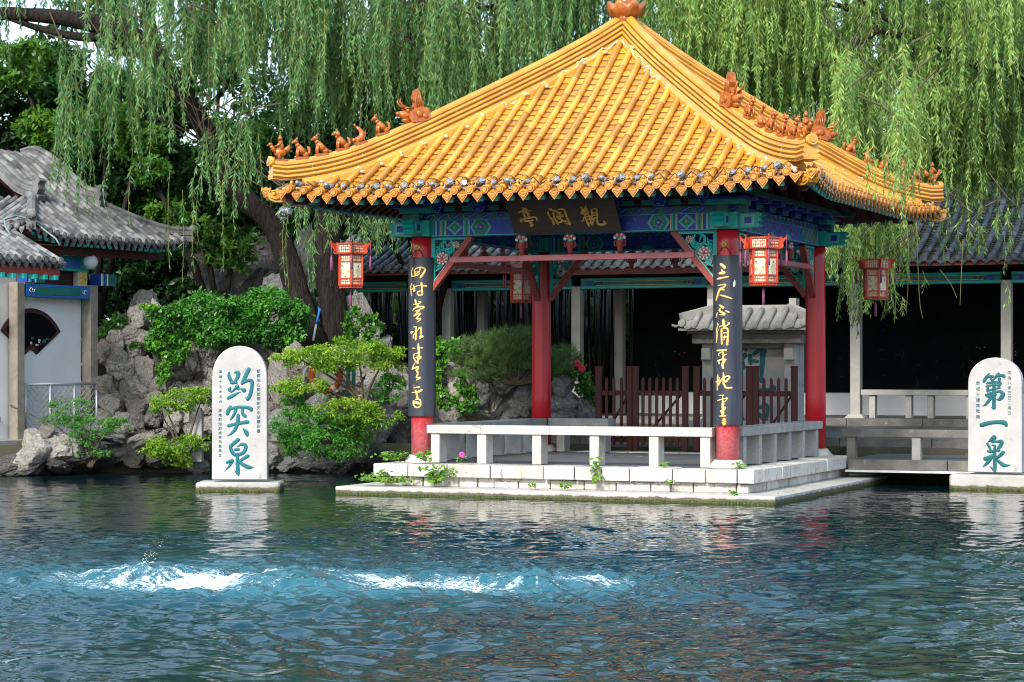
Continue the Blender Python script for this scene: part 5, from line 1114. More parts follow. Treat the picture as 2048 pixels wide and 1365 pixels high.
# lower side roof in front of the hall at the very left
pt_ = thing("porch_roof", "small low grey tiled porch roof with a red fascia at the left edge", "roof", P(125, 530, 33.6), HA)
ts = MB(); surf_p = lambda u, s: Vector((u, .95 - s, .02 + (.95 - s) * .50))
tile_slope(ts, [-.07 - i * .165 for i in range(11)], .165, surf_p, lambda u: .95, lambda u: .02, rt=.05, seg=.22, pan=.12, knobs=False, drip=.07, amp=.016)
ts.build("tiles", [M['greytile'], M['greytile_dk'], M['greytile_dk']], pt_, recalc=False)
b = MB(); b.box((-.95, .05, -.10), (1.85, .04, .13)); b.add([(-1.9, 0, -.04), (0, 0, -.04), (0, .95, .43), (-1.9, .95, .43)], [(0, 1, 2, 3)])
for i in range(8): b.box((-.15 - i * .23, .04, -.20), (.07, .12, .07), 1)
b.build("fascia", [M['rust'], M['teal']], pt_)
b = MB(); b.box((-1.42, .75, -.42), (.62, .08, .22), 0); b.box((-1.42, .705, -.42), (.46, .01, .14), 1); b.build("beam", [M['teal'], M['dteal']], pt_)
b = MB(); b.tube([P(120, 492, 33.8), P(112, 478, 33.8), P(60, 438, 34.4), P(30, 432, 34.3), P(8, 440, 34.0), P(12, 456, 33.8), P(24, 475, 33.7), P(28, 496, 33.6)], .014, 7); o = b.build("pipe", M['pipe']); tag(o, "pale grey pipe bent over the tiles of the left hall", "pipe")
te = thing("stone_terrace", "grey stone ledge with a low stone bench at the left edge of the pool", "terrace", P(-20, 880, 33.9), HA)
b = MB(); b.box((-.4, .6, -.09), (2.4, 1.3, .15)); b.build("ledge", M['grey'], te, bevel=.01)
b = MB(); b.box((-.5, .35, .30), (1.9, .32, .09)); b.build("seat", M['grey'], te, bevel=.008)
for a in (.22, -.7): b = MB(); b.box((a, .35, .13), (.14, .26, .28)); b.build("leg", M['grey'], te, bevel=.006)
# railing with diamond mesh, chain and post
a, c = P(51, 868, 34.8), P(193, 868, 35.9); a.z = c.z = .52
rg = thing("mesh_railing", "galvanised railing with chain-link mesh in front of the white hall", "railing", a, math.atan2(c.y - a.y, c.x - a.x))
L = (c - a).length
for z_, r_ in ((.86, .024), (.08, .014)): b = MB(); b.tube([(0, 0, z_), (L, 0, z_)], r_, 8); b.build("rail", M['steel'], rg)
for f in (0, .34, .68, 1): b = MB(); b.tube([(L * f, 0, 0), (L * f, 0, .86)], .022, 8); b.build("post", M['steel'], rg)
b = MB(); st = .105; n = int(L / st) + 10
for i in range(-9, n):
    for s in (1, -1):
        x0, z0, x1, z1 = i * st, .08, i * st + s * .78, .86
        f0, f1 = 0.0, 1.0; dx = x1 - x0
        lo, hi = sorted(((0 - x0) / dx, (L - x0) / dx)); f0, f1 = max(0, lo), min(1, hi)
        if f1 - f0 > .02: b.tube([(x0 + dx * f0, .004 * s, z0 + .78 * f0), (x0 + dx * f1, .004 * s, z0 + .78 * f1)], .0062, 4, caps=False)
b.build("wire_mesh", M['steel'], rg)
po = P(393, 930, 34.3); b = MB(); b.box((0, 0, .36), (.20, .20, .80)); b.lathe([(.13, .76), (.10, .80)], 4, rot=math.pi / 4, smooth=False); o = b.build("stone_post", M['grey'], None, loc=(po.x, po.y, .22), bevel=.012); tag(o, "square grey stone bollard holding the chain beside the left inscribed stone", "bollard")
ch = MB(); A, B = P(20, 811, 34.2), P(388, 842, 34.25); N = 120
for i in range(N):
    f = i / N; p = A.lerp(B, f) + Vector((0, 0, -.30 * 4 * f * (1 - f))); g = (i + .6) / N; p2 = A.lerp(B, g) + Vector((0, 0, -.30 * 4 * g * (1 - g)))
    d = (p2 - p); s = Vector((0, 0, .016)) if i % 2 else Vector((0, .016, 0)); ch.tube([p - d * .3, p + s, p2 + s, p2 + d * .3, p2 - s, p - s, p - d * .3], .006, 4)
o = ch.build("chain", M['chain']); tag(o, "rusty iron chain sagging from the railing to the stone bollard", "chain")

# ------------------------------------------------------------------ ground and water
def shore(x): return interp([(-14, 33.4), (-7.5, 33.9), (-6.2, 34.7), (-3, 35.0), (-1, 34.6), (.6, 34.2), (2.9, 33.65), (9, 31.3), (14, 29.2)], x)
xl = [-400, -150, -60, -30, -20] + list(np.arange(-15, 15.1, .5)) + [20, 30, 60, 150, 400]
yl = [-400, -100, -30, -10] + list(np.arange(-4, 62, .5)) + [70, 90, 140, 400]
V = []; 
for y in yl:
    for x in xl:
        pool = -14.2 < x < 14.2 and 4.4 < y < shore(max(-14, min(14, x)))
        z = -1.3 if pool else (.25 if y < 20 else .44 + .10 * math.sin(x * .9) * math.sin(y * .7) * (1 if y > 45 else .15))
        V.append((x, y, z))
nx = len(xl); F = [(j * nx + i, j * nx + i + 1, (j + 1) * nx + i + 1, (j + 1) * nx + i) for j in range(len(yl) - 1) for i in range(nx - 1)]
M['earth'] = mat("dark_earth", (0.060, 0.050, 0.036), (0.040, 0.048, 0.022), 0.95, 1.2, (0.11, 0.095, 0.07), 0.6, 8)
o = np_mesh("ground", V, F, M['earth']); tag(o, "dark earth under the trees and round the pool", "ground", kind="structure")
# water: real waves on a fine sheet, calmer toward the far bank, three bulging springs
SPR = [(-2.88, 17.55, .105, .42), (-1.62, 17.05, .120, .44), (.15, 17.05, .100, .40)]
gx = np.arange(-8.6, 8.61, .026); gy = np.concatenate([np.arange(10.4, 20, .024), np.arange(20, 36.2, .045)])
X, Y = np.meshgrid(gx, gy)
rs_ = np.random.default_rng(8); H = np.zeros_like(X)
wx = X + .22 * np.sin(Y * 1.1 + .6 * np.sin(X * .8)) + .09 * np.sin(X * 3.1 + Y * 2.3); wy = Y + .22 * np.sin(X * 1.3 + 1.2 + .5 * np.sin(Y * .7)) + .09 * np.sin(Y * 3.7 - X * 2.1)
aer = sum(np.exp(-(((X - a) / 2.6) ** 2 + ((Y - b) / 1.9) ** 2)) for a, b, _, _ in SPR)
nar = sum(np.exp(-(((X - a) / 1.0) ** 2 + ((Y - b) / .95) ** 2)) for a, b, _, _ in SPR)
wide = sum(np.exp(-(((X - a) / 5.0) ** 2 + ((Y - b) / 4.6) ** 2)) for a, b, _, _ in SPR) / 2.2
env = .34 + .66 * np.clip((26.0 - Y) / 8.0, 0, 1) + .25 * np.clip(wide, 0, 1); env *= np.where(X > 3.0, 1 - .25 * np.clip((X - 3) / 3, 0, 1), 1)
patch = .75 + .35 * np.sin(wx * .9 + 1.7 * np.sin(wy * .45)) * np.sin(wy * .8 + 2 * np.sin(wx * .33))
for i in range(90):
    lam = math.exp(rs_.uniform(math.log(.085), math.log(.44))); k = 2 * math.pi / lam; th = math.pi / 2 + rs_.normal(0, .55) + (math.pi if rs_.random() < .5 else 0); ph = rs_.uniform(0, 6.28)
    slope = .036 * (1.0 if lam > .2 else .8); s_ = np.sin(k * (wx * math.cos(th) + wy * math.sin(th)) + ph)
    H += slope / k * (s_ - .55 * (1 - np.abs(s_)))
H *= env * patch * (1 + .1 * np.clip(nar, 0, 1))
foam = np.zeros_like(X)
for a, b, hh, r0 in SPR:
    dx, dy = X - a, Y - b; r = np.hypot(dx, dy * .92); ang = np.arctan2(dy, dx)
    rg_ = np.exp(-(r / r0) ** 2.6)
    H += hh * rg_ + .012 * np.sin(ang * 17 + 9 * np.sin(ang * 3)) * np.exp(-((r - r0 * .8) / .2) ** 2) + .014 * np.sin(r * 22 + 2.2 * np.sin(ang * 5)) * np.exp(-((r - .8) / .5) ** 2)
    foam += .72 * np.exp(-((r - r0 * 1.55) / .24) ** 2) * (.62 + .38 * np.sin(ang * 2 + a * 3)) + .55 * np.exp(-((r - .34) / .16) ** 2) * np.clip(np.sin(ang * 19 + 3 * np.sin(ang * 5)), 0, 1) ** 2 + .12 * np.exp(-((r - .15) / .2) ** 2)
chop = np.zeros_like(X)
for i in range(40):
    lam = rs_.uniform(.075, .22); k = 2 * math.pi / lam; th = rs_.uniform(0, 2 * math.pi); q_ = np.sin(k * ((wx + .05 * np.sin(9 * wy)) * math.cos(th) + wy * math.sin(th)) + rs_.uniform(0, 6.28)); chop += .05 / k * (q_ - .4 * (1 - np.abs(q_)))
band = np.exp(-((Y - 17.4) / .9) ** 2) * np.clip((X + 4.6) / .8, 0, 1) * np.clip((1.9 - X) / 1.2, 0, 1)
H += chop * np.clip(band + nar, 0, 1.2)
foam += .42 * np.exp(-((Y - 17.5) / .8) ** 2) * np.clip((X + 4.3) / .6, 0, 1) * np.clip((1.3 - X) / 1.0, 0, 1)
foam += .12 * np.clip(aer, 0, 1.0)
nyy, nxx = X.shape
Vw = np.stack([X.ravel(), Y.ravel(), H.ravel()], 1); idx = np.arange(nyy * nxx).reshape(nyy, nxx)
Fw_ = np.stack([idx[:-1, :-1].ravel(), idx[:-1, 1:].ravel(), idx[1:, 1:].ravel(), idx[1:, :-1].ravel()], 1)
b0 = len(Vw); ex = np.array([(-14, 4.5, -.03), (14, 4.5, -.03), (14, 10.45, -.03), (-14, 10.45, -.03), (-14, 10.4, -.03), (-8.58, 10.4, -.03), (-8.58, 37, -.03), (-14, 37, -.03), (8.58, 10.4, -.03), (14, 10.4, -.03), (14, 37, -.03), (8.58, 37, -.03)], float)
Vw = np.vstack([Vw, ex]); Fw_ = np.vstack([Fw_, np.arange(12).reshape(3, 4) + b0])
t = NT("pool_water"); v = t.coord(); at = t.attr('tint'); ae = t.attr('aeration')
fo = t.noise(t.mapping(v, (1.0, 2.2, 1)), 5.5, 10, 0.70, 1.8); fo2 = t.noise(t.mapping(v, (1, 1.4, 1)), 30, 6, 0.75, 0.8)
ridge_ = t.math('SUBTRACT', 1.0, t.math('MULTIPLY', t.math('ABSOLUTE', t.math('SUBTRACT', fo, .5)), 3.2)); fsum = t.math('ADD', ridge_, t.math('MULTIPLY', t.math('SUBTRACT', fo2, .5), .75))
thr_ = t.math('SUBTRACT', 1.26, t.math('MULTIPLY', at, .54)); fm = t.rng(t.math('SUBTRACT', fsum, thr_), 0.05, 0.22)
deep = t.mix(t.rng(t.noise(v, .35, 2), .4, .65), (0.002, 0.012, 0.012), (0.003, 0.018, 0.022))
lit = t.ramp(ae, [(0.0, (0.002, 0.013, 0.014)), (.35, (0.003, 0.034, 0.050)), (.65, (0.007, 0.062, 0.085)), (1.0, (0.018, 0.105, 0.138))]); colr = t.mix(fm, lit, (0.62, 0.70, 0.74))
t.set(t.b.inputs['Base Color'], colr); t.b.inputs['IOR'].default_value = 1.38; t.b.inputs['Specular IOR Level'].default_value = 0.5
t.set(t.b.inputs['Roughness'], t.rng(fm, 0, 1, .03, .65))
nb = t.noise(v, 15, 3, .55, .4); t.bump(t.math('ADD', nb, t.math('MULTIPLY', fm, .6)), .22, .012)
wo = np_mesh("water", Vw, Fw_, t.m, tint=np.concatenate([foam.ravel(), np.zeros(12)]), smooth=True)
a2 = wo.data.attributes.new("aeration", 'FLOAT', 'POINT'); a2.data.foreach_set("value", np.concatenate([np.clip(wide * .42 + nar * .9, 0, 1).ravel(), np.zeros(12)]).astype(np.float32))
tag(wo, "rippling blue-green pool with three white bubbling springs", "water", kind="structure")
# spray
b = MB()
for i in range(60):
    f = rnd.random() ** 1.6; b.ball(Vector((-2.88 + rnd.uniform(-.05, .05) + f * .09, 17.5 + rnd.uniform(-.05, .05), .10 + f * .20)), rnd.uniform(.002, .005) * (1.3 - f), n=5)
o = b.build("spray", M['whitepaint']); tag(o, "tiny splash of drops thrown up over the leftmost spring", "spray", kind="stuff")
# ------------------------------------------------------------------ rocks
def rock_mesh(seed, sub=3, cuts=7, rough=.24):
    r = random.Random(seed); bm = bmesh.new(); bmesh.ops.create_icosphere(bm, subdivisions=sub, radius=1)
    off = Vector((r.uniform(-50, 50), r.uniform(-50, 50), r.uniform(-50, 50)))
    pl = []
    for _ in range(cuts):
        n = Vector((r.gauss(0, 1), r.gauss(0, 1), r.gauss(0, 1))).normalized(); pl.append((n, r.uniform(.58, .88)))
    for v in bm.verts:
        p = v.co.copy(); d = 1 + .30 * noise.noise(p * 1.1 + off)
        for n, k in pl:
            q = (p * d).dot(n)
            if q > k: d *= k / q * .92 + .08
        d += rough * .55 * noise.noise(p * 2.7 + off) - rough * .5 * abs(noise.noise(p * 4.1 - off)) + rough * .28 * noise.noise(p * 9 + off)
        v.co = p * d
    me = bpy.data.meshes.new("rock"); bm.to_mesh(me); bm.free()
    me.polygons.foreach_set("use_smooth", [True] * len(me.polygons)); me.set_sharp_from_angle(angle=R(24)); return me
RM = [rock_mesh(100 + i, 4, 12) for i in range(12)]
def rock(px, py, Yd, wpx, hpx, m_, label, group, deep=.8, name="rock", big=None, cat="rock"):
    me = (big if big is not None else RM[rnd.randrange(len(RM))]).copy(); me.materials.clear(); me.materials.append(m_)
    o = bpy.data.objects.new(name, me); p = P(px, py, Yd); o.location = p
    s = Yd / FPX; o.scale = (wpx * s / 2 * 1.12, wpx * s / 2 * deep * 1.1, hpx * s / 2 * 1.12); o.rotation_euler = (rnd.uniform(-.3, .3), rnd.uniform(-.35, .35), rnd.uniform(0, 6.28) if big is None else rnd.uniform(-.5, .5))
    link(o); return tag(o, label, cat, group)
def backing(label, pts, Yd, th, m_):
    """a lumpy mortared bank behind the boulders; pts = skyline [(px, py)], down to the water"""
    n = 130; rows_ = 50; V = []; x0, x1 = pts[0][0], pts[-1][0]
    for j in range(rows_):
        for i in range(n):
            px = x0 + (x1 - x0) * i / (n - 1); top = interp(pts, px); py = 945 + (top - 945) * j / (rows_ - 1)
            p = P(px, py, Yd + .45 * j / rows_); q = Vector((p.x * 1.6, p.z * 1.6, 3.1)); p.y += .32 * noise.noise(q) + .16 * noise.noise(q * 2.7) - .06 * abs(noise.noise(q * 6)); p.y -= .10 * abs(noise.noise(q * 3.3)) + .05 * noise.noise(q * 11); p.z += .05 * noise.noise(q * 3)
            V.append(p)
    F = [(j * n + i, j * n + i + 1, (j + 1) * n + i + 1, (j + 1) * n + i) for j in range(rows_ - 1) for i in range(n - 1)]
    e = len(V); m2 = MB(); m2.add(V, F, 0, .5, True)
    top = V[(rows_ - 1) * n:]; bk = [p + Vector((0, th, -.1)) for p in top]; bk2 = [Vector((p.x, p.y, 0)) for p in bk]
    m2.add(top + bk + bk2, [(i, i + 1, n + i + 1, n + i) for i in range(n - 1)] + [(n + i, n + i + 1, 2 * n + i + 1, 2 * n + i) for i in range(n - 1)], 0, .5, True)
    o = m2.build("rockery_wall", m_); return tag(o, label, "rock wall")
backing("mortared rockery bank of pale stones left of the willow trunks", [(190, 660), (230, 640), (270, 612), (300, 606), (330, 640), (420, 650), (520, 690), (570, 720)], 36.4, 1.2, M['rock_mortar'])
backing("mortared rockery bank behind the lime shrub and the pavilion's left bench", [(560, 720), (640, 700), (700, 690), (760, 720), (860, 740), (900, 725), (1000, 760), (1080, 745), (1150, 790), (1195, 835)], 35.9, 1.2, M['rock_mortar'])
G1 = "boulders of the left rockery bank"; L1 = "pale limestone boulder set in the mortared bank between the hall and the left inscribed stone"
for iy, py in enumerate((640, 676, 710, 744, 778, 812, 840)):
    for ix in range(8):
        px = 210 + ix * 35 + (iy % 2) * 18 + rnd.uniform(-9, 9)
        if py < 660 and not (250 < px < 330): continue
        if px > 450: continue
        rock(px, py + rnd.uniform(-8, 8), 36.15 + rnd.uniform(-.12, .15) - max(0, py - 780) * .004, rnd.uniform(38, 66), rnd.uniform(36, 68), M['rock'] if rnd.random() < .85 else M['rock_grey'], L1, G1, .75)
G2 = "boulders behind the lime shrub"; L2 = "grey boulder in the shaded bank behind the lime shrub, left of the pavilion"
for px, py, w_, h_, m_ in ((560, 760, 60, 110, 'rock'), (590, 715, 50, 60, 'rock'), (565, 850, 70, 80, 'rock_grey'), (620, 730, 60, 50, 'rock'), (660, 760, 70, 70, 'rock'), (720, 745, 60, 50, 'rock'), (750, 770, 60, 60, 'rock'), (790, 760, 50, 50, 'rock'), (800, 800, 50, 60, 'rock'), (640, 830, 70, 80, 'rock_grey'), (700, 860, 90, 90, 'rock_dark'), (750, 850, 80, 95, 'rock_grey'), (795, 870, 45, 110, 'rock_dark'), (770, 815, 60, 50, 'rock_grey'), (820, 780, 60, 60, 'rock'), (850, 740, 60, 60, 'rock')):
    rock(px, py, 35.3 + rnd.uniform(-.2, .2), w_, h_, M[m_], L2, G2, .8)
G3 = "boulders behind the pavilion's left bench"; L3 = "weathered grey boulder seen past the pavilion's left bench, below the pine shrub"
for px, py, w_, h_, m_ in ((893, 748, 44, 52, 'rock'), (925, 790, 60, 80, 'rock'), (960, 785, 55, 75, 'rock_grey'), (950, 825, 60, 36, 'rock'), (985, 790, 55, 80, 'rock'), (1005, 765, 70, 50, 'rock_grey'), (1045, 790, 62, 100, 'rock_grey'), (1030, 835, 70, 40, 'rock_grey'), (900, 830, 60, 50, 'rock'), (1085, 780, 60, 60, 'rock_grey'), (1125, 768, 60, 52, 'rock_grey'), (1120, 815, 90, 56, 'rock_grey'), (1168, 818, 60, 62, 'rock_grey'), (1080, 830, 70, 50, 'rock_grey'), (1150, 850, 80, 40, 'rock_grey')):
    rock(px, py, 35.3 + rnd.uniform(-.25, .2), w_, h_, M[m_], L3, G3, .85)
G4 = "low boulders along the left water line"; L4 = "low brown-grey boulder at the water line below the left rockery bank"
for px, py, w_, h_, m_ in ((72, 895, 70, 75, 'rock'), (125, 895, 90, 62, 'rock'), (95, 862, 50, 36, 'rock'), (180, 905, 90, 50, 'rock_grey'), (235, 910, 70, 40, 'rock_dark'), (265, 915, 50, 44, 'rock_dark'), (215, 870, 90, 30, 'rock_grey'), (290, 880, 110, 34, 'rock'), (310, 915, 80, 40, 'rock_dark'), (370, 905, 90, 50, 'rock_grey'), (395, 935, 60, 26, 'rock_grey'), (540, 912, 60, 60, 'rock_grey'), (570, 930, 60, 30, 'rock_grey'), (30, 925, 90, 36, 'rock_dark'), (610, 925, 90, 50, 'rock_dark'), (680, 920, 100, 56, 'rock_dark'), (740, 915, 80, 56, 'rock_dark'), (150, 935, 160, 22, 'rock_dark'), (62, 918, 90, 66, 'rock'), (105, 905, 80, 60, 'rock'), (50, 935, 90, 34, 'rock_dark'), (110, 928, 90, 30, 'rock_dark'), (480, 930, 80, 30, 'rock_dark')):
    rock(px, py, shore((px - 1024) * 34.3 / FPX) - .12 + rnd.uniform(-.12, .12), w_, h_, M[m_], L4, G4, .8)
PK = rock_mesh(901, 4, 5, .26); PK2 = rock_mesh(905, 4, 5, .26)
rock(622, 560, 38.6, 66, 230, M['rock_grey'], "tall pale standing rock rising between the two willow trunks", None, .6, "standing_rock", PK)
rock(548, 610, 38.4, 80, 150, M['rock_grey'], "broad grey standing rock in shade left of the willow trunks", None, .6, "standing_rock", PK2)
rock(722, 650, 37.6, 62, 150, M['rock'], "ivy-clad pale rock just right of the willow trunks", None, .6, "standing_rock", PK)
rock(765, 700, 36.9, 34, 70, M['rock_grey'], "small rounded grey rock tip above the lime shrub, left of the couplet board", None, .7, "standing_rock", PK2)
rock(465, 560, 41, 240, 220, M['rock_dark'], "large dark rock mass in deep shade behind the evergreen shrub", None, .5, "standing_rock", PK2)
rock(290, 630, 37.0, 66, 110, M['rock'], "stacked pale rock peak at the top of the left rockery bank", None, .7, "standing_rock", PK)
# ------------------------------------------------------------------ leaves
def leaf_quads(pos, d, n, L, Wd):
    """pos (N,3) bases, d unit leaf directions, n unit normals -> folded four-point leaves"""
    s = np.cross(d, n); s /= np.linalg.norm(s, axis=1, keepdims=True) + 1e-9
    L = L[:, None]; Wd = Wd[:, None]
    mid = pos + d * L * .45
    V = np.stack([pos, mid + s * Wd * .5, pos + d * L - n * L * .06, mid - s * Wd * .5], 1)
    return V.reshape(-1, 3)
def unit(a): return a / (np.linalg.norm(a, axis=1, keepdims=True) + 1e-9)
class Leaves:
    def __init__(s): s.V = []; s.T = []; s.M = []; s.n = 0
    def add(s, V, T, mi=0): s.V.append(V); s.T.append(np.repeat(T, 4)); s.M.append(np.full(len(T), mi))
    def build(s, name, mats, parent=None):
        V = np.vstack(s.V); n = len(V) // 4
        return np_mesh(name, V, np.arange(n * 4).reshape(n, 4), mats, np.clip(np.concatenate(s.T), 0, 1), np.concatenate(s.M), parent)
def strands(lv, starts, lengths, rng, per_m=62, lmin=.085, lmax=.165, wd=.021, tint=.52, tvar=.42, sway=.10, stem=True, mi=0, ms=1):
    for p0, L in zip(starts, lengths):
        n = max(4, int(L * per_m)); f = np.sort(rng.uniform(0, 1, n)); dirx, diry = rng.normal(0, sway, 2); cur = rng.normal(0, .05, 2)
        bt = tint + rng.normal(0, .20)
        pos = np.stack([p0[0] + dirx * L * f + cur[0] * np.sin(f * 3), p0[1] + diry * L * f + cur[1] * np.sin(f * 3), p0[2] - L * f], 1)
        az = rng.uniform(0, 2 * np.pi, n); op = rng.uniform(.25, 1.15, n) * (1 - .35 * f)
        d = unit(np.stack([np.cos(az) * np.sin(op), np.sin(az) * np.sin(op), -np.cos(op)], 1))
        nn = unit(np.cross(d, rng.normal(0, 1, (n, 3)))); ll = rng.uniform(lmin, lmax, n) * (1 - .45 * f ** 3)
        lv.add(leaf_quads(pos, d, nn, ll, wd * rng.uniform(.75, 1.25, n)), bt + rng.normal(0, tvar * .5, n), mi)
        if stem:
            m = 4; g = np.linspace(0, .97, m + 1); q = np.stack([p0[0] + dirx * L * g + cur[0] * np.sin(g * 3), p0[1] + diry * L * g + cur[1] * np.sin(g * 3), p0[2] - L * g], 1)
            w_ = np.array([.0028, .0022, 0]); 
            Vq = np.stack([q[:-1] - w_, q[:-1] + w_, q[1:] + w_, q[1:] - w_], 1).reshape(-1, 3); lv.add(Vq, np.full(m, rng.uniform(.2, .9)), ms)
TWIGS = []
def curtain(lv, seed, px, top, bot, Yr, clumps, per, lmax_len=2.2, **kw):
    rng = np.random.default_rng(seed)
    for _ in range(clumps):
        cx, Yd = rng.uniform(*px), rng.uniform(*Yr); tp = rng.uniform(*top); bt = rng.uniform(*bot); k = int(per * rng.uniform(.6, 1.4)); spread = rng.uniform(12, 34)
        st = []; ln = []; y_t = tp - 8; sg = rng.choice((-1, 1)); TWIGS.append([(cx + sg * spread * 2.2, y_t - rng.uniform(30, 70), Yd), (cx + sg * spread * .6, y_t - rng.uniform(5, 25), Yd), (cx - sg * spread * .6, y_t + rng.uniform(0, 20), Yd), (cx - sg * spread * 1.1, y_t + rng.uniform(30, 70), Yd)])
        for _ in range(k):
            x = cx + rng.normal(0, spread); y0 = tp + rng.normal(0, 25) + abs(x - cx) * .4; y1 = min(bt + rng.normal(0, 30) - abs(x - cx) * .9, bt + 40); yy = Yd + rng.normal(0, .25)
            p = P(x, y0, yy); L = (y1 - y0) * yy / FPX
            if L < .15: L = rng.uniform(.2, .5)
            st.append(p); ln.append(min(L, lmax_len))
        tint = kw.pop('tint0', None) if False else kw.get('tint', .5)
        k2 = dict(kw); k2['tint'] = tint + rng.normal(0, .13)
        strands(lv, st, ln, rng, **k2)
def cloud(lv, seed, c, r, n, size, tint=.45, tvar=.25, clumps=40, up=.35, asp=.5, flat=1.0, mi=0, shell=.55, cr=.28):
    """leaf clumps spread through an ellipsoid"""
    rng = np.random.default_rng(seed); c = np.array(c, float); r = np.array(r, float)
    u = unit(rng.normal(0, 1, (clumps, 3))) * (rng.uniform(shell ** 3, 1, (clumps, 1)) ** (1 / 3)); cc = c + u * r
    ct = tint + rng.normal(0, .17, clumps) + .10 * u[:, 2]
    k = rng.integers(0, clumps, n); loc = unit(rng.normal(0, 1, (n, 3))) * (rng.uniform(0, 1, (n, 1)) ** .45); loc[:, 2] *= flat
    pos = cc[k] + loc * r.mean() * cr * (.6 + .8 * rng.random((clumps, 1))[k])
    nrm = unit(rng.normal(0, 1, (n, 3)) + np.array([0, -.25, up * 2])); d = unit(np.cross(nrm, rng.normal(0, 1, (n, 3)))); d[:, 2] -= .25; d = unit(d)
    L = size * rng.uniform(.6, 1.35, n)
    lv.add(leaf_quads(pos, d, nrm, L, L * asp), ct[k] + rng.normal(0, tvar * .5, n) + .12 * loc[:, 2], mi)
def limb(mb, pts, Yd, rad, mi=0, n=10, jit=.06):
    P_ = [P(x, y, Yd + (dy if len(q) else 0)) for x, y, *q in pts for dy in [q[0] if q else 0]]
    A = np.array([list(p) + [r] for p, r in zip(P_, rad)]); out = []
    for i in range(len(A) - 1):
        p0, p1, p2, p3 = A[max(i - 1, 0)], A[i], A[i + 1], A[min(i + 2, len(A) - 1)]
        for t_ in np.linspace(0, 1, 7, endpoint=(i == len(A) - 2)): out.append(.5 * (2 * p1 + (p2 - p0) * t_ + (2 * p0 - 5 * p1 + 4 * p2 - p3) * t_ ** 2 + (3 * p1 - p0 - 3 * p2 + p3) * t_ ** 3))
    mb.tube([o[:3] for o in out], [max(.004, o[3]) for o in out], n, mi, jit=jit)
# ------------------------------------------------------------------ willows
base = P(650, 700, 37.0)
wl_ = thing("willow_tree", "old weeping willow with two dark leaning trunks left of the pavilion", "tree", (0, 0, 0))
tk = MB()
limb(tk, [(650, 760), (626, 690), (602, 610), (578, 530), (545, 450), (492, 400), (452, 345), (425, 285), (372, 200), (318, 128), (250, 66), (150, 40), (20, 28), (-120, 30)], 37.0, [.30, .24, .215, .20, .19, .185, .175, .17, .18, .20, .19, .14, .11, .08])
limb(tk, [(662, 760), (668, 690), (667, 610), (655, 530), (662, 430), (690, 330), (745, 225), (800, 130), (832, 40), (842, -60), (850, -160)], 37.3, [.31, .25, .235, .225, .20, .17, .14, .12, .11, .10, .08])
limb(tk, [(430, 290), (465, 308), (500, 322), (545, 326)], 37.0, [.13, .10, .09, .07]); limb(tk, [(838, 75), (880, 45), (930, 25), (1010, 8), (1090, -30)], 37.3, [.075, .065, .055, .045, .03])
limb(tk, [(318, 128), (300, 60), (285, -20), (270, -90)], 37.0, [.15, .12, .10, .07]); limb(tk, [(250, 66), (170, 75), (90, 60), (20, 38)], 37.0, [.11, .08, .06, .04])
limb(tk, [(290, 110), (240, 108), (215, 112)], 37.0, [.06, .04, .02]); limb(tk, [(372, 200), (385, 120), (420, 40), (430, -60)], 37.2, [.08, .07, .06, .04]); limb(tk, [(392, 232), (440, 190), (480, 120), (500, 30), (505, -60)], 37.2, [.05, .045, .04, .035, .03])
tk.build("trunk", M['bark'], wl_)
tw = MB()
for i in range(16):
    x0, y0 = 418 + rnd.uniform(-12, 8), 288 + rnd.uniform(-6, 8); a = rnd.uniform(-1.25, 1.05); L = rnd.uniform(80, 150); dy = rnd.uniform(-.3, .3)
    limb(tw, [(x0, y0), (x0 + math.sin(a) * L * .5 + rnd.uniform(-6, 6), y0 - math.cos(a) * L * .5, dy / 2), (x0 + math.sin(a) * L * 1.05, y0 - math.cos(a) * L, dy)], 36.7, [.014, .010, .003], n=5)
tw.build("twig", M['twig'], wl_)
lv = Leaves()
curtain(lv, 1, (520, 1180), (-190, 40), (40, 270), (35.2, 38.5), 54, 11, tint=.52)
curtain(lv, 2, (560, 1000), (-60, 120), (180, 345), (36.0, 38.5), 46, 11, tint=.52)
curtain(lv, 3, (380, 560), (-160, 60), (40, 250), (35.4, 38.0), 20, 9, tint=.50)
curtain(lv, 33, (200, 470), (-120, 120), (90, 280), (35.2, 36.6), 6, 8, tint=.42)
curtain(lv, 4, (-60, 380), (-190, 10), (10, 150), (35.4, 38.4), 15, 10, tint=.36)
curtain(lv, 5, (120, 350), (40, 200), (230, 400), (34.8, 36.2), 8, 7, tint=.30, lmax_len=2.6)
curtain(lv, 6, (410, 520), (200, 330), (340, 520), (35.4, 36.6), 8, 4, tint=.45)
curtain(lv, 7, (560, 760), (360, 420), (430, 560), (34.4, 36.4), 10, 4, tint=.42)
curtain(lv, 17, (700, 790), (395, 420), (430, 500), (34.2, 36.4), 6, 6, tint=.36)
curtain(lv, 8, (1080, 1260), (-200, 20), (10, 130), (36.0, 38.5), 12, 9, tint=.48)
rng = np.random.default_rng(77)                  # a few long bare-stemmed shoots
st = [P(x, y, 35.2) for x, y in ((262, 330), (340, 330), (365, 380), (388, 400), (405, 330), (180, 300), (215, 330), (585, 370), (572, 400), (445, 360), (470, 350))]; ln = [(y1) * 35.2 / FPX for y1 in (130, 215, 190, 150, 160, 120, 110, 210, 170, 190, 120)]
strands(lv, st, ln, rng, per_m=22, tint=.5, sway=.02)
hi = np.random.default_rng(70); pts = [P(hi.uniform(-300, 1300), hi.uniform(-750, -150), hi.uniform(35, 40)) for _ in range(330)]
strands(lv, pts, hi.uniform(.8, 2.0, 330), hi, per_m=15, lmin=.16, lmax=.24, wd=.04, tint=.4, stem=False)  # unseen strands above, added for shade and reflection
rngc = np.random.default_rng(61)
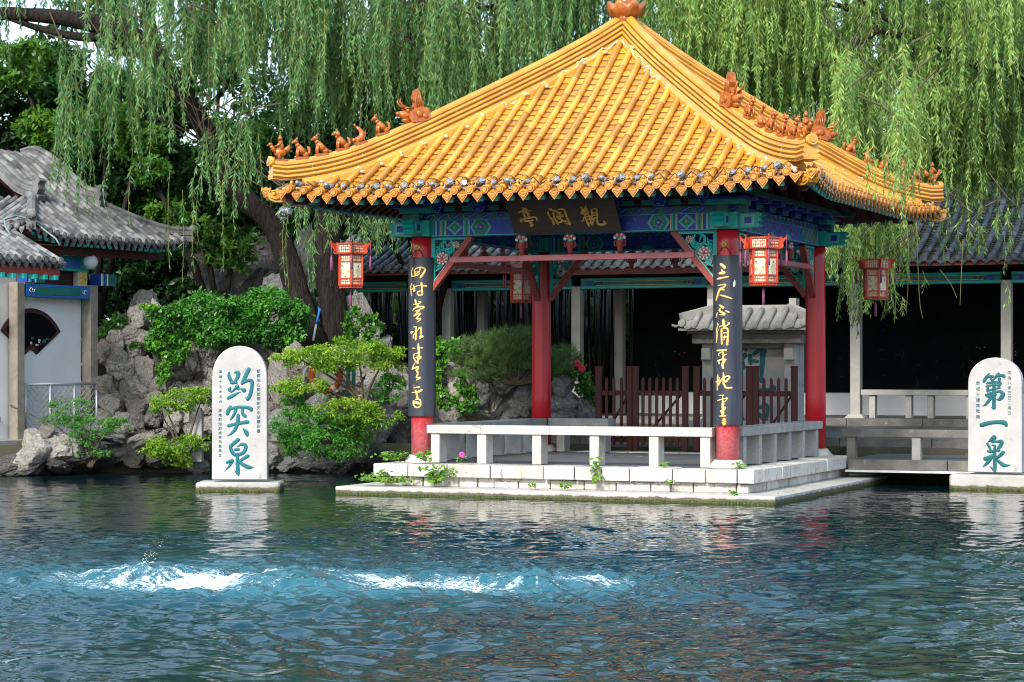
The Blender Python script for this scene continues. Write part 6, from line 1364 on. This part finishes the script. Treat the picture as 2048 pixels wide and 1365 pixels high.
for i in range(26): cloud(lv, 700 + i, (rngc.uniform(-17, 3), rngc.uniform(39, 45), rngc.uniform(10.2, 17)), (2.4, 2.0, 1.6), 620, .42, .3, clumps=22, shell=.2, cr=.35, asp=.35)  # unseen upper crown added to darken the water's reflections
lv.build("crown", [M['willow_cool'], M['stem']], wl_)
def build_twigs(parent):
    b = MB()
    for q in TWIGS: b.tube([P(*p) for p in q], [.014, .010, .007, .003], 5, caps=False)
    TWIGS.clear(); b.build("fine_twigs", M['twig'], parent)["kind"] = "stuff"
build_twigs(wl_)
wr = thing("willow_tree", "large weeping willow hanging thick light-green curtains over the right side of the pavilion roof", "tree", (0, 0, 0))
tk = MB()
limb(tk, [(2330, 900), (2320, 600), (2300, 380), (2240, 240), (2140, 175), (2040, 146), (1990, 136), (1935, 122), (1850, 80), (1760, 30), (1690, -20)], 36.0, [.36, .30, .27, .24, .16, .12, .095, .08, .06, .05, .04])
limb(tk, [(2040, 146), (2000, 90), (1980, 20), (1960, -60)], 36.0, [.08, .06, .05, .04]); limb(tk, [(1760, 60), (1700, 100), (1650, 130), (1605, 152)], 35.6, [.035, .03, .025, .012]); limb(tk, [(1850, 80), (1760, 60), (1700, 15), (1660, -30)], 36, [.05, .05, .04, .03])
limb(tk, [(2100, 300), (2020, 290), (1960, 300), (1900, 312)], 36.5, [.05, .035, .025, .012]); limb(tk, [(1640, 150), (1615, 190), (1605, 250)], 35.6, [.016, .010, .005]); limb(tk, [(1700, 20), (1660, 10), (1600, 30), (1560, 40)], 35.6, [.05, .04, .03, .02])
tk.build("trunk", M['bark'], wr)
lv = Leaves()
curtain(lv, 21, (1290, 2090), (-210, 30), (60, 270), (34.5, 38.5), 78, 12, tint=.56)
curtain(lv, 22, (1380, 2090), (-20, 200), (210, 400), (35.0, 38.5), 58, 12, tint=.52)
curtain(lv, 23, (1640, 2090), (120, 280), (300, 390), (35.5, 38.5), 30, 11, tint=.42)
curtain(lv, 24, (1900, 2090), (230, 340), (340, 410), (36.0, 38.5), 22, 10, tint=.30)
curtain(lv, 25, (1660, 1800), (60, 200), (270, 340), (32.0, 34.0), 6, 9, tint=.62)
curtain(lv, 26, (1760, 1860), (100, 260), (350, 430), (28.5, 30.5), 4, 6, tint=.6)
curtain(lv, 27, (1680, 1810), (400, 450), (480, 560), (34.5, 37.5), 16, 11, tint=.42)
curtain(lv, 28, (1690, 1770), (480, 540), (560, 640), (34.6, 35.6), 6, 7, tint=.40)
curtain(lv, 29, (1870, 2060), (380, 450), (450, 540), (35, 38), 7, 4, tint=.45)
rng = np.random.default_rng(78); st = [P(x, y, 34) for x, y in ((1845, 540), (2008, 560), (2000, 440), (1925, 430))]; strands(lv, st, [.35, .38, .8, .5], rng, per_m=26, tint=.5, sway=.03)
pts = [P(hi.uniform(1200, 2500), hi.uniform(-750, -150), hi.uniform(34, 40)) for _ in range(300)]
strands(lv, pts, hi.uniform(.8, 2.0, 300), hi, per_m=15, lmin=.16, lmax=.24, wd=.04, tint=.4, stem=False)  # more unseen high strands, added for shade and reflected leaves
for i in range(26): cloud(lv, 760 + i, (rngc.uniform(2, 20), rngc.uniform(39, 45), rngc.uniform(10.2, 17)), (2.4, 2.0, 1.6), 620, .42, .3, clumps=22, shell=.2, cr=.35, asp=.35)  # unseen upper crown added to block sky in the reflections
lv.build("crown", [M['willow'], M['stem']], wr)
for pts in ([(1812, 440), (1818, 520), (1812, 630)], [(1833, 430), (1836, 540), (1840, 610), (1846, 638)], [(1926, 480), (1922, 560), (1920, 610)], [(1880, 540), (1902, 570), (1914, 598)], [(1690, 470), (1692, 560), (1697, 618)]): b = MB(); limb(b, [(x, y) for x, y in pts], 33.5, [.007] * (len(pts) - 1) + [.004], n=5); b.build("bare_shoot", M['stem'], wr)
build_twigs(wr)
# ------------------------------------------------------------------ dark trees behind
def tree(label, px, Yd, pads, n, size, mt, tint, seed, trunk_r=.14, name="broadleaf_tree", group="dark trees behind the pool", asp=.5, clumps=30):
    q = thing(name, label, "tree", (0, 0, 0), group=group); mb = MB(); x = P(px, 736, Yd).x
    tops = [P(a, b, Yd) for a, b, *_ in pads]
    mb.tube([(x, Yd, .3), (x + .1, Yd, 1.6), (x, Yd, 3.0)], [trunk_r * 1.3, trunk_r, trunk_r * .8], 8)
    for t_ in tops: mb.tube([(x, Yd, 2.2), ((x + t_.x) / 2, Yd + .1, (2.6 + t_.z) / 2), tuple(t_)], [trunk_r * .55, trunk_r * .4, .02], 6)
    mb.build("trunk", M['bark'], q); lv = Leaves(); s = Yd / FPX
    for i, (a, b, rx, rz_, *ext) in enumerate(pads):
        p = P(a, b, Yd + (ext[0] if ext else 0)); cloud(lv, seed * 31 + i, p, (rx * s, min(rx, rz_) * s * .9, rz_ * s), int(n * 2.4 * rx * rz_ / 10000), size * 1.1, tint, clumps=clumps, asp=asp)
    lv.build("crown", mt, q); return q
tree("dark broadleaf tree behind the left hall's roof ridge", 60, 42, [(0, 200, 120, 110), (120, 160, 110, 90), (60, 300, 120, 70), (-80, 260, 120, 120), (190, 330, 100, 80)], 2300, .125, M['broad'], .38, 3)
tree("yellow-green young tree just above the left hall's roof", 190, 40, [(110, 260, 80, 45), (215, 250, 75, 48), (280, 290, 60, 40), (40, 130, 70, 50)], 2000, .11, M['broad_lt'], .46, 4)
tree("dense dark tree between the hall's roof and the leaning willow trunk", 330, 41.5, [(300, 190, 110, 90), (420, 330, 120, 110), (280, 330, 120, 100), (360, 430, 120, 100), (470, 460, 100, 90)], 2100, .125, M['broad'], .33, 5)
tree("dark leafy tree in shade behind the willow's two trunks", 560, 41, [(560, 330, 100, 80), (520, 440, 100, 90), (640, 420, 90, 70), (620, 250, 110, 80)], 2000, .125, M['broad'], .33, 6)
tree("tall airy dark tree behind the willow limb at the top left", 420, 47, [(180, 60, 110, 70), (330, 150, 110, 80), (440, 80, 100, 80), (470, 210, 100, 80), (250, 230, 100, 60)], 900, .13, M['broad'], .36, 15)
tree("understorey tree right of the left hall, leaves darkened to paint its deep shade", 330, 41.2, [(380, 540, 120, 70), (450, 580, 110, 60), (270, 520, 80, 80), (230, 430, 80, 90), (300, 590, 90, 50)], 1900, .12, M['broad'], -.05, 16)  # low leaf pads tinted darker to put the deep shade in
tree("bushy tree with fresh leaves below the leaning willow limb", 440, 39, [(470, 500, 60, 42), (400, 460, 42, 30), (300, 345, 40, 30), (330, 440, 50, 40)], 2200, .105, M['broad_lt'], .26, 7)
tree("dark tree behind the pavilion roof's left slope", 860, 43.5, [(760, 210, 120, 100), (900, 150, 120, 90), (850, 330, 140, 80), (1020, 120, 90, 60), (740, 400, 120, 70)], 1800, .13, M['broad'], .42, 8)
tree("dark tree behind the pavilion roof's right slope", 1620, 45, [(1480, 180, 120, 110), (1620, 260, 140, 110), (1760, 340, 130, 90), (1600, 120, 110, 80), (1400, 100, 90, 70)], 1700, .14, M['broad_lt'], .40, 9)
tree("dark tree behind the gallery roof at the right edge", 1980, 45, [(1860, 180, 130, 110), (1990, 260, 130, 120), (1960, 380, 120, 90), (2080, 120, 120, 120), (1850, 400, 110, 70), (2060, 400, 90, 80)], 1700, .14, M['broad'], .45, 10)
fw = Leaves(); rg2 = np.random.default_rng(44)
for i in range(46): cloud(fw, 500 + i, (-26 + i * 1.15, 52 + rg2.uniform(-1.5, 1.5), rg2.uniform(2.0, 3.2)), (1.6, 1.2, rg2.uniform(2.6, 3.6)), 1600, .36, .3, clumps=26, shell=.2, cr=.4)
o = fw.build("woods", M['broad']); tag(o, "far-off dark woods closing the view behind the gallery", "woods", kind="stuff")
bg_ = MB(); 
for i in range(420):
    u, v = rnd.uniform(-13, -3.2), rnd.uniform(GV + 3.6, GV + 6.4); p = W(u, v, .3); r = rnd.uniform(.016, .034); lx_, ly = rnd.gauss(0, .12), rnd.gauss(0, .12)
    bg_.tube([p, p + Vector((lx_ * .4, ly * .4, 1.4)), p + Vector((lx_, ly, 3.2))], [r, r, r * .8], 6, 0, rnd.random())
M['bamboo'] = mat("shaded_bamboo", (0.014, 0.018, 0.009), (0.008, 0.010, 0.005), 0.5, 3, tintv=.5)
o = bg_.build("bamboo_grove", M['bamboo']); tag(o, "dense grove of thin dark bamboo stems behind the open gallery", "bamboo", kind="stuff")
# ------------------------------------------------------------------ shrubs and climbers
def shrub(name, label, pads, Yd, n, size, mt, seed, stem_px, cat="shrub", asp=.42, stems=6, tint=.5, group=None, flat=.55, up=.5, cr=.30):
    q = thing(name, label, cat, (0, 0, 0), group=group); s = Yd / FPX; lv = Leaves()
    for i, (a, b, rx, rz_, *e) in enumerate(pads):
        dy = e[0] if e else 0; dt = e[1] if len(e) > 1 else 0; mi = e[2] if len(e) > 2 else 0
        cloud(lv, seed * 17 + i, P(a, b, Yd + dy), (rx * s, min(rx, 70) * s * .8, rz_ * s), int(n * 4.2 * rx * rz_ / 3000), size, tint + dt, clumps=int(12 + rx * rz_ / 60), asp=asp, flat=flat, up=up, mi=mi, shell=.35, cr=cr)
    lv.build("foliage", mt, q)
    if stems:
        mb = MB()
        for i in range(stems):
            a, b, rx, rz_, *e = pads[i % len(pads)]; x1 = a + rnd.uniform(-.6, .6) * rx; limb(mb, [(stem_px[0] + rnd.uniform(-4, 4), stem_px[1]), (stem_px[0] + (x1 - stem_px[0]) * .35, (stem_px[1] + b) / 2 + 4), (x1, b)], Yd + .1, [.026, .018, .006], n=6)
        mb.build("stem", M['twig'], q)
    return q
shrub("shrub", "big tiered lime-green shrub leaning over the water between the left stone and the pavilion", [(620, 712, 70, 24, 0, .05), (700, 705, 95, 30), (775, 715, 50, 24), (700, 728, 100, 16, -.1), (605, 775, 58, 20, -.2, .08), (690, 818, 85, 22, -.2, .05), (745, 838, 60, 18, -.2), (610, 850, 74, 34, -.1, .1, 1), (655, 888, 80, 32, -.2, .05, 1), (600, 885, 50, 26, 0, .0, 1), (700, 850, 60, 30, -.1, .05, 1), (575, 712, 40, 14, 0, .1), (560, 780, 26, 12, 0, .1), (775, 775, 36, 30, .2, .15, 1), (720, 870, 30, 16, 0, .15), (585, 805, 30, 30, .2, .1, 1)], 33.6, 900, .052, [M['nandina'], M['nandina_dk']], 3, (728, 812), stems=12, tint=.48)
shrub("shrub", "lime-green shrub in two tiers half behind the left inscribed stone", [(360, 800, 62, 22), (330, 815, 40, 14), (395, 790, 34, 16), (350, 895, 62, 24, -.1), (320, 905, 36, 16, -.1), (385, 880, 34, 16), (360, 925, 30, 12)], 34.0, 850, .052, [M['nandina'], M['nandina_dk']], 4, (368, 930), tint=.46)
shrub("shrub", "thin airy green shrub in front of the mesh railing", [(140, 815, 44, 24), (190, 850, 66, 18), (120, 840, 40, 14), (235, 848, 34, 14), (165, 880, 50, 16), (190, 905, 36, 9)], 33.9, 480, .05, M['nandina_dk'], 5, (182, 935), tint=.6)
shrub("shrub", "glossy dark evergreen shrub spilling over the top of the left rockery bank", [(350, 640, 56, 36), (410, 625, 66, 40), (480, 640, 60, 46), (545, 625, 60, 50), (330, 685, 36, 30), (440, 670, 60, 24), (560, 670, 40, 24), (590, 640, 34, 40)], 35.9, 950, .068, M['holly'], 6, (440, 700), tint=.45, stems=4, asp=.5, flat=.8, up=.3)
def ivy(label, pads, Yd, n, seed, tint=.5, size=.06): return shrub("ivy", label, pads, Yd, n, size, M['ivy'], seed, pads[0][:2], "climber", asp=.85, stems=0, tint=tint, flat=.8, up=.0, cr=.26)
ivy("dark ivy mound on the left rockery beside the hall's right column", [(235, 655, 36, 26), (258, 680, 26, 20), (215, 668, 20, 14)], 36.2, 420, 7, .3)
ivy("bright ivy trailing down the left rockery from the evergreen shrub", [(300, 620, 34, 10), (318, 635, 14, 22), (345, 715, 22, 18), (332, 735, 12, 30), (312, 690, 22, 8), (322, 750, 8, 22), (365, 700, 14, 20)], 35.7, 520, 8, .55)
ivy("ivy hanging down the tall rock between the willow trunks", [(632, 520, 10, 30), (640, 555, 12, 40), (628, 600, 10, 30), (640, 640, 12, 30)], 37.9, 420, 9, .4)
ivy("ivy climbing the pale rock right of the willow trunks", [(705, 640, 18, 40), (735, 660, 22, 40), (690, 690, 26, 24), (760, 650, 10, 16)], 36.7, 420, 10, .34)
ivy("bright ivy curtain beside the left couplet board", [(880, 710, 14, 26), (872, 745, 12, 40), (900, 690, 26, 14), (890, 800, 26, 30), (915, 815, 22, 16), (925, 770, 16, 24), (945, 800, 10, 30), (868, 690, 22, 20)], 35.0, 560, 11, .58)
ivy("dark rose bush at the right end of the rockery behind the pavilion", [(1150, 740, 22, 22), (1172, 770, 20, 30), (1185, 795, 12, 20)], 35.0, 480, 12, .25)
fl_ = MB()
for px, py in ((1163, 738), (1154, 728)):
    c = P(px, py, 34.7)
    for k in range(7): fl_.ball(c + Vector((math.cos(k) * .03, -.02, math.sin(k) * .03)), (.035, .02, .03), n=6)
M['rose'] = mat("red_rose_petal", (.60, .03, .06), None, .5); o = fl_.build("rose_flower", M['rose']); tag(o, "two small red rose blooms on the dark bush by the red gate", "flower")
pn = thing("pine_shrub", "low spreading pine with soft needle tufts above the grey boulders", "shrub", (0, 0, 0)); lv = Leaves(); rng = np.random.default_rng(9); mb = MB()
for a, b, rx, rz_, n in ((985, 690, 70, 22, 150), (1035, 680, 60, 24, 150), (940, 715, 50, 24, 130), (1000, 725, 70, 26, 170), (1065, 710, 44, 30, 120), (1125, 715, 36, 24, 110), (1095, 730, 50, 22, 100), (960, 750, 60, 14, 110), (1130, 740, 30, 10, 50)):
    for _ in range(n):
        th_, rr = rng.uniform(0, 6.28), rng.uniform(0, 1) ** .5; c = np.array(P(a + rx * rr * math.cos(th_), b + rz_ * rr * math.sin(th_), 35.0 + rng.normal(0, .28))); k = 20
        ax_ = unit(np.array([[rng.normal(0, .7), rng.normal(-.2, .6), rng.uniform(.1, 1)]]))[0]; d = unit(ax_ + rng.normal(0, .55, (k, 3))); nn = unit(np.cross(d, rng.normal(0, 1, (k, 3))))
        lv.add(leaf_quads(np.repeat(c[None], k, 0), d, nn, rng.uniform(.09, .15, k), np.full(k, .0055)), np.clip(rng.normal(.5 + .25 * ax_[2] * .5, .2, k), 0, 1))
    for _ in range(5): x1, y1 = a + rng.uniform(-1, 1) * rx, b + rng.uniform(-1, .6) * rz_; limb(mb, [(1030, 770), ((1030 + x1) / 2, (770 + y1) / 2 + 6), (x1, y1)], 35.0, [.022, .013, .005], n=5)
lv.build("foliage", M['pine'], pn); mb.build("stem", M['twig'], pn)
# small plants on the platform
def weed(label, px, py, Yd, hpx, wpx, n, size, seed, name="weed", asp=.7, tint=.55):
    q = thing(name, label, "weed", (0, 0, 0), group="weeds growing from the platform's joints"); s = Yd / FPX; lv = Leaves(); rng = np.random.default_rng(seed); mb = MB(); base = P(px, py, Yd)
    for i in range(n):
        t_ = rng.uniform(.15, 1); x = rng.normal(0, wpx * .45 * (.4 + .6 * t_)); p = base + Vector((x * s, rng.uniform(-.08, .04), hpx * s * t_ * rng.uniform(.75, 1)))
        d = unit(np.array([[rng.normal(0, 1), rng.normal(-.6, .5), rng.normal(-.1, .4)]])); nn = unit(np.array([[rng.normal(0, .4), -.6, 1.0]]) + rng.normal(0, .3, (1, 3)))
        lv.add(leaf_quads(np.array([p]), d, nn, np.array([size * rng.uniform(.6, 1.3)]), np.array([size * asp])), np.array([rng.normal(tint, .2)]))
        if i % 4 == 0: mb.tube([base + Vector((x * s * .2, 0, 0)), p], .003, 4)
    lv.build("foliage", M['weed'], q); mb.build("stem", M['stem'], q)
yf = lambda px: W(u_of(px, -2.62), -2.62).y
for args in (("broad-leaved green weed growing out of the platform's front joint below the flowers", 872, 968, yf(872) - .04, 40, 34, 60, .085, 1), ("tall thin weed growing on the middle of the platform's front", 1190, 966, yf(1190) - .02, 56, 20, 34, .075, 2), ("low spreading green weeds at the left end of the platform ledge", 790, 966, yf(790) - .06, 14, 70, 150, .05, 3), ("small yellow-green weed at the platform's left corner", 735, 965, yf(735) - .06, 20, 22, 60, .045, 4), ("leafy weed beside the left corner of the coping", 765, 966, yf(765) - .04, 32, 20, 44, .06, 5), ("feathery weed on top of the coping left of the left column", 786, 921, yf(786) + .3, 18, 44, 90, .06, 6), ("green plant at the foot of the left column, on the coping", 850, 922, yf(850) + .1, 24, 24, 40, .075, 7), ("small plant with a pink flower on the coping right of the left column", 922, 922, yf(922) + .1, 12, 14, 26, .05, 8), ("small leaf tuft on the coping near the nearest column", 1328, 934, yf(1328) + .1, 10, 12, 18, .05, 9), ("grey-white flowering tuft at the foot of the nearest column", 1478, 938, 27.1, 16, 18, 40, .045, 10), ("small sprig on the platform's front face left of the nearest column", 1336, 968, yf(1336) - .01, 12, 14, 14, .05, 11), ("small weed on the ledge under the nearest column", 1466, 992, 26.75, 12, 12, 22, .05, 12), ("little weed on the ledge under the middle bench legs", 1130, 978, yf(1130) - .1, 16, 16, 26, .055, 13), ("tiny weed on the ledge left of the tall thin weed", 1065, 975, yf(1065) - .1, 9, 16, 26, .04, 14), ("small sprig in a joint beside the broad-leaved weed", 900, 955, yf(900) - .02, 20, 12, 18, .055, 15)): weed(*args)
b = MB(); c = P(924, 910, yf(922) + .05)
for k in range(6): b.ball(c + Vector((math.cos(k * 1.05) * .022, -.01, math.sin(k * 1.05) * .022)), (.022, .008, .020), n=6)
M['petunia'] = mat("pink_petunia", (.62, .05, .33), None, .5); o = b.build("pink_flower", M['petunia']); tag(o, "single pink flower on the white coping near the left column", "flower")
# fallen leaves
lv = Leaves(); rng = np.random.default_rng(3); pp = []
for _ in range(50): p = W(rng.uniform(2.62, 2.9), rng.uniform(-2.7, 2.7), .104); pp.append(p)
for _ in range(40): p = W(rng.uniform(2.7, 7), rng.uniform(1.3, 4.2), .407); pp.append(p)
for _ in range(40): p = W(rng.uniform(-2, 2), rng.uniform(-2, 2), .394); pp.append(p)
for _ in range(20): p = W(rng.uniform(-2.9, 2.5), rng.uniform(-2.9, -2.6), .104); pp.append(p)
A = np.array(pp); n = len(A); az = rng.uniform(0, 6.28, n); d = np.stack([np.cos(az), np.sin(az), np.full(n, .05)], 1); lv.add(leaf_quads(A, unit(d), unit(np.stack([rng.normal(0, .15, n), rng.normal(0, .15, n), np.ones(n)], 1)), rng.uniform(.04, .09, n), rng.uniform(.012, .03, n)), rng.uniform(0, 1, n))
M['dryleaf'] = leaf_mat("dry_leaf", (.30, .20, .06), (.55, .48, .22), .1); o = lv.build("fallen_leaves", M['dryleaf']); tag(o, "dry leaves scattered on the stone floors", "leaves", kind="stuff")
# ------------------------------------------------------------------ life buoy stand, poles
sb = thing("life_buoy_stand", "white board on dark green posts half hidden in the lime shrub", "stand", P(668, 850, 34.2))
b = MB(); b.box((-.10, 0, .85), (.56, .03, .62)); b.build("board", M['whitepaint'], sb)
for x in (.22, .30): b = MB(); b.box((x, .03, .60), (.06, .06, 1.25)); b.build("post", M['dteal'], sb)
c = P(652, 751, 34.05); b = MB(); n = 28; path = [c + Vector((math.cos(q) * .215, 0, math.sin(q) * .235)) for q in np.linspace(0, 2 * math.pi, n)]
b.tube(path, .050, 10, 0, caps=False); o = b.build("life_buoy", M['orange']); tag(o, "orange-red ring life buoy hanging behind the lime shrub's leaves", "life buoy")
bb = MB()
for q in (.5, 2.1, 3.7, 5.3): e = c + Vector((math.cos(q) * .215, 0, math.sin(q) * .235)); tq = Vector((-math.sin(q), 0, math.cos(q))); bb.tube([e - tq * .03, e + tq * .03], .0525, 10)
bb.build("band", M['whitepaint'], o)
def pole(label, a, c, r, m1): b = MB(); b.tube([a, c], r, 7); o = b.build("pole", m1); tag(o, label, "pole")
pole("slim white pole leaning in the lime shrub left of the life buoy", P(588, 830, 33.9), P(612, 735, 34.0), .022, M['whitepaint'])
M['bluep'] = mat("blue_pole_paint", (.03, .16, .50), None, .4); q = thing("net_pole", "slim blue and white pole leaning against the willow trunks", "pole", P(626, 682, 36.3))
a, m_, c = Vector((0, 0, 0)), P(632, 650, 36.4) - P(626, 682, 36.3), P(640, 618, 36.5) - P(626, 682, 36.3)
b = MB(); b.tube([a, m_], .020, 7); b.build("lower_pole", M['whitepaint'], q); b = MB(); b.tube([m_, c], .017, 7); b.tube([m_ + Vector((.03, 0, .05)), c + Vector((-.02, 0, .02))], .012, 6); b.build("upper_pole", M['bluep'], q)
hg = thing("hedge", "added dark hedge blocking light from behind the bamboo and the gallery", "hedge", (PCX, PCY, 0), PTH)  # added to stop light leaking in behind the open gallery
b = MB(); b.box((-8.5, GV + 7.6, 1.9), (13, .8, 3.4)); b.build("dark_core", M['darkwall'], hg)  # solid dark box inside the leaves, lets no light through
lv = Leaves()
for i in range(26): cloud(lv, 900 + i, (-15 + i * .5, GV + 7.2, 1.9), (.5, .35, 1.9), 420, .13, .3, clumps=14, shell=.2, cr=.3)
lv.build("foliage", M['broad'], hg)
